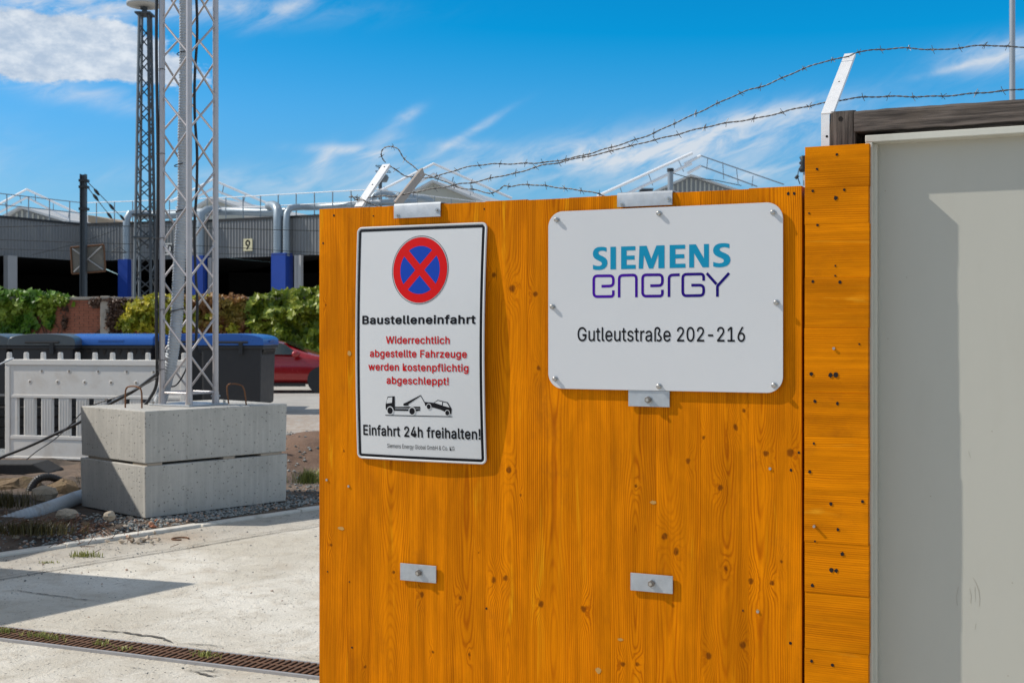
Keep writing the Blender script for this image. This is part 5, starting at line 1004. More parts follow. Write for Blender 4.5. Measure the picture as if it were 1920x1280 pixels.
# closing side wall and dark floor so no daylight enters
b = MB(); A_ = FV[0]; nn = inward(0); b.add([(A_.x,A_.y,-.1),(A_.x+nn.x*26,A_.y+nn.y*26,-.1),(A_.x+nn.x*26,A_.y+nn.y*26,ZT),(A_.x,A_.y,ZT)], [(0,1,2,3)]); b.build('side_wall', M['clad'], rh)
for i in range(len(FV)-1):
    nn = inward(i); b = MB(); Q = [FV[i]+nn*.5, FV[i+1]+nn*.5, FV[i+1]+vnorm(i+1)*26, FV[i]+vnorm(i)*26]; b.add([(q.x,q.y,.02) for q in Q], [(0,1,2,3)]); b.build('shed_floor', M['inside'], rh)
def onfac(px, off=0.):
    """point of the facade line seen at this photo column"""
    sx = (px-CX)/F
    for i in range(len(FV)-1):
        A_, B_ = FV[i], FV[i+1]; a = A_.x/A_.y; c = B_.x/B_.y
        if a-1e-6 <= sx <= c+1e-6:
            d_ = B_-A_; t_ = (sx*A_.y-A_.x)/(d_.x-sx*d_.y); nn = inward(i); p_ = A_+d_*t_; return (p_*(1+off/p_.y) if off < 0 else p_+nn*off), d_.normalized(), nn
    return FV[0], Vector((1,0,0)), Vector((0,1,0))
def upright(px, w_, z0, z1, mat, name, off=-.25, parent=None, dpt=None, rnd=False):
    p, d_, nn = onfac(px, off); dpt = dpt or w_
    b = MB()
    if rnd: b.cyl((p.x,p.y,z0), (p.x,p.y,z1), w_/2, 18)
    else: b.box(-w_/2, w_/2, -dpt/2, dpt/2, z0, z1, Matrix.Translation((p.x,p.y,0)) @ Matrix.Rotation(atan2(d_.y, d_.x), 4, 'Z'))
    return b.build(name, mat, parent or rh, smooth=rnd)
for px, w_ in ((16,.35),(24,.32),(247,.25),(556,.18),(563,.22),(700,.3),(900,.3),(1100,.3),(395,.22)): upright(px, w_, -.1, ZC+.02, M['wpost'], 'post')
for px, w_ in ((237,.62),(376,.72),(529,.92),(780,.9),(1020,.9),(1270,.9)): upright(px, w_, -.1, ZC+ (.0 if px < 300 else .12), M['blue_wrap'], 'post_wrap', -.42, dpt=.7)
for px, yy, s_, sz in ((465,459,'9',.52),(314,467,'10',.5)):
    p, d_, nn = onfac(px, -.12); k = p.y/F; zc = CH-(yy-HY)*k; plm = Matrix.Translation((p.x,p.y,zc)) @ Matrix.Rotation(atan2(d_.y, d_.x), 4, 'Z')
    b = MB(); b.box(-.29,.29,-.02,.02,-.33,.33, plm); o = b.build('bay_number_plate', simple('cream_plate', (.62,.58,.38) if s_ == '9' else (.6,.6,.58), .5, var=.05), rh)
    P_, wd = text_polys(s_, .02); sc_ = sz/.55; vs, fs = flat_polys(P_); b = MB(); b.add([plm @ Vector(((u-wd/2)*sc_*(.95 if s_=='9' else .8), -.026, (v_-.25)*sc_)) for u, v_ in vs], fs); b.build('digit', M['black_print'], o, fixn=False)
# ducts
dc = thing('roof_duct', 'galvanised ventilation duct running along the roof edge with drop pipes', 'duct', onfac(376)[0])
def dz(px, py): p = onfac(px, -.5)[0]; return Vector((p.x, p.y, CH-(py-HY)*p.y/F))
def pipe(pts, r, seg=16, name='pipe'):
    b = MB(); S = catmull(pts, .35); b.tube(S, r, seg); return b.build(name, M['duct'], dc, smooth=True, fixn=False)
def offz(px, py, off): p = onfac(px, off)[0]; return Vector((p.x, p.y, CH-(py-HY)*p.y/F))
pipe([offz(237,490,-.45), offz(237,425,-.45), offz(238,410,-.45), offz(243,401,-.3), offz(252,399,.3), offz(262,401,.8)], .20)
pipe([offz(240,403,.9), offz(300,403,.9), offz(400,396,.9), offz(480,398,.9), offz(520,396,.9)], .23)
pipe([offz(376,486,-.45), offz(376,420,-.45), offz(377,402,-.4), offz(384,394,.2), offz(396,392,.8)], .22)
pipe([offz(521,476,-.5), offz(521,415,-.5), offz(521,395,-.45), offz(518,388,-.2), offz(508,385,.2), offz(496,386,.4)], .25)
pipe([offz(537,476,-.5), offz(537,415,-.5), offz(538,400,-.45), offz(543,391,-.2), offz(555,388,.5), offz(580,388,.9), offz(700,380,.9), offz(800,378,.9)], .18)
for k in range(14):
    for px, r in ((237,.212),(376,.232),(521,.262),(537,.192)):
        p = offz(px, 480-k*5.4, -.5 if px > 500 else -.45)
        if k < 11: b = MB(); b.cyl(p, p+Vector((0,0,.05)), r, 16); b.build('seam_ring', M['duct'], dc)
for px, py in ((800,385),(760,382),(830,390)):
    p = offz(px, py-6, 1.5); b = MB(); b.tube(catmull([p+Vector((-.9,0,-.3)), p+Vector((-.6,0,.25)), p+Vector((0,0,.4)), p+Vector((.5,0,.1))], .2), .2, 14); b.build('elbow', M['duct'], dc, smooth='all')
# roof edge railing
rl = thing('roof_railing', 'thin white and grey guard rail along the edge of the shed roof', 'railing', (FV[2].x, FV[2].y, ZT), 0)
def rail_at(px, off=.35): p = onfac(px, off)[0]; return p
pxs = []; 
i = 0
tot = []
for i in range(len(FV)-1):
    A_, B_ = FV[i], FV[i+1]; nn = inward(i); L_ = (B_-A_).length; n = max(1, round(L_/1.25)); d_ = (B_-A_)
    mt = M['white_rail'] if i >= 2 else M['grey_rail']
    for zz in (1.22, .62):
        b = MB(); b.cyl((A_+nn*.35)+Vector((0,0,ZT+zz)), (B_+nn*.35)+Vector((0,0,ZT+zz)), .026, 8); b.build('rail', mt, rl, fixn=False)
    for k in range(n):
        p = A_+d_*(k+.5)/n+nn*.35; tot.append(p)
for p in tot:
    b = MB(); b.cyl(p+Vector((0,0,ZT-.05)), p+Vector((0,0,ZT+1.22)), .032, 6); b.build('railing_post', M['grey_rail'], rl, fixn=False)
# roof lights (gabled monitors) each with its own pair of sloping hand rails
def monitor(label, pk_, wl_, wr_, Yc, mat, rails, depth=16, shift=.35, tan=False, ribs=True):
    """pk_: peak pixel, wl_/wr_: left/right eave pixels"""
    P_ = at(*pk_, Yc); Lp = at(*wl_, Yc); Rp = at(*wr_, Yc); t = thing('roof_gable', label, 'roof gable', (P_.x, Yc, ZT), 0, 'gabled roof lights on the shed roof')
    dv = Vector((shift*depth, depth, 0)); zb_ = ZT-.1
    b = MB(); b.add([(Lp.x,Yc,zb_),(Lp.x,Yc,Lp.z),(P_.x,Yc,P_.z),(Rp.x,Yc,Rp.z),(Rp.x,Yc,zb_)], [(0,1,2,3,4)]); b.build('gable_wall', M['clad'] if ribs else M['panel'], t)
    n = 0 if not ribs else max(4, int((Rp.x-Lp.x)/.32))
    for k in range(n):
        x = Lp.x+(Rp.x-Lp.x)*(k+.5)/n; zt = (Lp.z+(P_.z-Lp.z)*(x-Lp.x)/(P_.x-Lp.x)) if x < P_.x else (P_.z+(Rp.z-P_.z)*(x-P_.x)/(Rp.x-P_.x))
        b = MB(); b.box(x-.06, x+.06, Yc-.06, Yc-.001, zb_, zt-.12); b.build('rib', M['panel'], t)
    for (S_, E_, nm) in ((Lp, P_, 'roof_slope'), (P_, Rp, 'roof_slope')):
        e = (E_-S_).normalized()*.35; a = S_-e if S_ is Lp else S_; c = E_+e if E_ is Rp else E_; up = Vector((0,0,.14)); fr = Vector((0,-.35,0))
        b = MB(); b.add([a+fr, c+fr, c+dv, a+dv, a+fr+up, c+fr+up, c+dv+up, a+dv+up], [(0,3,2,1),(4,5,6,7),(0,1,5,4),(1,2,6,5),(2,3,7,6),(3,0,4,7)]); b.build(nm, mat, t)
    if rails:
        r = thing('slope_railing', rails[0], 'railing', (P_.x, Yc-1, ZT), 0, 'hand rails that follow the roof gables')
        for line in rails[1:]:
            mt = line[0]; S = [at(px, py, Yc-1.0) for px, py in line[1:]]
            b = MB(); b.tube(S, (.11 if Yc > 90 else .075) if mt is WR else .045, 8); b.build('rail', mt, r, fixn=False)
        for (pa, pb) in rails_posts.get(rails[0], []):
            b = MB(); b.cyl(at(*pa, Yc-1.0), at(*pb, Yc-1.0), .028, 6); b.build('railing_post', M['grey_rail'], r)
WR, GRr = M['white_rail'], M['grey_rail']
rails_posts = {}
r1 = 'white hand rails peaking above the leftmost gable'; r2 = 'white hand rails peaking behind the lattice mast'; r3 = 'white hand rails peaking right of the brown steel arm'; r4 = 'white hand rails right of the thin dark chimney'
rails_posts[r1] = [((37,366),(40,382)),((66,365),(67,380)),((10,380),(12,392)),((100,382),(100,397)),((130,395),(128,410))]
rails_posts[r2] = [((365,352),(368,372)),((420,347),(416,365)),((460,366),(455,384)),((335,368),(338,384))]
rails_posts[r3] = [((770,330),(776,352)),((850,332),(846,350)),((720,350),(724,372)),((885,348),(882,366))]
rails_posts[r4] = [((1162,350),(1167,364)),((1216,326),(1224,348)),((1272,300),(1282,322)),((1327,297),(1325,318)),((1355,304),(1357,336)),((1381,317),(1384,345)),((1412,330),(1410,350))]
monitor('low pale roof gable at the left end of the shed', (41,391), (17,404), (117,414), 78, M['roofsheet'], [r1, (WR,(-60,414),(50,355),(150,402)), (WR,(-40,420),(50,370),(130,412))])
monitor('roof gable seen through and right of the lattice mast', (397,374), (374,388), (458,395), 74, M['roofsheet'], [r2, (WR,(320,378),(398,337),(510,385)), (WR,(330,390),(398,354),(490,393))], ribs=False)
monitor('pale roof gable behind the left cap bracket of the gate', (811,343), (758,372), (905,382), 72, M['roofsheet'], [r3, (WR,(655,387),(813,307),(960,372)), (WR,(700,392),(813,326),(930,384))], ribs=False)
monitor('ribbed roof gable beside the thin dark chimney', (1294,331), (1225,362), (1392,362), 92, M['roofsheet'], [r4, (WR,(1120,368),(1298,287)), (WR,(1283,308),(1314,292)), (WR,(1170,366),(1297,306)), (WR,(1289,325),(1314,311)), (GRr,(1314,292),(1470,346)), (GRr,(1314,311),(1420,350))])
for (a, c, y, lab) in ((165,232,80,'brown weathered roof slope left of the tall lattice lamp mast'),):
    q0 = at(a, 403, y); q1 = at(c, 417, y); t = thing('roof_slope', lab, 'roof', (q0.x, y, ZT)); b = MB(); b.add([(q0.x,y,ZT-.05),(q1.x,y,ZT-.05),(q1.x,y,q1.z),(q0.x,y,q0.z),(q0.x+4,y+14,ZT),(q1.x+4,y+14,ZT),(q1.x+4,y+14,q1.z),(q0.x+4,y+14,q0.z)], [(0,1,2,3),(3,2,6,7),(1,5,6,2),(4,0,3,7),(5,4,7,6)]); b.build('slope', M['rooftan'], t)
ck_ = at(1257, 400, 86); t = thing('chimney', 'thin dark chimney pipe in front of the right roof gable', 'chimney', (ck_.x, 86, ZT)); b = MB(); b.cyl((ck_.x,86,7), (ck_.x,86,at(0,318,86).z), .20, 14); b.build('pipe', M['grey_rail'], t, smooth=True)
b = MB(); b.cyl((ck_.x,86,at(0,322,86).z), (ck_.x,86,at(0,316,86).z), .24, 14); b.build('cowl', M['bin_fit'], t)
b = MB(); b.tube([at(1262,325,86), at(1290,333,86), at(1340,338,87), at(1390,348,88)], .03, 5); b.build('stay', M['bin_fit'], t)
q = at(1212, 356, 86); t = thing('roof_vent', 'small dark roof vent left of the thin chimney', 'vent', (q.x, 86, q.z-.4)); b = MB(); b.box(q.x-.46, q.x+.46, 86, 86.8, q.z-3, q.z+.03); b.build('box', M['bin_fit'], t, bevel=.03); b = MB(); b.box(q.x-.36, q.x+.5, 85.95, 86.85, q.z+.031, q.z+.12); b.build('cap', M['grey_rail'], t)

# ================================================================ POLES, MASTS, WIRES
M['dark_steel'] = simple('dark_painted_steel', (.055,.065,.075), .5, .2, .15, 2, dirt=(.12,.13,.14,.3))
M['mid_steel'] = simple('paler_mast_steel', (.13,.15,.165), .5, .4, .2, 2)
# tall lattice lamp mast
LY = 45.0; lx = at(272, 600, LY).x; lt = thing('lamp_mast', 'tall dark lattice lamp mast with a round lamp head left of the aluminium mast', 'lamp mast', (lx, LY, 0))
def hw(z): return .34-.0135*z
zt_ = at(0, 28, LY).z
for a, c in ((-1,-1),(1,-1),(1,1),(-1,1)):
    b = MB(); b.tube([(lx+a*hw(0), LY+c*hw(0), 0), (lx+a*hw(zt_), LY+c*hw(zt_), zt_)], .055, 4); b.build('corner_leg', M['mid_steel'] if a < 0 else M['dark_steel'], lt)  # left legs in a paler steel than the right ones
z = .2; k = 0
while z < zt_-.4:
    h_ = .46
    for (p, q_) in (((-1,-1),(1,-1)),((1,1),(-1,1)),((1,-1),(1,1)),((-1,1),(-1,-1))):
        u = p if k % 2 else q_; v_ = q_ if k % 2 else p
        b = MB(); b.cyl((lx+u[0]*hw(z), LY+u[1]*hw(z), z), (lx+v_[0]*hw(z+h_), LY+v_[1]*hw(z+h_), z+h_), .022, 4); b.build('lacing_bar', M['dark_steel'], lt)
    z += h_; k += 1
for zz in (at(0,405,LY).z, at(0,447,LY).z, zt_-.02):
    b = MB(); b.box(lx-hw(zz)-.12, lx+hw(zz)+.12, LY-.35, LY+.35, zz, zz+.06); b.build('collar', M['dark_steel'], lt)
b = MB(); b.cyl((lx-.02,LY,zt_), (lx-.02,LY,zt_+.30), .10, 10); b.build('neck', M['dark_steel'], lt)
M['lamp_shell'] = simple('lamp_shell', (.42,.46,.50), .35, .3, .05, 2)
M['lamp_under'] = simple('lamp_underside', (.52,.52,.50), .5, 0, .1, 2)
hx = at(270, 10, LY); b = MB(); r0 = .62
b.tube([(hx.x,LY,hx.z-.02),(hx.x,LY,hx.z+.05),(hx.x,LY,hx.z+.16),(hx.x,LY,hx.z+.36),(hx.x,LY,hx.z+.55)], [r0,r0*1.02,r0*.94,r0*.62,.12], 32); hd = b.build('lamp_head', M['lamp_shell'], lt, smooth='all')
b = MB(); b.tube([(hx.x,LY,hx.z-.075),(hx.x,LY,hx.z-.021)], [r0*.72,r0*.97], 32); b.build('diffuser', M['lamp_under'], hd, smooth=True)
b = MB(); b.cyl((hx.x,LY,hx.z-.16), (hx.x,LY,hx.z-.076), .13, 12); b.build('socket', M['dark_steel'], hd)
# overhead line pole with a square board
PY = 40.0; p0 = at(157, 600, PY); pt = thing('overhead_line_pole', 'dark steel overhead line pole carrying a square board, left of the lamp mast', 'pole', (p0.x, PY, 0))
b = MB(); zt2 = at(0, 327, PY).z; 
b.box(p0.x-.10, p0.x-.075, PY-.1, PY+.1, 0, zt2); b.box(p0.x+.055, p0.x+.08, PY-.1, PY+.1, 0, zt2); b.box(p0.x-.075, p0.x+.055, PY-.02, PY+.02, 0, zt2-.01); b.build('post', M['dark_steel'], pt)
for py in (351, 392, 345-6): 
    q = at(157, py, PY); b = MB(); b.box(q.x-.13, q.x+.15, PY-.12, PY+.12, q.z-.04, q.z+.04); b.build('clamp', M['bin_fit'], pt)
sb = thing('square_board', 'weathered square board seen from behind with crossed braces on the line pole', 'board', at(166, 485, PY+.3))
BP4 = [at(*q, PY+.22) for q in ((133,464),(195,459),(198,508),(136,513))]
b = MB(); b.add(BP4+[q+Vector((0,.04,0)) for q in BP4], [(0,1,2,3),(7,6,5,4),(0,4,5,1),(1,5,6,2),(2,6,7,3),(3,7,4,0)]); b.build('panel', simple('board_back', (.20,.18,.15), .8, var=.3, vs=3, dirt=(.10,.09,.08,.5)), sb)
for (i, j) in ((0,1),(1,2),(2,3),(3,0)):
    b = MB(); b.cyl(BP4[i]+Vector((0,-.02,0)), BP4[j]+Vector((0,-.02,0)), .03, 6); b.build('frame_bar', M['rust'], sb)
for (i, j) in ((0,2),(1,3)):
    b = MB(); b.cyl(BP4[i].lerp(BP4[j],.06)+Vector((0,-.05,0)), BP4[i].lerp(BP4[j],.94)+Vector((0,-.05,0)), .022, 6); b.build('brace', M['wpost'], sb)
def wire(label, pts, r=.012, name='overhead_wire', ins=()):
    t = thing(name, label, 'wire', at(*pts[0]), 0, 'overhead wires in front of the shed'); b = MB(); b.tube(catmull([at(*q) for q in pts], 1.), r, 5); b.build('wire', M['bin_fit'], t, fixn=False)
    for (px, py, Y) in ins:
        q = at(px, py, Y); b = MB(); b.tube([q+Vector((-.08,0,.10)), q+Vector((-.02,0,.03)), q+Vector((.03,0,-.03)), q+Vector((.09,0,-.11))], [.03,.055,.055,.03], 8); b.build('insulator', M['bin_fit'], t)
wire('wire crossing the top third of the grey cladding', [(-60,427,50),(157,423,50),(400,428,50),(600,433,50),(760,436,50)], .016)
wire('wire crossing the cladding just above the square board', [(-60,447,48),(157,455,48),(400,462,48),(560,472,48),(760,480,48)], .013)
wire('wire along the lower edge of the cladding', [(-60,465,52),(157,471,52),(300,474,52),(500,477,52),(760,480,52)], .012)
wire('steep stay wire with insulators from the top of the line pole', [(165,342,40),(200,378,44),(232,412,50)], .014, ins=((181,360,42),(209,388,45),(229,408,49)))
wire('second steep stay wire, lower on the line pole', [(165,352,40),(185,378,43),(212,412,48)], .014, ins=((179,370,42),(205,404,46)))
wire('faint rising wire left of the lamp mast', [(60,478,50),(150,455,52),(220,430,54)], .011)
# small contact line hardware
for (px, py, lab) in ((223,468,'small curved wire hanger left of the lamp mast'),(288,460,'small curved wire hanger right of the lamp mast')):
    t = thing('wire_hanger', lab, 'wire hanger', at(px, py, 50)); b = MB(); b.tube(catmull([at(px-13,py+5,50), at(px-5,py-2,50), at(px,py-4,50), at(px+5,py-2,50), at(px+13,py+5,50)], .1), .014, 5); b.tube([at(px-14,py+5,50), at(px+14,py+6,50)], .014, 5); b.build('hanger', M['bin_fit'], t)
# slim grey pole at the right edge
gp_ = at(1898, 600, 20); t = thing('slim_pole', 'slim plain grey pole rising behind the head beam at the right', 'pole', (gp_.x, 20, 0)); b = MB(); b.tube([(gp_.x,20,0),(gp_.x,20,5.2),(gp_.x,20,9.5)], [.055,.047,.042], 16); b.build('shaft', simple('grey_pole', (.33,.36,.39), .4, .4, .08, 2), t, smooth=True)
# insulated pole head beside the amber board
q = at(1504, 330, 30); t = thing('insulator_pole', 'pole top with dark insulators just left of the amber board', 'pole', (q.x+.08, 30, 0))
b = MB(); b.cyl((q.x+.09,30,0), (q.x+.09,30,at(0,318,30).z), .07, 12); b.build('shaft', M['wpost'], t, smooth=True)
zz = at(0,318,30).z; b = MB(); b.tube([(q.x+.03,30,zz-.06),(q.x+.03,30,zz+.02),(q.x+.03,30,zz+.10),(q.x+.03,30,zz+.16),(q.x+.03,30,zz+.22),(q.x+.03,30,zz+.30),(q.x+.03,30,zz+.34)], [.09,.12,.06,.11,.06,.10,.04], 12); b.build('insulator', M['bin_fit'], t, smooth='all')
b = MB(); b.tube(catmull([(q.x+.03,30,zz+.2),(q.x-.08,30,zz+.0),(q.x-.10,30,zz-.2),(q.x-.05,30,zz-.36)], .05), .012, 5); b.build('lead', M['bin_fit'], t)
b = MB(); b.tube([(q.x-.16,30,zz-.22),(q.x-.10,30,zz-.15)], .04, 8); b.build('clamp', M['bin_fit'], t)
# far work platform / lamp gantry
q = at(718, 335, 90); t = thing('far_platform', 'distant lamp platform on a slim mast left of the brown steel arm', 'platform', (q.x, 90, 0))
b = MB(); b.cyl((q.x-.2,90,0), (q.x-.2,90,q.z), .14, 10); b.build('mast', M['dark_steel'], t)
b = MB(); b.tube([(q.x,90,q.z-.25),(q.x,90,q.z+.1)], [.3,.45], 16); b.box(q.x-.45, q.x+.35, 89.6, 90.4, q.z-.05, q.z+.25); b.build('deck', M['mid_steel'], t)
b = MB(); b.cyl((q.x-.2,90,q.z+.2), (q.x-.2,90,q.z+.8), .12, 10); b.build('lamp', M['dark_steel'], t)
for zz in (.5,.9):
    b = MB(); b.tube([(q.x-.5,89.6,q.z+zz),(q.x+.55,89.6,q.z+zz),(q.x+.55,90.4,q.z+zz),(q.x-.5,90.4,q.z+zz)], .03, 4, closed=True); b.build('guard_rail', M['dark_steel'], t)

# ================================================================ unseen hoarding on the left, shaped to cast the shade across the yard
M['hoarding'] = simple('hoarding_boards', (.45,.25,.09), .7, var=.15, vs=6, stretch=(3,3,.5))
HF = 2.0
pTop = BP(0, BWID, ZB[3]); tt = (HF-pTop.z)/(-LD.z)
A_ = pTop-LD*tt; ed = Vector((.3,.955,0)).normalized()
def hoard(name, label, S_, E_, H):
    t = thing(name, label, 'fence', (S_.x, S_.y, 0)); d_ = E_-S_; L_ = Vector((d_.x,d_.y,0)).length; n = max(1, int(L_/.2)); ang = atan2(d_.y, d_.x)
    Mx = Matrix.Translation((S_.x,S_.y,0)) @ Matrix.Rotation(ang, 4, 'Z')
    for k in range(n):
        b = MB(); b.box(L_*k/n+.0005, L_*(k+1)/n-.0005, -.012, .012, 0, H, Mx); b.build('board', M['hoarding'], t)
    b = MB(); b.box(0, L_, .013, .06, H-.35, H-.25, Mx); b.build('batten', M['oldwood'], t)
hoard('hoarding', 'unseen timber hoarding on the left, shaped to shade the concrete blocks', A_+ed*(-2.05), A_+ed*.18, HF)
tip = Vector((-1.74, 6.725, 0))-Vector((LD.x, LD.y, 0))*(HF/(-LD.z))
hoard('hoarding', 'unseen timber hoarding on the left, shaped to shade the near road', tip, tip+Vector((-.575,-.82,0))*2.6, HF)
hoard('hoarding', 'unseen short return of the timber hoarding, shaped for its shadow edge', tip, tip+Vector((-.945,.33,0))*1.5, HF)

# ---------------------------------------------------------------- the frame of the gate plane
GA = math.atan2(2300, 5110)                       # the gate turns its face to the left by this angle
P0 = Vector((.5, 4.0, 0)); GX = Vector((cos(GA), -sin(GA), 0)); GY = Vector((sin(GA), cos(GA), 0))
GM = Matrix.Translation(P0) @ Matrix.Rotation(-GA, 4, 'Z')
def gl(px, py, yl=0.):     # point of the plane lying yl behind the gate's face, in gate coordinates (x, z)
    D = Vector(((px-CX)/F, 1, -(py-HY)/F)); N = GY
    q = P0 + GY*yl
    t = (q - Vector((0,0,0))).dot(N)/D.dot(N)
    w_ = D*t + Vector((0,0,CH))
    l = w_ - P0
    return l.dot(GX), w_.z
def gthing(name, label, cat, x=0, y=0, z=0, group=None):
    """a thing standing in the gate's frame; its base at gate coordinates x, y, z"""
    o = thing(name, label, cat, GM @ Vector((x, y, z)), -GA, group); return o
class GB(MB):
    """mesh builder whose coordinates are gate coordinates"""
    def build(s, name, mat, parent=None, **k):
        s.v = [GM @ q for q in s.v]; return MB.build(s, name, mat, parent, **k)
def gx(px, yl=0.): return gl(px, HY, yl)[0]
def screw_mesh():
    s = MB(); s.cyl((0,0,0), (0,-.004,0), .0085, 14); s.cyl((0,-.004,0), (0,-.009,0), .0068, 14, .0035); return s
# ---- stained timber gate of upright boards
ztop = gl(1055, 371)[1]
def kz(lst, yl=0., rr=.0095):
    out = []
    for k in lst:
        a = gl(k[0], k[1], yl); out.append((a[0], a[1], (k[2] if len(k) > 2 else rr)*.84))
    return out
gk = kz([(954,881,.012),(976,928,.005),(738,1073,.008),(791,1114,.011),(863,1121,.010),(926,1086,.013),(948,1083,.011),(1014,1132,.012),(1094,1141,.013),
    (811,1221,.007),(880,1227,.007),(685,1249,.008),(621,1021,.007),(897,1035,.004),(1379,800,.012),(1437,850,.012),(1482,848,.014),(1290,863,.011),
    (1351,914,.012),(1193,911,.007),(1246,1005,.013),(1268,1034,.014),(1362,1065,.009),(1447,1091,.010),(1408,1089,.012),(1393,1208,.013),(1329,1229,.013),
    (1168,1244,.010),(1195,1244,.009),(1320,819,.008),(926,516,.011),(960,541,.015),(1004,552,.012),(611,572,.006),(1010,690,.010),(1395,770,.008),(645,845,.006),(1466,1052,.007)])
M['gate_wood'] = wood_mat('amber_glazed_wood', False, gk)
bounds = [598.5, 652, 692, 767, 838, 910, 988, 1067, 1145, 1230, 1314, 1404, 1503]
gate = gthing('timber_gate', 'tall amber stained timber gate of upright boards carrying both white signs', 'gate', 0, 0, 0)
tones = [1.04,.93,1.05,.99,.94,1.02,.98,1.0,.95,1.03,.94,1.02]
for i in range(12):
    x0, x1 = gx(bounds[i]), gx(bounds[i+1]); g_ = .0001
    b = GB(); dy = random.uniform(0, .0005)
    b.box(x0+g_, x1-g_, dy, .06, .07, ztop + random.uniform(-.002, .002), ch=.0005)
    o = b.build('board', M['gate_wood'], gate)
    o.color = (tones[i], ((x0+x1)/2 + random.uniform(-.05, .05) + (random.choice([-.16,.17]) if i in (0, 1, 3, 7) else 0) + 2)/4, random.random(), 1)
b = GB(); b.box(gx(598.5)+.006, gx(1503)-.006, .061, .085, .10, ztop-.03); b.build('backing', M['oldwood'], gate)
# holes and bare chips in the boards
def holes(parent, lst, yl, r0=.0042, name='nail_hole'):
    for (px, py, *rr) in lst:
        x, z = gl(px, py, yl); r_ = rr[0] if rr else r0
        b = GB(); n = 9
        vs = [(x + r_*cos(2*pi*k/n)*random.uniform(.75,1.1), yl-.0008, z + r_*sin(2*pi*k/n)*random.uniform(.8,1.25)) for k in range(n)]
        vs += [(p[0], yl+.004, p[2]) for p in vs]
        b.add(vs, [tuple(range(n))] + [(k, (k+1)%n, n+(k+1)%n, n+k) for k in range(n)])
        b.build(name, M['hole'], parent)
holes(gate, [(606,456,.0035),(1505-7,848,.004),(1483,881,.005),(1482,1205,.005),(1489,363,.005),(1478,363,.005),(614,1071,.003),(660,1213,.004),(912,1140,.004),(655,1090,.003),(1393,1144,.003),(908,392,.003),(700,405,.003),(626,404,.004)], 0)
M['bare'] = simple('bare_wood_chip', (.46,.25,.06), .7, var=.2, vs=80)
for (px, py, a_, b_) in [(1225,941,.011,.006),(1163,1198,.011,.005),(1122,1256,.012,.010),(655,662,.009,.010),(1421,1145,.006,.006),(640,990,.016,.006)]:
    x, z = gl(px, py); b = GB(); n = 10
    b.add([(x + a_*cos(2*pi*k/n)*random.uniform(.7,1.15), -.0009, z + b_*sin(2*pi*k/n)*random.uniform(.7,1.2)) for k in range(n)], [tuple(range(n))]); b.build('wood_chip', M['bare'], gate)
# nail heads
for (px, py) in [(613,899),(654,911),(1421,1146),(1444,878)]:
    x, z = gl(px, py); b = GB(); b.cyl((x,0,z), (x,-.0035,z), .0045, 10); b.build('screw_head', M['steel_bolt'], gate)
# cap brackets folded over the gate's top edge
def cap_bracket(pa, pb, ya, yb):
    xa, xb = gx(pa), gx(pb); zb = gl(pa, yb)[1]; zt = ztop+.004
    b = GB(); y0 = -.010
    prof = [(y0, zb), (y0, zt-.006), (y0+.003, zt+.001), (y0+.009, zt+.004), (.095, zt+.004), (.095, zt), (y0+.010, zt), (y0+.004, zt-.006), (y0+.004, zb)]
    b.prism(prof, 'x', xa, xb); o = b.build('cap_bracket', M['galv_plate'], gate, smooth=True)
    for fx, fz in ((.08, .82), (.93, .55)):
        x = xa+(xb-xa)*fx; z = zt-(zt-zb)*fz
        s = GB(); s.cyl((x,y0,z), (x,y0-.007,z), .0050, 10, .004); s.build('screw', M['steel_bolt'], o, smooth=True)
        s = GB(); s.cyl((x,y0-.0005,z), (x,y0-.002,z), .0085, 12); s.build('washer', M['galv'], o)
cap_bracket(741, 828, 384, 410); cap_bracket(1159, 1262, 360, 389)
def bolt_plate(x0p, y0p, x1p, y1p, bx, by, tilt=0):
    xa, za = gl(x0p, y0p); xb, zb = gl(x1p, y1p); zt = gl(x0p, y0p)[1]; zb_ = gl(x0p, y1p-(x1p-x0p)*.08)[1]
    b = GB(); b.box(xa, xb, -.0105, -.0055, zb_, zt); o = b.build('bolt_plate', M['galv_plate'], gate, bevel=.0008)
    s = GB(); s.box(xa+.02, xb-.02, -.0095, 0, zb_+.012, zt-.012); s.build('spacer', M['steel_bolt'], o)
    x, z = gl(bx, by, -.0105)
    s = GB(); s.cyl((x,-.0105,z), (x,-.012,z), .0135, 16); s.build('washer', M['galv'], o)
    s = GB(); s.tube([(x,-.012,z), (x,-.0215,z)], .0115, 6); s.build('nut', M['nut'], o, bevel=.0008)
    s = GB(); s.cyl((x,-.0215,z), (x,-.027,z), .0055, 12); s.build('bolt_end', M['steel_bolt'], o, smooth=True)
bolt_plate(753, 1054, 820, 1091, 786, 1073); bolt_plate(1184, 1072, 1263, 1111, 1222, 1093); bolt_plate(1180, 731, 1257, 767, 1216, 749)

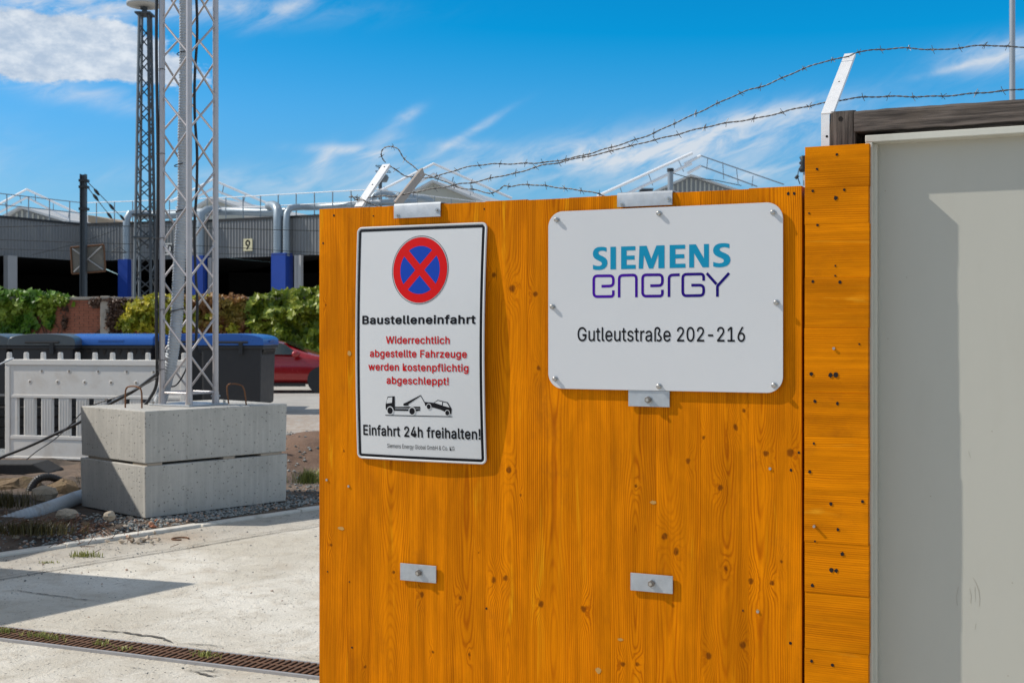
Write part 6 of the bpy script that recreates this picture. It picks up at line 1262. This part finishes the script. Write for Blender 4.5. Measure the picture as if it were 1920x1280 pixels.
# ---- broad stained board beside the gate (its boards lie crosswise)
pk = [(b_[1], b_[0], b_[2]) for b_ in kz([(1563,705,.007),(1614,1175,.009),(1619,863,.008),(1540,975,.007),(1567,482,.005),(1580,1245,.008),(1520,680,.006),(1600,1130,.008),(1545,1165,.005)])]
M['post_wood'] = wood_mat('amber_crosswise_wood', True, pk, lo=(.36,.080,.001), mid=(.66,.210,.001), hi=(.80,.36,.02))
bd = gthing('gate_post_board', 'narrow amber stained board with crosswise grain between gate and grey panel', 'post', gx(1569), 0, 0)
bx0, bx1 = gx(1509), gx(1629); YB = .032
ys = [276, 353, 422, 521, 615, 735, 817, 917, 1014, 1108, 1214]
zs = [gl(1509, y)[1] for y in ys]; stp = (zs[0]-zs[-1])/10
zs += [zs[-1]-stp*k for k in range(1, 9) if zs[-1]-stp*k > .10] + [.05]
for i in range(len(zs)-1):
    b = GB(); e = random.uniform(-.0015, .0015); zm = (zs[i]+zs[i+1])/2; dy = random.uniform(0, .0008)-.0055*max(0, sin(pi*min(1, max(0, (zm-.35)/1.25))))
    b.box(bx0+e*.5, bx1+e, dy, YB, zs[i+1]+.0002, zs[i]-.0002, ch=.0006)
    o = b.build('board', M['post_wood'], bd); o.color = (random.uniform(.92, 1.05), ((zs[i]+zs[i+1])/2 + random.choice([-1,1])*random.uniform(.10,.34) + 2)/4, random.random(), 1)
ph = [(1569,290),(1532,317),(1524,358),(1583,356),(1567,371,.006),(1533,422),(1524,528,.005),(1575,529,.005),(1566,498,.003),(1566,517,.003),(1521,701,.006),(1557,703,.007),(1567,702,.008),(1528,752,.005),(1570,756,.005),
      (1526,831,.004),(1518,884,.005),(1558,944,.005),(1617,940,.005),(1571,992,.005),(1579,1038,.006),(1559,1068,.007),(1568,1069,.006),(1523,1097,.006),(1522,1239,.005),(1561,1246,.005),(1517,400,.003),(1611,645,.003),(1528,1014,.003)]
def board_y(z): return -.0055*max(0, sin(pi*min(1, max(0, (z-.35)/1.25))))-.0004
for h_ in ph: holes(bd, [h_], board_y(gl(h_[0], h_[1])[1]), .0042)
for (px, py) in [(1564,653),(1528,985)]:
    x, z = gl(px, py); b = GB(); b.cyl((x,.0,z), (x,-.018 if py > 900 else -.009,z), .0042, 10); b.build('screw_head', M['steel_bolt'], bd)
# dark timber upright hidden behind the gap
bk = GB(); bk.box(gx(1490,.09)+.0, gx(1560,.09), .088, .15, .02, ztop-.02)
o = bk.build('hinge_post', M['oldwood'], bd); o['upright'] = 1.0

# ---- grey metal panel in its cream frame
YP = .098; YF = .0345
pn = gthing('steel_panel', 'large pale grey metal panel in a cream frame right of the amber board', 'panel', gx(1800, YP), YP, 0)
fx0 = gx(1622, YF); fzt = gl(1622, 254, YF)[1]; fx1 = fx0+1.75
fw = .022
prof_in = .006
def frame_bar(vertical, a, b, u0, u1):
    g_ = GB()
    if vertical: g_.box(u0, u1, YF, YP+.03, a, b)
    else: g_.box(a, b, YF, YP+.03, u0, u1)
    return g_
frame_bar(True, .06, fzt-fw-.0005, fx0, fx0+fw).build('frame_upright', M['panel_frame'], pn, bevel=.0025)
frame_bar(True, .06, fzt-fw-.0005, fx1-fw, fx1).build('frame_upright', M['panel_frame'], pn, bevel=.0025)
frame_bar(False, fx0, fx1, fzt-fw, fzt).build('frame_top', M['panel_frame'], pn, bevel=.0025)
frame_bar(False, fx0, fx1, .03, .0595).build('frame_sill', M['panel_frame'], pn, bevel=.0025)
b = GB(); b.box(fx0+fw, fx1-fw, YP, YP+.02, .06, fzt-fw); b.build('sheet', M['panel'], pn)
b = GB(); 
xa = fx0+fw*.95
b.box(xa, xa+.010, YP-.030, YP-.001, .06, fzt-fw-.001); b.build('inner_bead', M['panel_frame'], pn, bevel=.001)
for (px, py) in ((1644, 282),):
    continue
    x, z = gl(px-4, py, YF); s = GB(); s.cyl((x+.002,YP-.046,z-.0), (x+.002,YP-.049,z), .004, 10); s.build('rivet', M['steel_bolt'], pn)
M['scuff'] = simple('panel_scuff', (.34,.315,.26), .7, var=.15, vs=60)
def scuff(pts, wd, name='scuff'):
    b = GB(); L = [gl(px, py, YP) for px, py in pts]; vs = []
    for i, (x, z) in enumerate(L):
        q = wd*random.uniform(.3, 1); a, c = L[max(i-1,0)], L[min(i+1,len(L)-1)]; dx_, dz_ = c[0]-a[0], c[1]-a[1]; l_ = sqrt(dx_*dx_+dz_*dz_) or 1
        vs += [(x-dz_/l_*q, YP-.0006, z+dx_/l_*q), (x+dz_/l_*q, YP-.0006, z-dx_/l_*q)]
    b.add(vs, [(2*i, 2*i+1, 2*i+3, 2*i+2) for i in range(len(L)-1)]); b.build(name, M['scuff'], pn, fixn=False)
for pts, wd in (([(1824,1082),(1830,1092),(1835,1106),(1837,1122),(1836,1136)], .0012),([(1818,1102),(1821,1116),(1820,1130)], .0008),([(1828,1100),(1829,1128)], .0007),([(1797,1100),(1793,1118),(1795,1134)], .0007),([(1830,1168),(1828,1180)], .0006),([(1816,846),(1820,858)], .0006)): scuff(pts, wd)
for (px, py) in ((1660,358),(1665,635),(1650,972),(1898,1092),(1860,808),(1890,1266),(1745,930),(1700,520)):
    x, z = gl(px, py, YP); b = GB(); b.add([(x+.0022*cos(k*pi/3), YP-.0006, z+.0022*sin(k*pi/3)) for k in range(6)], [tuple(range(6))]); b.build('speck', M['scuff'], pn, fixn=False)
# ---- old timber head beam and post stub above the panel
yb = .046
zb0 = gl(1605, 247, yb)[1]; zb1 = gl(1605, 209, yb)[1]
hb = gthing('head_beam', 'weathered grey horizontal beam above the grey panel', 'beam', gx(1600, yb), yb, zb0)
b = GB()
X0 = gx(1601, yb); n = 60
def beamf(z_top):
    pass
L_ = 1.9
vs = []; random.seed(3)
for i in range(n+1):
    x = X0 + L_*i/n; j1 = .0010*sin(i*.37)+random.uniform(-.0015,.0015); j2 = .0010*sin(i*.41+1)+random.uniform(-.0012,.0012)
    vs += [(x, yb+random.uniform(0,.0015), zb0+j2), (x, yb+.10, zb0+j2), (x, yb+.10, zb1+j1), (x, yb+.006+random.uniform(0,.002), zb1+j1+.002), (x, yb, zb1+j1-.006)]
fs = []
for i in range(n):
    for k in range(5): fs.append((i*5+k, i*5+(k+1)%5, (i+1)*5+(k+1)%5, (i+1)*5+k))
fs += [tuple(range(5)), tuple(n*5+k for k in range(5))]
b.add(vs, fs); o = b.build('beam', M['oldwood'], hb); o['upright'] = 0.0
b = GB(); b.box(X0-.02, X0+.12, yb+.101, yb+.19, .0, zb0+.05); o = b.build('prop', M['oldwood'], hb); o['upright'] = 1.0
for q in (.5, 1.35):
    b = GB(); b.box(X0+q, X0+q+.09, yb+.101, yb+.19, .0, zb0+.05); o = b.build('prop', M['oldwood'], hb); o['upright'] = 1.0
ps = gthing('post_stub', 'weathered grey upright timber end above the amber board', 'post', gx(1580, .05), .05, 0)
px0, px1 = gx(1555, .050), gx(1603, .050); pzt = gl(1580, 208, .05)[1]
b = GB(); vs = []; n = 40; random.seed(5)
for i in range(n+1):
    z = .05+(pzt-.05)*i/n; j = .0018*sin(i*.8); r = .006
    vs += [(px0+j, .0505+r, z), (px0+j+r, .0505, z), (px1+j-r, .0505, z), (px1+j, .0505+r, z), (px1+j, .147, z), (px0+j, .147, z)]
fs = []
for i in range(n):
    for k in range(6): fs.append((i*6+k, i*6+(k+1)%6, (i+1)*6+(k+1)%6, (i+1)*6+k))
fs += [tuple(range(6)), tuple(n*6+k for k in range(6))]
# the part below the board's top stands behind it
b.add(vs, fs); o = b.build('timber', M['oldwood'], ps); o['upright'] = 1.0
x, z = gl(1576, 223, .0502); b = GB(); b.add([(x+.007*cos(k*pi/4), .0496, z+.008*sin(k*pi/4)) for k in range(8)], [tuple(range(8))]); b.build('bolt_hole', M['hole'], ps)

# ---- barbed wire arms
def arm_to(px0, py0, yl, px1, py1):
    """horizontal reach and rise of an arm that starts at one photo pixel and ends at another"""
    x0, z0 = gl(px0, py0, yl); best = None
    for k in range(5, 90):
        a_ = k*.01; x1, z1 = gl(px1, py1, yl+a_)
        if best is None or abs(x1-x0) < best[0]: best = (abs(x1-x0), a_, z1-z0)
    return best[1], best[2]
def arm(px, py, yl, a_, b_, zlow, label, wdt=.034, web=False, dxp=0.):
    x, zk = gl(px, py, yl)
    t = gthing('wire_bracket', label, 'bracket', x, yl, zlow, 'steel arms that carry the barbed wire')
    L = sqrt(a_*a_+b_*b_); th = .0035
    if zk-zlow > .02:
        b = GB(); b.box(x-wdt*.5, x+wdt*.5-.012, yl, yl+th, zlow, zk); up = b.build('upright', M['white_bracket'], t)
        k = 0; z = zk-.07
        while z > zlow+.02 and k < 9:
            h_ = GB(); h_.add([(x-.001+.0042*cos(q*pi/4), yl-.0006, z+.0042*sin(q*pi/4)) for q in range(8)], [tuple(range(8))]); h_.build('punch_hole', M['hole'], up); z -= .035; k += 1
    dv = Vector((0, a_/L, b_/L)); nv = Vector((0, -b_/L, a_/L)); 
    b = GB(); A0 = Vector((x, yl, zk))
    M4 = Matrix.Translation(A0) @ Matrix(((1,0,0,0),(0,dv.y,nv.y,0),(0,dv.z,nv.z,0),(0,0,0,1)))
    if not web:
        b.box(-wdt*.5, wdt*.5, 0, L, 0, th, M4); b.box(wdt*.5-th, wdt*.5, .006, L-.004, -.008, -.0004, M4)
    else:
        b.box(-th, 0, 0, L, -wdt*.5, wdt*.5, M4); b.box(-.010, -th-.0004, .004, L-.004, wdt*.5-th, wdt*.5, M4)
    o = b.build('arm', M['white_bracket'] if not web else M['shaded_arm'], t, bevel=.0006)
    for q in (.50,.93) if not web else (.88,):
        h_ = MB(); c = (L*q)
        if not web: pts = [GM @ (M4 @ Vector((.0035*cos(k*pi/4), c+.0035*sin(k*pi/4), th+.0006))) for k in range(8)]
        else: pts = [GM @ (M4 @ Vector((.0008, c+.004*cos(k*pi/4), .004*sin(k*pi/4)))) for k in range(8)]
        h_.add(pts, [tuple(range(8))]); h_.build('punch_hole', M['hole'] if not web else M['sign_white'], o)
    return x, yl, zk
M['shaded_arm'] = simple('shaded_steel_arm', (.42,.36,.31), .5, .2, .12, 30, dirt=(.25,.2,.16,.5))  # the arm's shaded side, with ground reflection, painted as brown
arm(1551, 214, .052, *arm_to(1551, 214, .052, 1594, 102), 1.75, 'bright steel arm rising behind the weathered post stub', .038)
arm(672, 388, .10, *arm_to(672, 388, .10, 726, 309), 1.70, 'bright steel arm leaning above the gate near its left corner', .034)
arm(744, 386, .10, *arm_to(744, 386, .10, 795, 322), 1.70, 'steel arm beside the left cap bracket, shaded side painted brown', .034, True)

# ---- barbed wire
def barbed(name, label, pts, y0, y1, barbs=.085, anchor=None):
    """pts: photo pixels along the strand; its distance behind the gate runs from y0 to y1"""
    P = []
    for i, (px, py, *yy) in enumerate(pts):
        yl = yy[0] if yy else None
        if yl is None:
            f_ = (px-pts[0][0])/(pts[-1][0]-pts[0][0]); yl = y0+(y1-y0)*f_
        x, z = gl(px, py, yl); P.append(GM @ Vector((x, yl, z)))
    t = thing(name, label, 'barbed wire', P[0], 0, 'strands of barbed wire above the gate')
    S = catmull(P, .006); s_ = 0; A = []; B = []; prev = None; bl = []; nb = .03
    for i, p in enumerate(S):
        if i: s_ += (p-S[i-1]).length
        tg = (S[min(i+1,len(S)-1)]-S[max(i-1,0)]).normalized()
        u = tg.orthogonal() if prev is None else (prev-tg*prev.dot(tg)); u.normalize(); prev = u; v = tg.cross(u)
        an = s_/.042*2*pi; wob = Vector((0,0,.0012*sin(s_*23)+.0012*sin(s_*57)))
        p = p+wob
        A.append(p+(u*cos(an)+v*sin(an))*.0017); B.append(p-(u*cos(an)+v*sin(an))*.0017)
        if s_ > nb: bl.append((p, tg, u, v)); nb += barbs*random.uniform(.85,1.15)
    mb = MB(); mb.tube(A, .0014, 5); mb.build('wire', M['wire'], t, smooth='all', fixn=False)
    mb = MB(); mb.tube(B, .0014, 5); mb.build('wire', M['wire'], t, smooth='all', fixn=False)
    for (p, tg, u, v) in bl:
        a0 = random.uniform(0, 6.28); mb = MB()
        for k in range(2):
            a = a0+k*1.4; e1 = (u*cos(a)+v*sin(a)); e2 = (u*cos(a+.6)+v*sin(a+.6))
            mb.tube([p+tg*.004*k-e1*.014-tg*.005, p+tg*.004*k+e2*.0032, p+tg*(.004*k+.003)+e1*.014+tg*.004], .0010, 4)
        mb.tube([p+tg*(q*.0022-.005)+(u*cos(q*1.9)+v*sin(q*1.9))*.0036 for q in range(7)], .0011, 4)
        mb.build('barb', M['wire'], t)
Z5 = lambda L: [(590+a/3.2, 250+b_/3.2) for a, b_ in L]
barbed('barbed_wire', 'highest strand of barbed wire, running up to the tip of the right steel arm',
    Z5([(448,195),(500,230),(545,257),(600,264),(640,267),(700,262),(770,245),(880,213),(960,196),(1050,184),(1130,182),(1200,184),(1270,182),(1340,179),(1430,168),(1500,155),(1640,126),(1720,103),(1780,85)]) + [(1190,262),(1230,248),(1300,215),(1350,192),(1400,171),(1440,158),(1480,140),(1540,118),(1586,107),(1610,97),(1660,93,.47),(1700,91,.47),(1760,93,.47),(1800,90,.47),(1850,86,.47),(1925,88,.47),(2050,80,.47)], .36, .47)
barbed('barbed_wire', 'lower strand of barbed wire crossing the middle of the right steel arm',
    Z5([(205,382),(260,388),(300,388),(370,380),(440,375),(500,373),(560,362),(660,342),(730,332),(800,317),(870,302),(940,295),(1010,283),(1090,263),(1160,250),(1240,230),(1300,208),(1370,190),(1450,180),(1530,163),(1620,140),(1700,126),(1800,97)]) + [(1180,275),(1230,262),(1300,244),(1370,230),(1430,219),(1500,203),(1552,192),(1600,184),(1650,182,.22),(1720,181,.22),(1790,179,.22),(1850,174,.22),(1925,166,.22),(2050,158,.22)], .14, .22)
barbed('barbed_wire', 'loose strand of barbed wire that loops above the left arm and drops behind the gate',
    Z5([(425,176,),(405,150),(400,118),(415,90),(445,79),(480,86),(505,100),(530,140),(560,172),(590,196),(620,222),(655,243),(700,262),(750,277),(790,290),(840,315),(900,331),(960,340),(1000,350),(1050,360),(1085,352),(1110,338),(1125,322),(1140,312),(1180,316),(1230,310),(1290,309),(1370,316),(1460,325),(1550,335),(1640,349),(1700,365),(1760,385)]), .40, .2)
barbed('barbed_wire', 'short loose end of barbed wire at the foot of the left arm', Z5([(220,372),(245,400),(285,398),(310,412),(360,432),(400,455)]), .12, .12, .05)

# ---- white company sign
S2 = .0145
sx0, sx1 = gx(1028, -S2), gx(1468, -S2); sz1 = gl(1248, 388, -S2)[1]; sz0 = gl(1248, 732.5, -S2)[1]
sign2 = gthing('company_sign', 'big white rounded rectangular sign reading SIEMENS energy and a street address', 'sign', (sx0+sx1)/2, -S2, sz0)
def surf2(u, v_, lift=0): return (u, -S2-lift, v_)
outl = rrect(sx0, sx1, sz0, sz1, .052, 10); n = len(outl)
b = GB(); b.add([(u, -S2, v_) for u, v_ in outl]+[(u, -S2+.0035, v_) for u, v_ in outl], [tuple(range(n)), tuple(range(n, 2*n))[::-1]]+[(k, (k+1)%n, n+(k+1)%n, n+k) for k in range(n)])
b.build('plate', M['sign_white2'], sign2, bevel=.0006, segs=1)
Sp = lambda px, py: gl(px, py, -S2)
def bbox2(x0p, x1p, ybase, ytop):   # signs are level: use the middle of the word for heights
    xm = (x0p+x1p)/2
    return Sp(x0p, ybase)[0], Sp(x1p, ybase)[0], Sp(xm, ybase)[1], Sp(xm, ytop)[1]
SG = lambda L: [(1000+a/2.909, 350+b_/2.909) for a, b_ in L]
# SIEMENS: heavy letters drawn from their own outlines
xa, xb, z0_, z1_ = bbox2(1111, 1370, 503.5, 460)
z0_ += .001; hh = z1_-z0_
def heavy(txt, x0, x1, z0, h):
    # widths of the letters in thousandths of the word
    spec = [('S',323,409),('I',425,456),('E',485,566),('M',583,725),('E',753,838),('N',858,963),('S',983,1077)]
    out = []
    k = (x1-x0)/(1077-323.)
    for ch, a, b_ in spec:
        X = x0+(a-323)*k; Wd = (b_-a)*k; st = 31*k
        def q(l): return [(X+u*Wd, z0+v_*h) for u, v_ in l]
        s_ = st/Wd
        if ch == 'I': out.append(q([(0,0),(1,0),(1,1),(0,1)]))
        if ch == 'E': out.append(q([(0,0),(1,0),(1,.18),(s_,.18),(s_,.41),(.93,.41),(.93,.59),(s_,.59),(s_,.82),(.98,.82),(.98,1),(0,1)]))
        if ch == 'N': out.append(q([(0,0),(.25,0),(.25,.62),(.68,0),(1,0),(1,1),(.75,1),(.75,.38),(.34,1),(0,1)]))
        if ch == 'M': out.append(q([(.0,0),(.17,0),(.205,.60),(.40,0),(.56,0),(.765,.62),(.765,0),(1,0),(1,1),(.69,1),(.49,.42),(.31,1),(.03,1)]))
        if ch == 'S':
            P = [(.93,.97),(.86,.99),(.70,1.01),(.52,1.015),(.33,1.0),(.16,.94),(.055,.84),(.02,.72),(.05,.60),(.14,.51),(.29,.44),(.46,.385),(.58,.33),(.63,.27),(.60,.205),(.50,.17),(.36,.16),(.20,.18),(.03,.225),
                 (.03,.03),(.20,-.005),(.42,-.015),(.62,.0),(.80,.05),(.93,.14),(.99,.27),(.97,.40),(.88,.50),(.72,.575),(.54,.635),(.42,.69),(.38,.75),(.42,.81),(.52,.84),(.66,.845),(.80,.825),(.93,.79)]
            out.append(q(P))
    return out
put_flat('lettering', heavy('', xa, xb, z0_, hh), surf2, M['teal_print'], sign2)
# energy: rounded strokes
def stroke(pts, wd, rc=.010):
    """polyline in sign coordinates with rounded corners -> outline"""
    P = [Vector(p) for p in pts]; Q = [P[0]]
    for i in range(1, len(P)-1):
        a, b_, c = P[i-1], P[i], P[i+1]
        r = min(rc, (a-b_).length*.48, (c-b_).length*.48)
        s_ = b_+(a-b_).normalized()*r; e = b_+(c-b_).normalized()*r
        for k in range(7):
            t = k/6; Q.append(s_*(1-t)**2+b_*2*t*(1-t)+e*t*t)
    Q.append(P[-1]); L, Rr = [], []
    for i, p in enumerate(Q):
        t = (Q[min(i+1,len(Q)-1)]-Q[max(i-1,0)]).normalized(); nn = Vector((-t.y, t.x))
        L.append(tuple(p+nn*wd/2)); Rr.append(tuple(p-nn*wd/2))
    return L+Rr[::-1]
def grad_print():
    m, t, b = newmat('violet_print'); o = t.node('ShaderNodeTexCoord').outputs['Object']; x = t.sep(o)[0]
    lx0 = Sp(1111, 540)[0]-(sx0+sx1)/2; lx1 = Sp(1370, 540)[0]-(sx0+sx1)/2
    t.put(b.inputs['Base Color'], t.mix(t.ss(x, lx0, lx1), (.050,.0,.28), (.005,.0,.13))); b.inputs['Roughness'].default_value = .5; b.inputs['Specular IOR Level'].default_value = .15; return m
M['violet_print'] = grad_print()
lz = lambda L: [Sp(*q) for q in SG(L)]
wd_ = 15.0/2.909/F*4.0
rcc = 22/2.909/F*4.0
def warp(L):   # the word runs uphill in the photo because of perspective: straighten heights by its own frame
    return L
def ebox(x0, x1, yt, yb, opening):
    m_ = 6.5; return (x0+m_, x1-m_, yt+m_, yb-m_)
strokes = []
e0 = ebox(323, 443, 479, 606, 0)
strokes.append([(372,543),(e0[1],541),(e0[1],e0[2]),(e0[0],e0[2]+1),(e0[0],e0[3]),(e0[1],e0[3]-1),(e0[1],565)])
strokes.append([(468,604),(468,484),(562,481),(562,603)])
strokes.append([(638,540),(704,539),(704,480),(596,481),(596,597),(704,596),(704,562)])
strokes.append([(740,601),(740,482),(798,480)])
strokes.append([(929,513),(929,476),(815,478),(815,595),(929,593),(929,537),(862,537)])
strokes.append([(946,472),(999,532)]); strokes.append([(1068,471),(1004,542),(1004,600)])
for i, s_ in enumerate(strokes):
    rc = rcc if i < 5 else .004
    put_flat('lettering', [stroke(lz(s_), wd_, rc)], surf2, M['violet_print'], sign2)
xa, xb, z0_, z1_ = bbox2(1083, 1397, 640, 613)
put_flat('lettering', line_text('Gutleutstraße 202-216', xa, xb, z0_, z1_-z0_, .006), surf2, M['black_print'], sign2)
for (px, py) in [(1043,412),(1235,400),(1449,398),(1035,575),(1455,567),(1040,710),(1235,724),(1451,722)]:
    x, z = gl(px, py, -S2-.006)
    s = GB(); s.cyl((x,-S2-.0002,z), (x,-S2-.0016,z), .0098, 16); o = s.build('washer', M['galv'], sign2)
    s = GB(); s.tube([(x,-S2-.0016,z),(x,-S2-.010,z),(x,-S2-.0125,z)], [.0074,.0074,.0045], 10); s.build('screw', M['steel_bolt'], sign2, smooth=True)

# ---- no-stopping sign, slightly bowed
S1 = .006
tx0, tx1 = gx(668, -.014), gx(912, -.014); tz1 = gl(790, 421, -.014)[1]; tz0 = gl(795, 865, -.014)[1]
def bow(u, v_):
    a = min(1, max(0, (u-tx0)/(tx1-tx0))); c = min(1, max(0, (v_-tz0)/(tz1-tz0)))
    return S1 + .018*sin(pi*c)**.9*(.75+.45*a) + .010*sin(pi*a)*(.4+.6*(1-c)) + .006*a*(1-c)
def surf1(u, v_, lift=0): return (u, -bow(u, v_)-lift, v_)
sign1 = gthing('parking_ban_sign', 'white upright sign with round no stopping symbol and German tow warning', 'sign', (tx0+tx1)/2, -S1, tz0)
def sheet1(name, x0, x1, z0, z1, r, mat, lift, parent, rim=False, nu=26, nv=48):
    b = GB()
    # rounded rectangle as a grid whose columns are shortened at the corners
    def fn(i, j):
        u = x0+(x1-x0)*i; ins = 0
        dd = min(u-x0, x1-u)
        if dd < r: ins = r-sqrt(max(0, r*r-(r-dd)**2))
        v_ = z0+ins+(z1-z0-2*ins)*j
        return surf1(u, v_, lift)
    us = sorted(set([0, .004, .012, .025, .04, .06]+[k/nu for k in range(2, nu-1)]+[1-.06, 1-.04, 1-.025, 1-.012, 1-.004, 1]))
    vs = [fn(u, j/(nv-1)) for j in range(nv) for u in us]; m_ = len(us)
    fs = [(j*m_+i, j*m_+i+1, (j+1)*m_+i+1, (j+1)*m_+i) for j in range(nv-1) for i in range(m_-1)]
    b.add(vs, fs); return b.build(name, mat, parent, smooth='all', fixn=False)
pl = sheet1('plate', tx0, tx1, tz0, tz1, .020, M['sign_white'], 0, sign1)
md = pl.modifiers.new('thickness', 'SOLIDIFY'); md.thickness = .0025; md.offset = -1 
# raised rolled rim and printed black border: ribbons following the outline
def ring1(name, inset0, inset1, r, mat, lift, n_=10, prof=None):
    def dense(path):
        out = []
        for i in range(len(path)):
            a, b_ = Vector(path[i]), Vector(path[(i+1)%len(path)]); k = max(1, int((b_-a).length/.012))
            out += [tuple(a+(b_-a)*q/k) for q in range(k)]
        return out
    A = rrect(tx0+inset0, tx1-inset0, tz0+inset0, tz1-inset0, max(.003, r-inset0), n_); B_ = rrect(tx0+inset1, tx1-inset1, tz0+inset1, tz1-inset1, max(.002, r-inset1), n_)
    # same corner counts -> match points, then subdivide both together
    PA, PB = [], []
    for i in range(len(A)):
        a, a2 = Vector(A[i]), Vector(A[(i+1)%len(A)]); b0, b2 = Vector(B_[i]), Vector(B_[(i+1)%len(B_)])
        k = max(1, int((a2-a).length/.012))
        for q in range(k): PA.append(a+(a2-a)*q/k); PB.append(b0+(b2-b0)*q/k)
    n = len(PA); b = GB()
    if prof is None:
        b.add([surf1(p.x, p.y, lift) for p in PA]+[surf1(p.x, p.y, lift) for p in PB], [(i, (i+1)%n, n+(i+1)%n, n+i) for i in range(n)])
    else:
        m_ = len(prof); vs = []
        for f_, l_ in prof: vs += [surf1(PA[i].x+(PB[i].x-PA[i].x)*f_, PA[i].y+(PB[i].y-PA[i].y)*f_, l_) for i in range(n)]
        b.add(vs, [(k*n+i, k*n+(i+1)%n, (k+1)*n+(i+1)%n, (k+1)*n+i) for k in range(m_-1) for i in range(n)])
    return b.build(name, mat, sign1, smooth='all', fixn=False)
ring1('rolled_rim', 0, .0075, .020, M['sign_white'], 0, prof=[(0,-.002),(.08,.0012),(.3,.0026),(.6,.0026),(.85,.0012),(1,.0005)])
ring1('border', .0088, .0180, .021, M['black_print'], .0009)
S1p = lambda px, py: gl(px, py, -.024)
cx_, cz_ = S1p(787, 506); rad = (S1p(787, 442)[1]-S1p(787, 571)[1])/2; rxx = (S1p(840.5, 506)[0]-S1p(734, 506)[0])/2
def ell(f_): return [(cx_+(p[0]-cx_)*rxx/rad, p[1]) for p in disc(cx_, cz_, rad*f_, 64)]
put_flat('symbol_outline', [ell(1.0), ell(.985)[::-1]], surf1, M['black_print'], sign1, .0010)
put_flat('symbol_red', [ell(.955)], surf1, M['red_print'], sign1, .0012, fine=.012)
base = disc(0, 0, rad*.70, 72)
wq = rad*.115
for (sa, sb) in ((1,1),(1,-1),(-1,1),(-1,-1)):
    # quarter left between the two crossing bars
    s2 = sqrt(.5)
    p = clip(base, sa*s2 if sa*sb > 0 else sa*s2, sb*s2, -wq) if False else base
    # bars run along the diagonals; half planes: +-(x+z)/sqrt2 > wq and +-(x-z)/sqrt2 > wq
    p = clip(base, sa*s2, sa*s2, -wq); p = clip(p, sb*s2, -sb*s2, -wq)
    put_flat('symbol_blue', [[(cx_+u*rxx/rad, cz_+v_) for u, v_ in p]], surf1, M['blue_print'], sign1, .0014, fine=.012)
def t1(txt, xl, xr, yb_l, cap_px, mat, bold, slope=0.):
    xm = (xl+xr)/2; yl_ = -.026
    a = gl(xl, yb_l, yl_)[0]; c = gl(xr, yb_l, yl_)[0]; z0 = gl(xm, yb_l, yl_)[1]; z1 = gl(xm, yb_l-cap_px, yl_)[1]
    put_flat('lettering', line_text(txt, a, c, z0, z1-z0, bold), surf1, mat, sign1, .0009)
S6 = 2.667
t1('Baustelleneinfahrt', 678, 893, 607.5, 16.5, M['black_print'], .026)
t1('Widerrechtlich', 724, 845, 644.5, 14.2, M['red_text'], .019)
t1('abgestellte Fahrzeuge', 693, 877, 670, 14.2, M['red_text'], .019)
t1('werden kostenpflichtig', 690, 880, 695.5, 14.2, M['red_text'], .019)
t1('abgeschleppt!', 725, 843, 720.5, 14.2, M['red_text'], .019)
t1('Einfahrt 24h freihalten!', 678, 900, 820, 20.0, M['black_print'], .019)
t1('Siemens Energy Global GmbH & Co. KG', 724, 851, 842, 7.8, M['black_print'], .0)
# tow truck pictogram, traced in its own frame (zoom grid 640,580 at 4.267)
TP = lambda L: [gl(640+a/4.267, 580+b_/4.267, -.025) for a, b_ in L]
def ring_(cx1, cy1, r1): return TP([(cx1+r1*.93*cos(2*pi*k/20), cy1+r1*1.12*sin(2*pi*k/20)) for k in range(20)])
picto = [TP([(372,697),(430,693),(430,775),(425,778),(636,776),(636,790),(430,788),(430,795),(548,796),(636,795),(636,806),(612,812),(596,812),(420,808),(418,812),(362,808),(354,790),(354,760)]),
         TP([(500,768),(500,752),(525,742),(640,684),(642,690),(542,756),(541,768)]), TP([(638,684),(643,684),(680,752),(675,754)]),
         TP([(672,738),(745,745),(778,722),(858,742),(888,795),(884,835),(872,836),(800,800),(730,780),(676,768)]), TP([(350,842),(892,853),(892,859),(350,848)])]
for p in picto: put_flat('pictogram', [p], surf1, M['black_print'], sign1, .0010, fine=.02)
wins = [TP([(376,704),(410,701),(407,745),(362,752),(364,730)]), TP([(752,745),(780,729),(815,738),(810,764)]), TP([(822,740),(852,748),(872,783),(818,768)])]
for p in wins: put_flat('pictogram', [p], surf1, M['sign_white'], sign1, .0013)
for (a, c, r) in ((391,808,31),(571,812,31),(706,776,22),(853,826,22)):
    put_flat('pictogram', [ring_(a, c, r)], surf1, M['sign_white'], sign1, .0016)
    put_flat('pictogram', [ring_(a, c, r*.78)], surf1, M['black_print'], sign1, .0019)
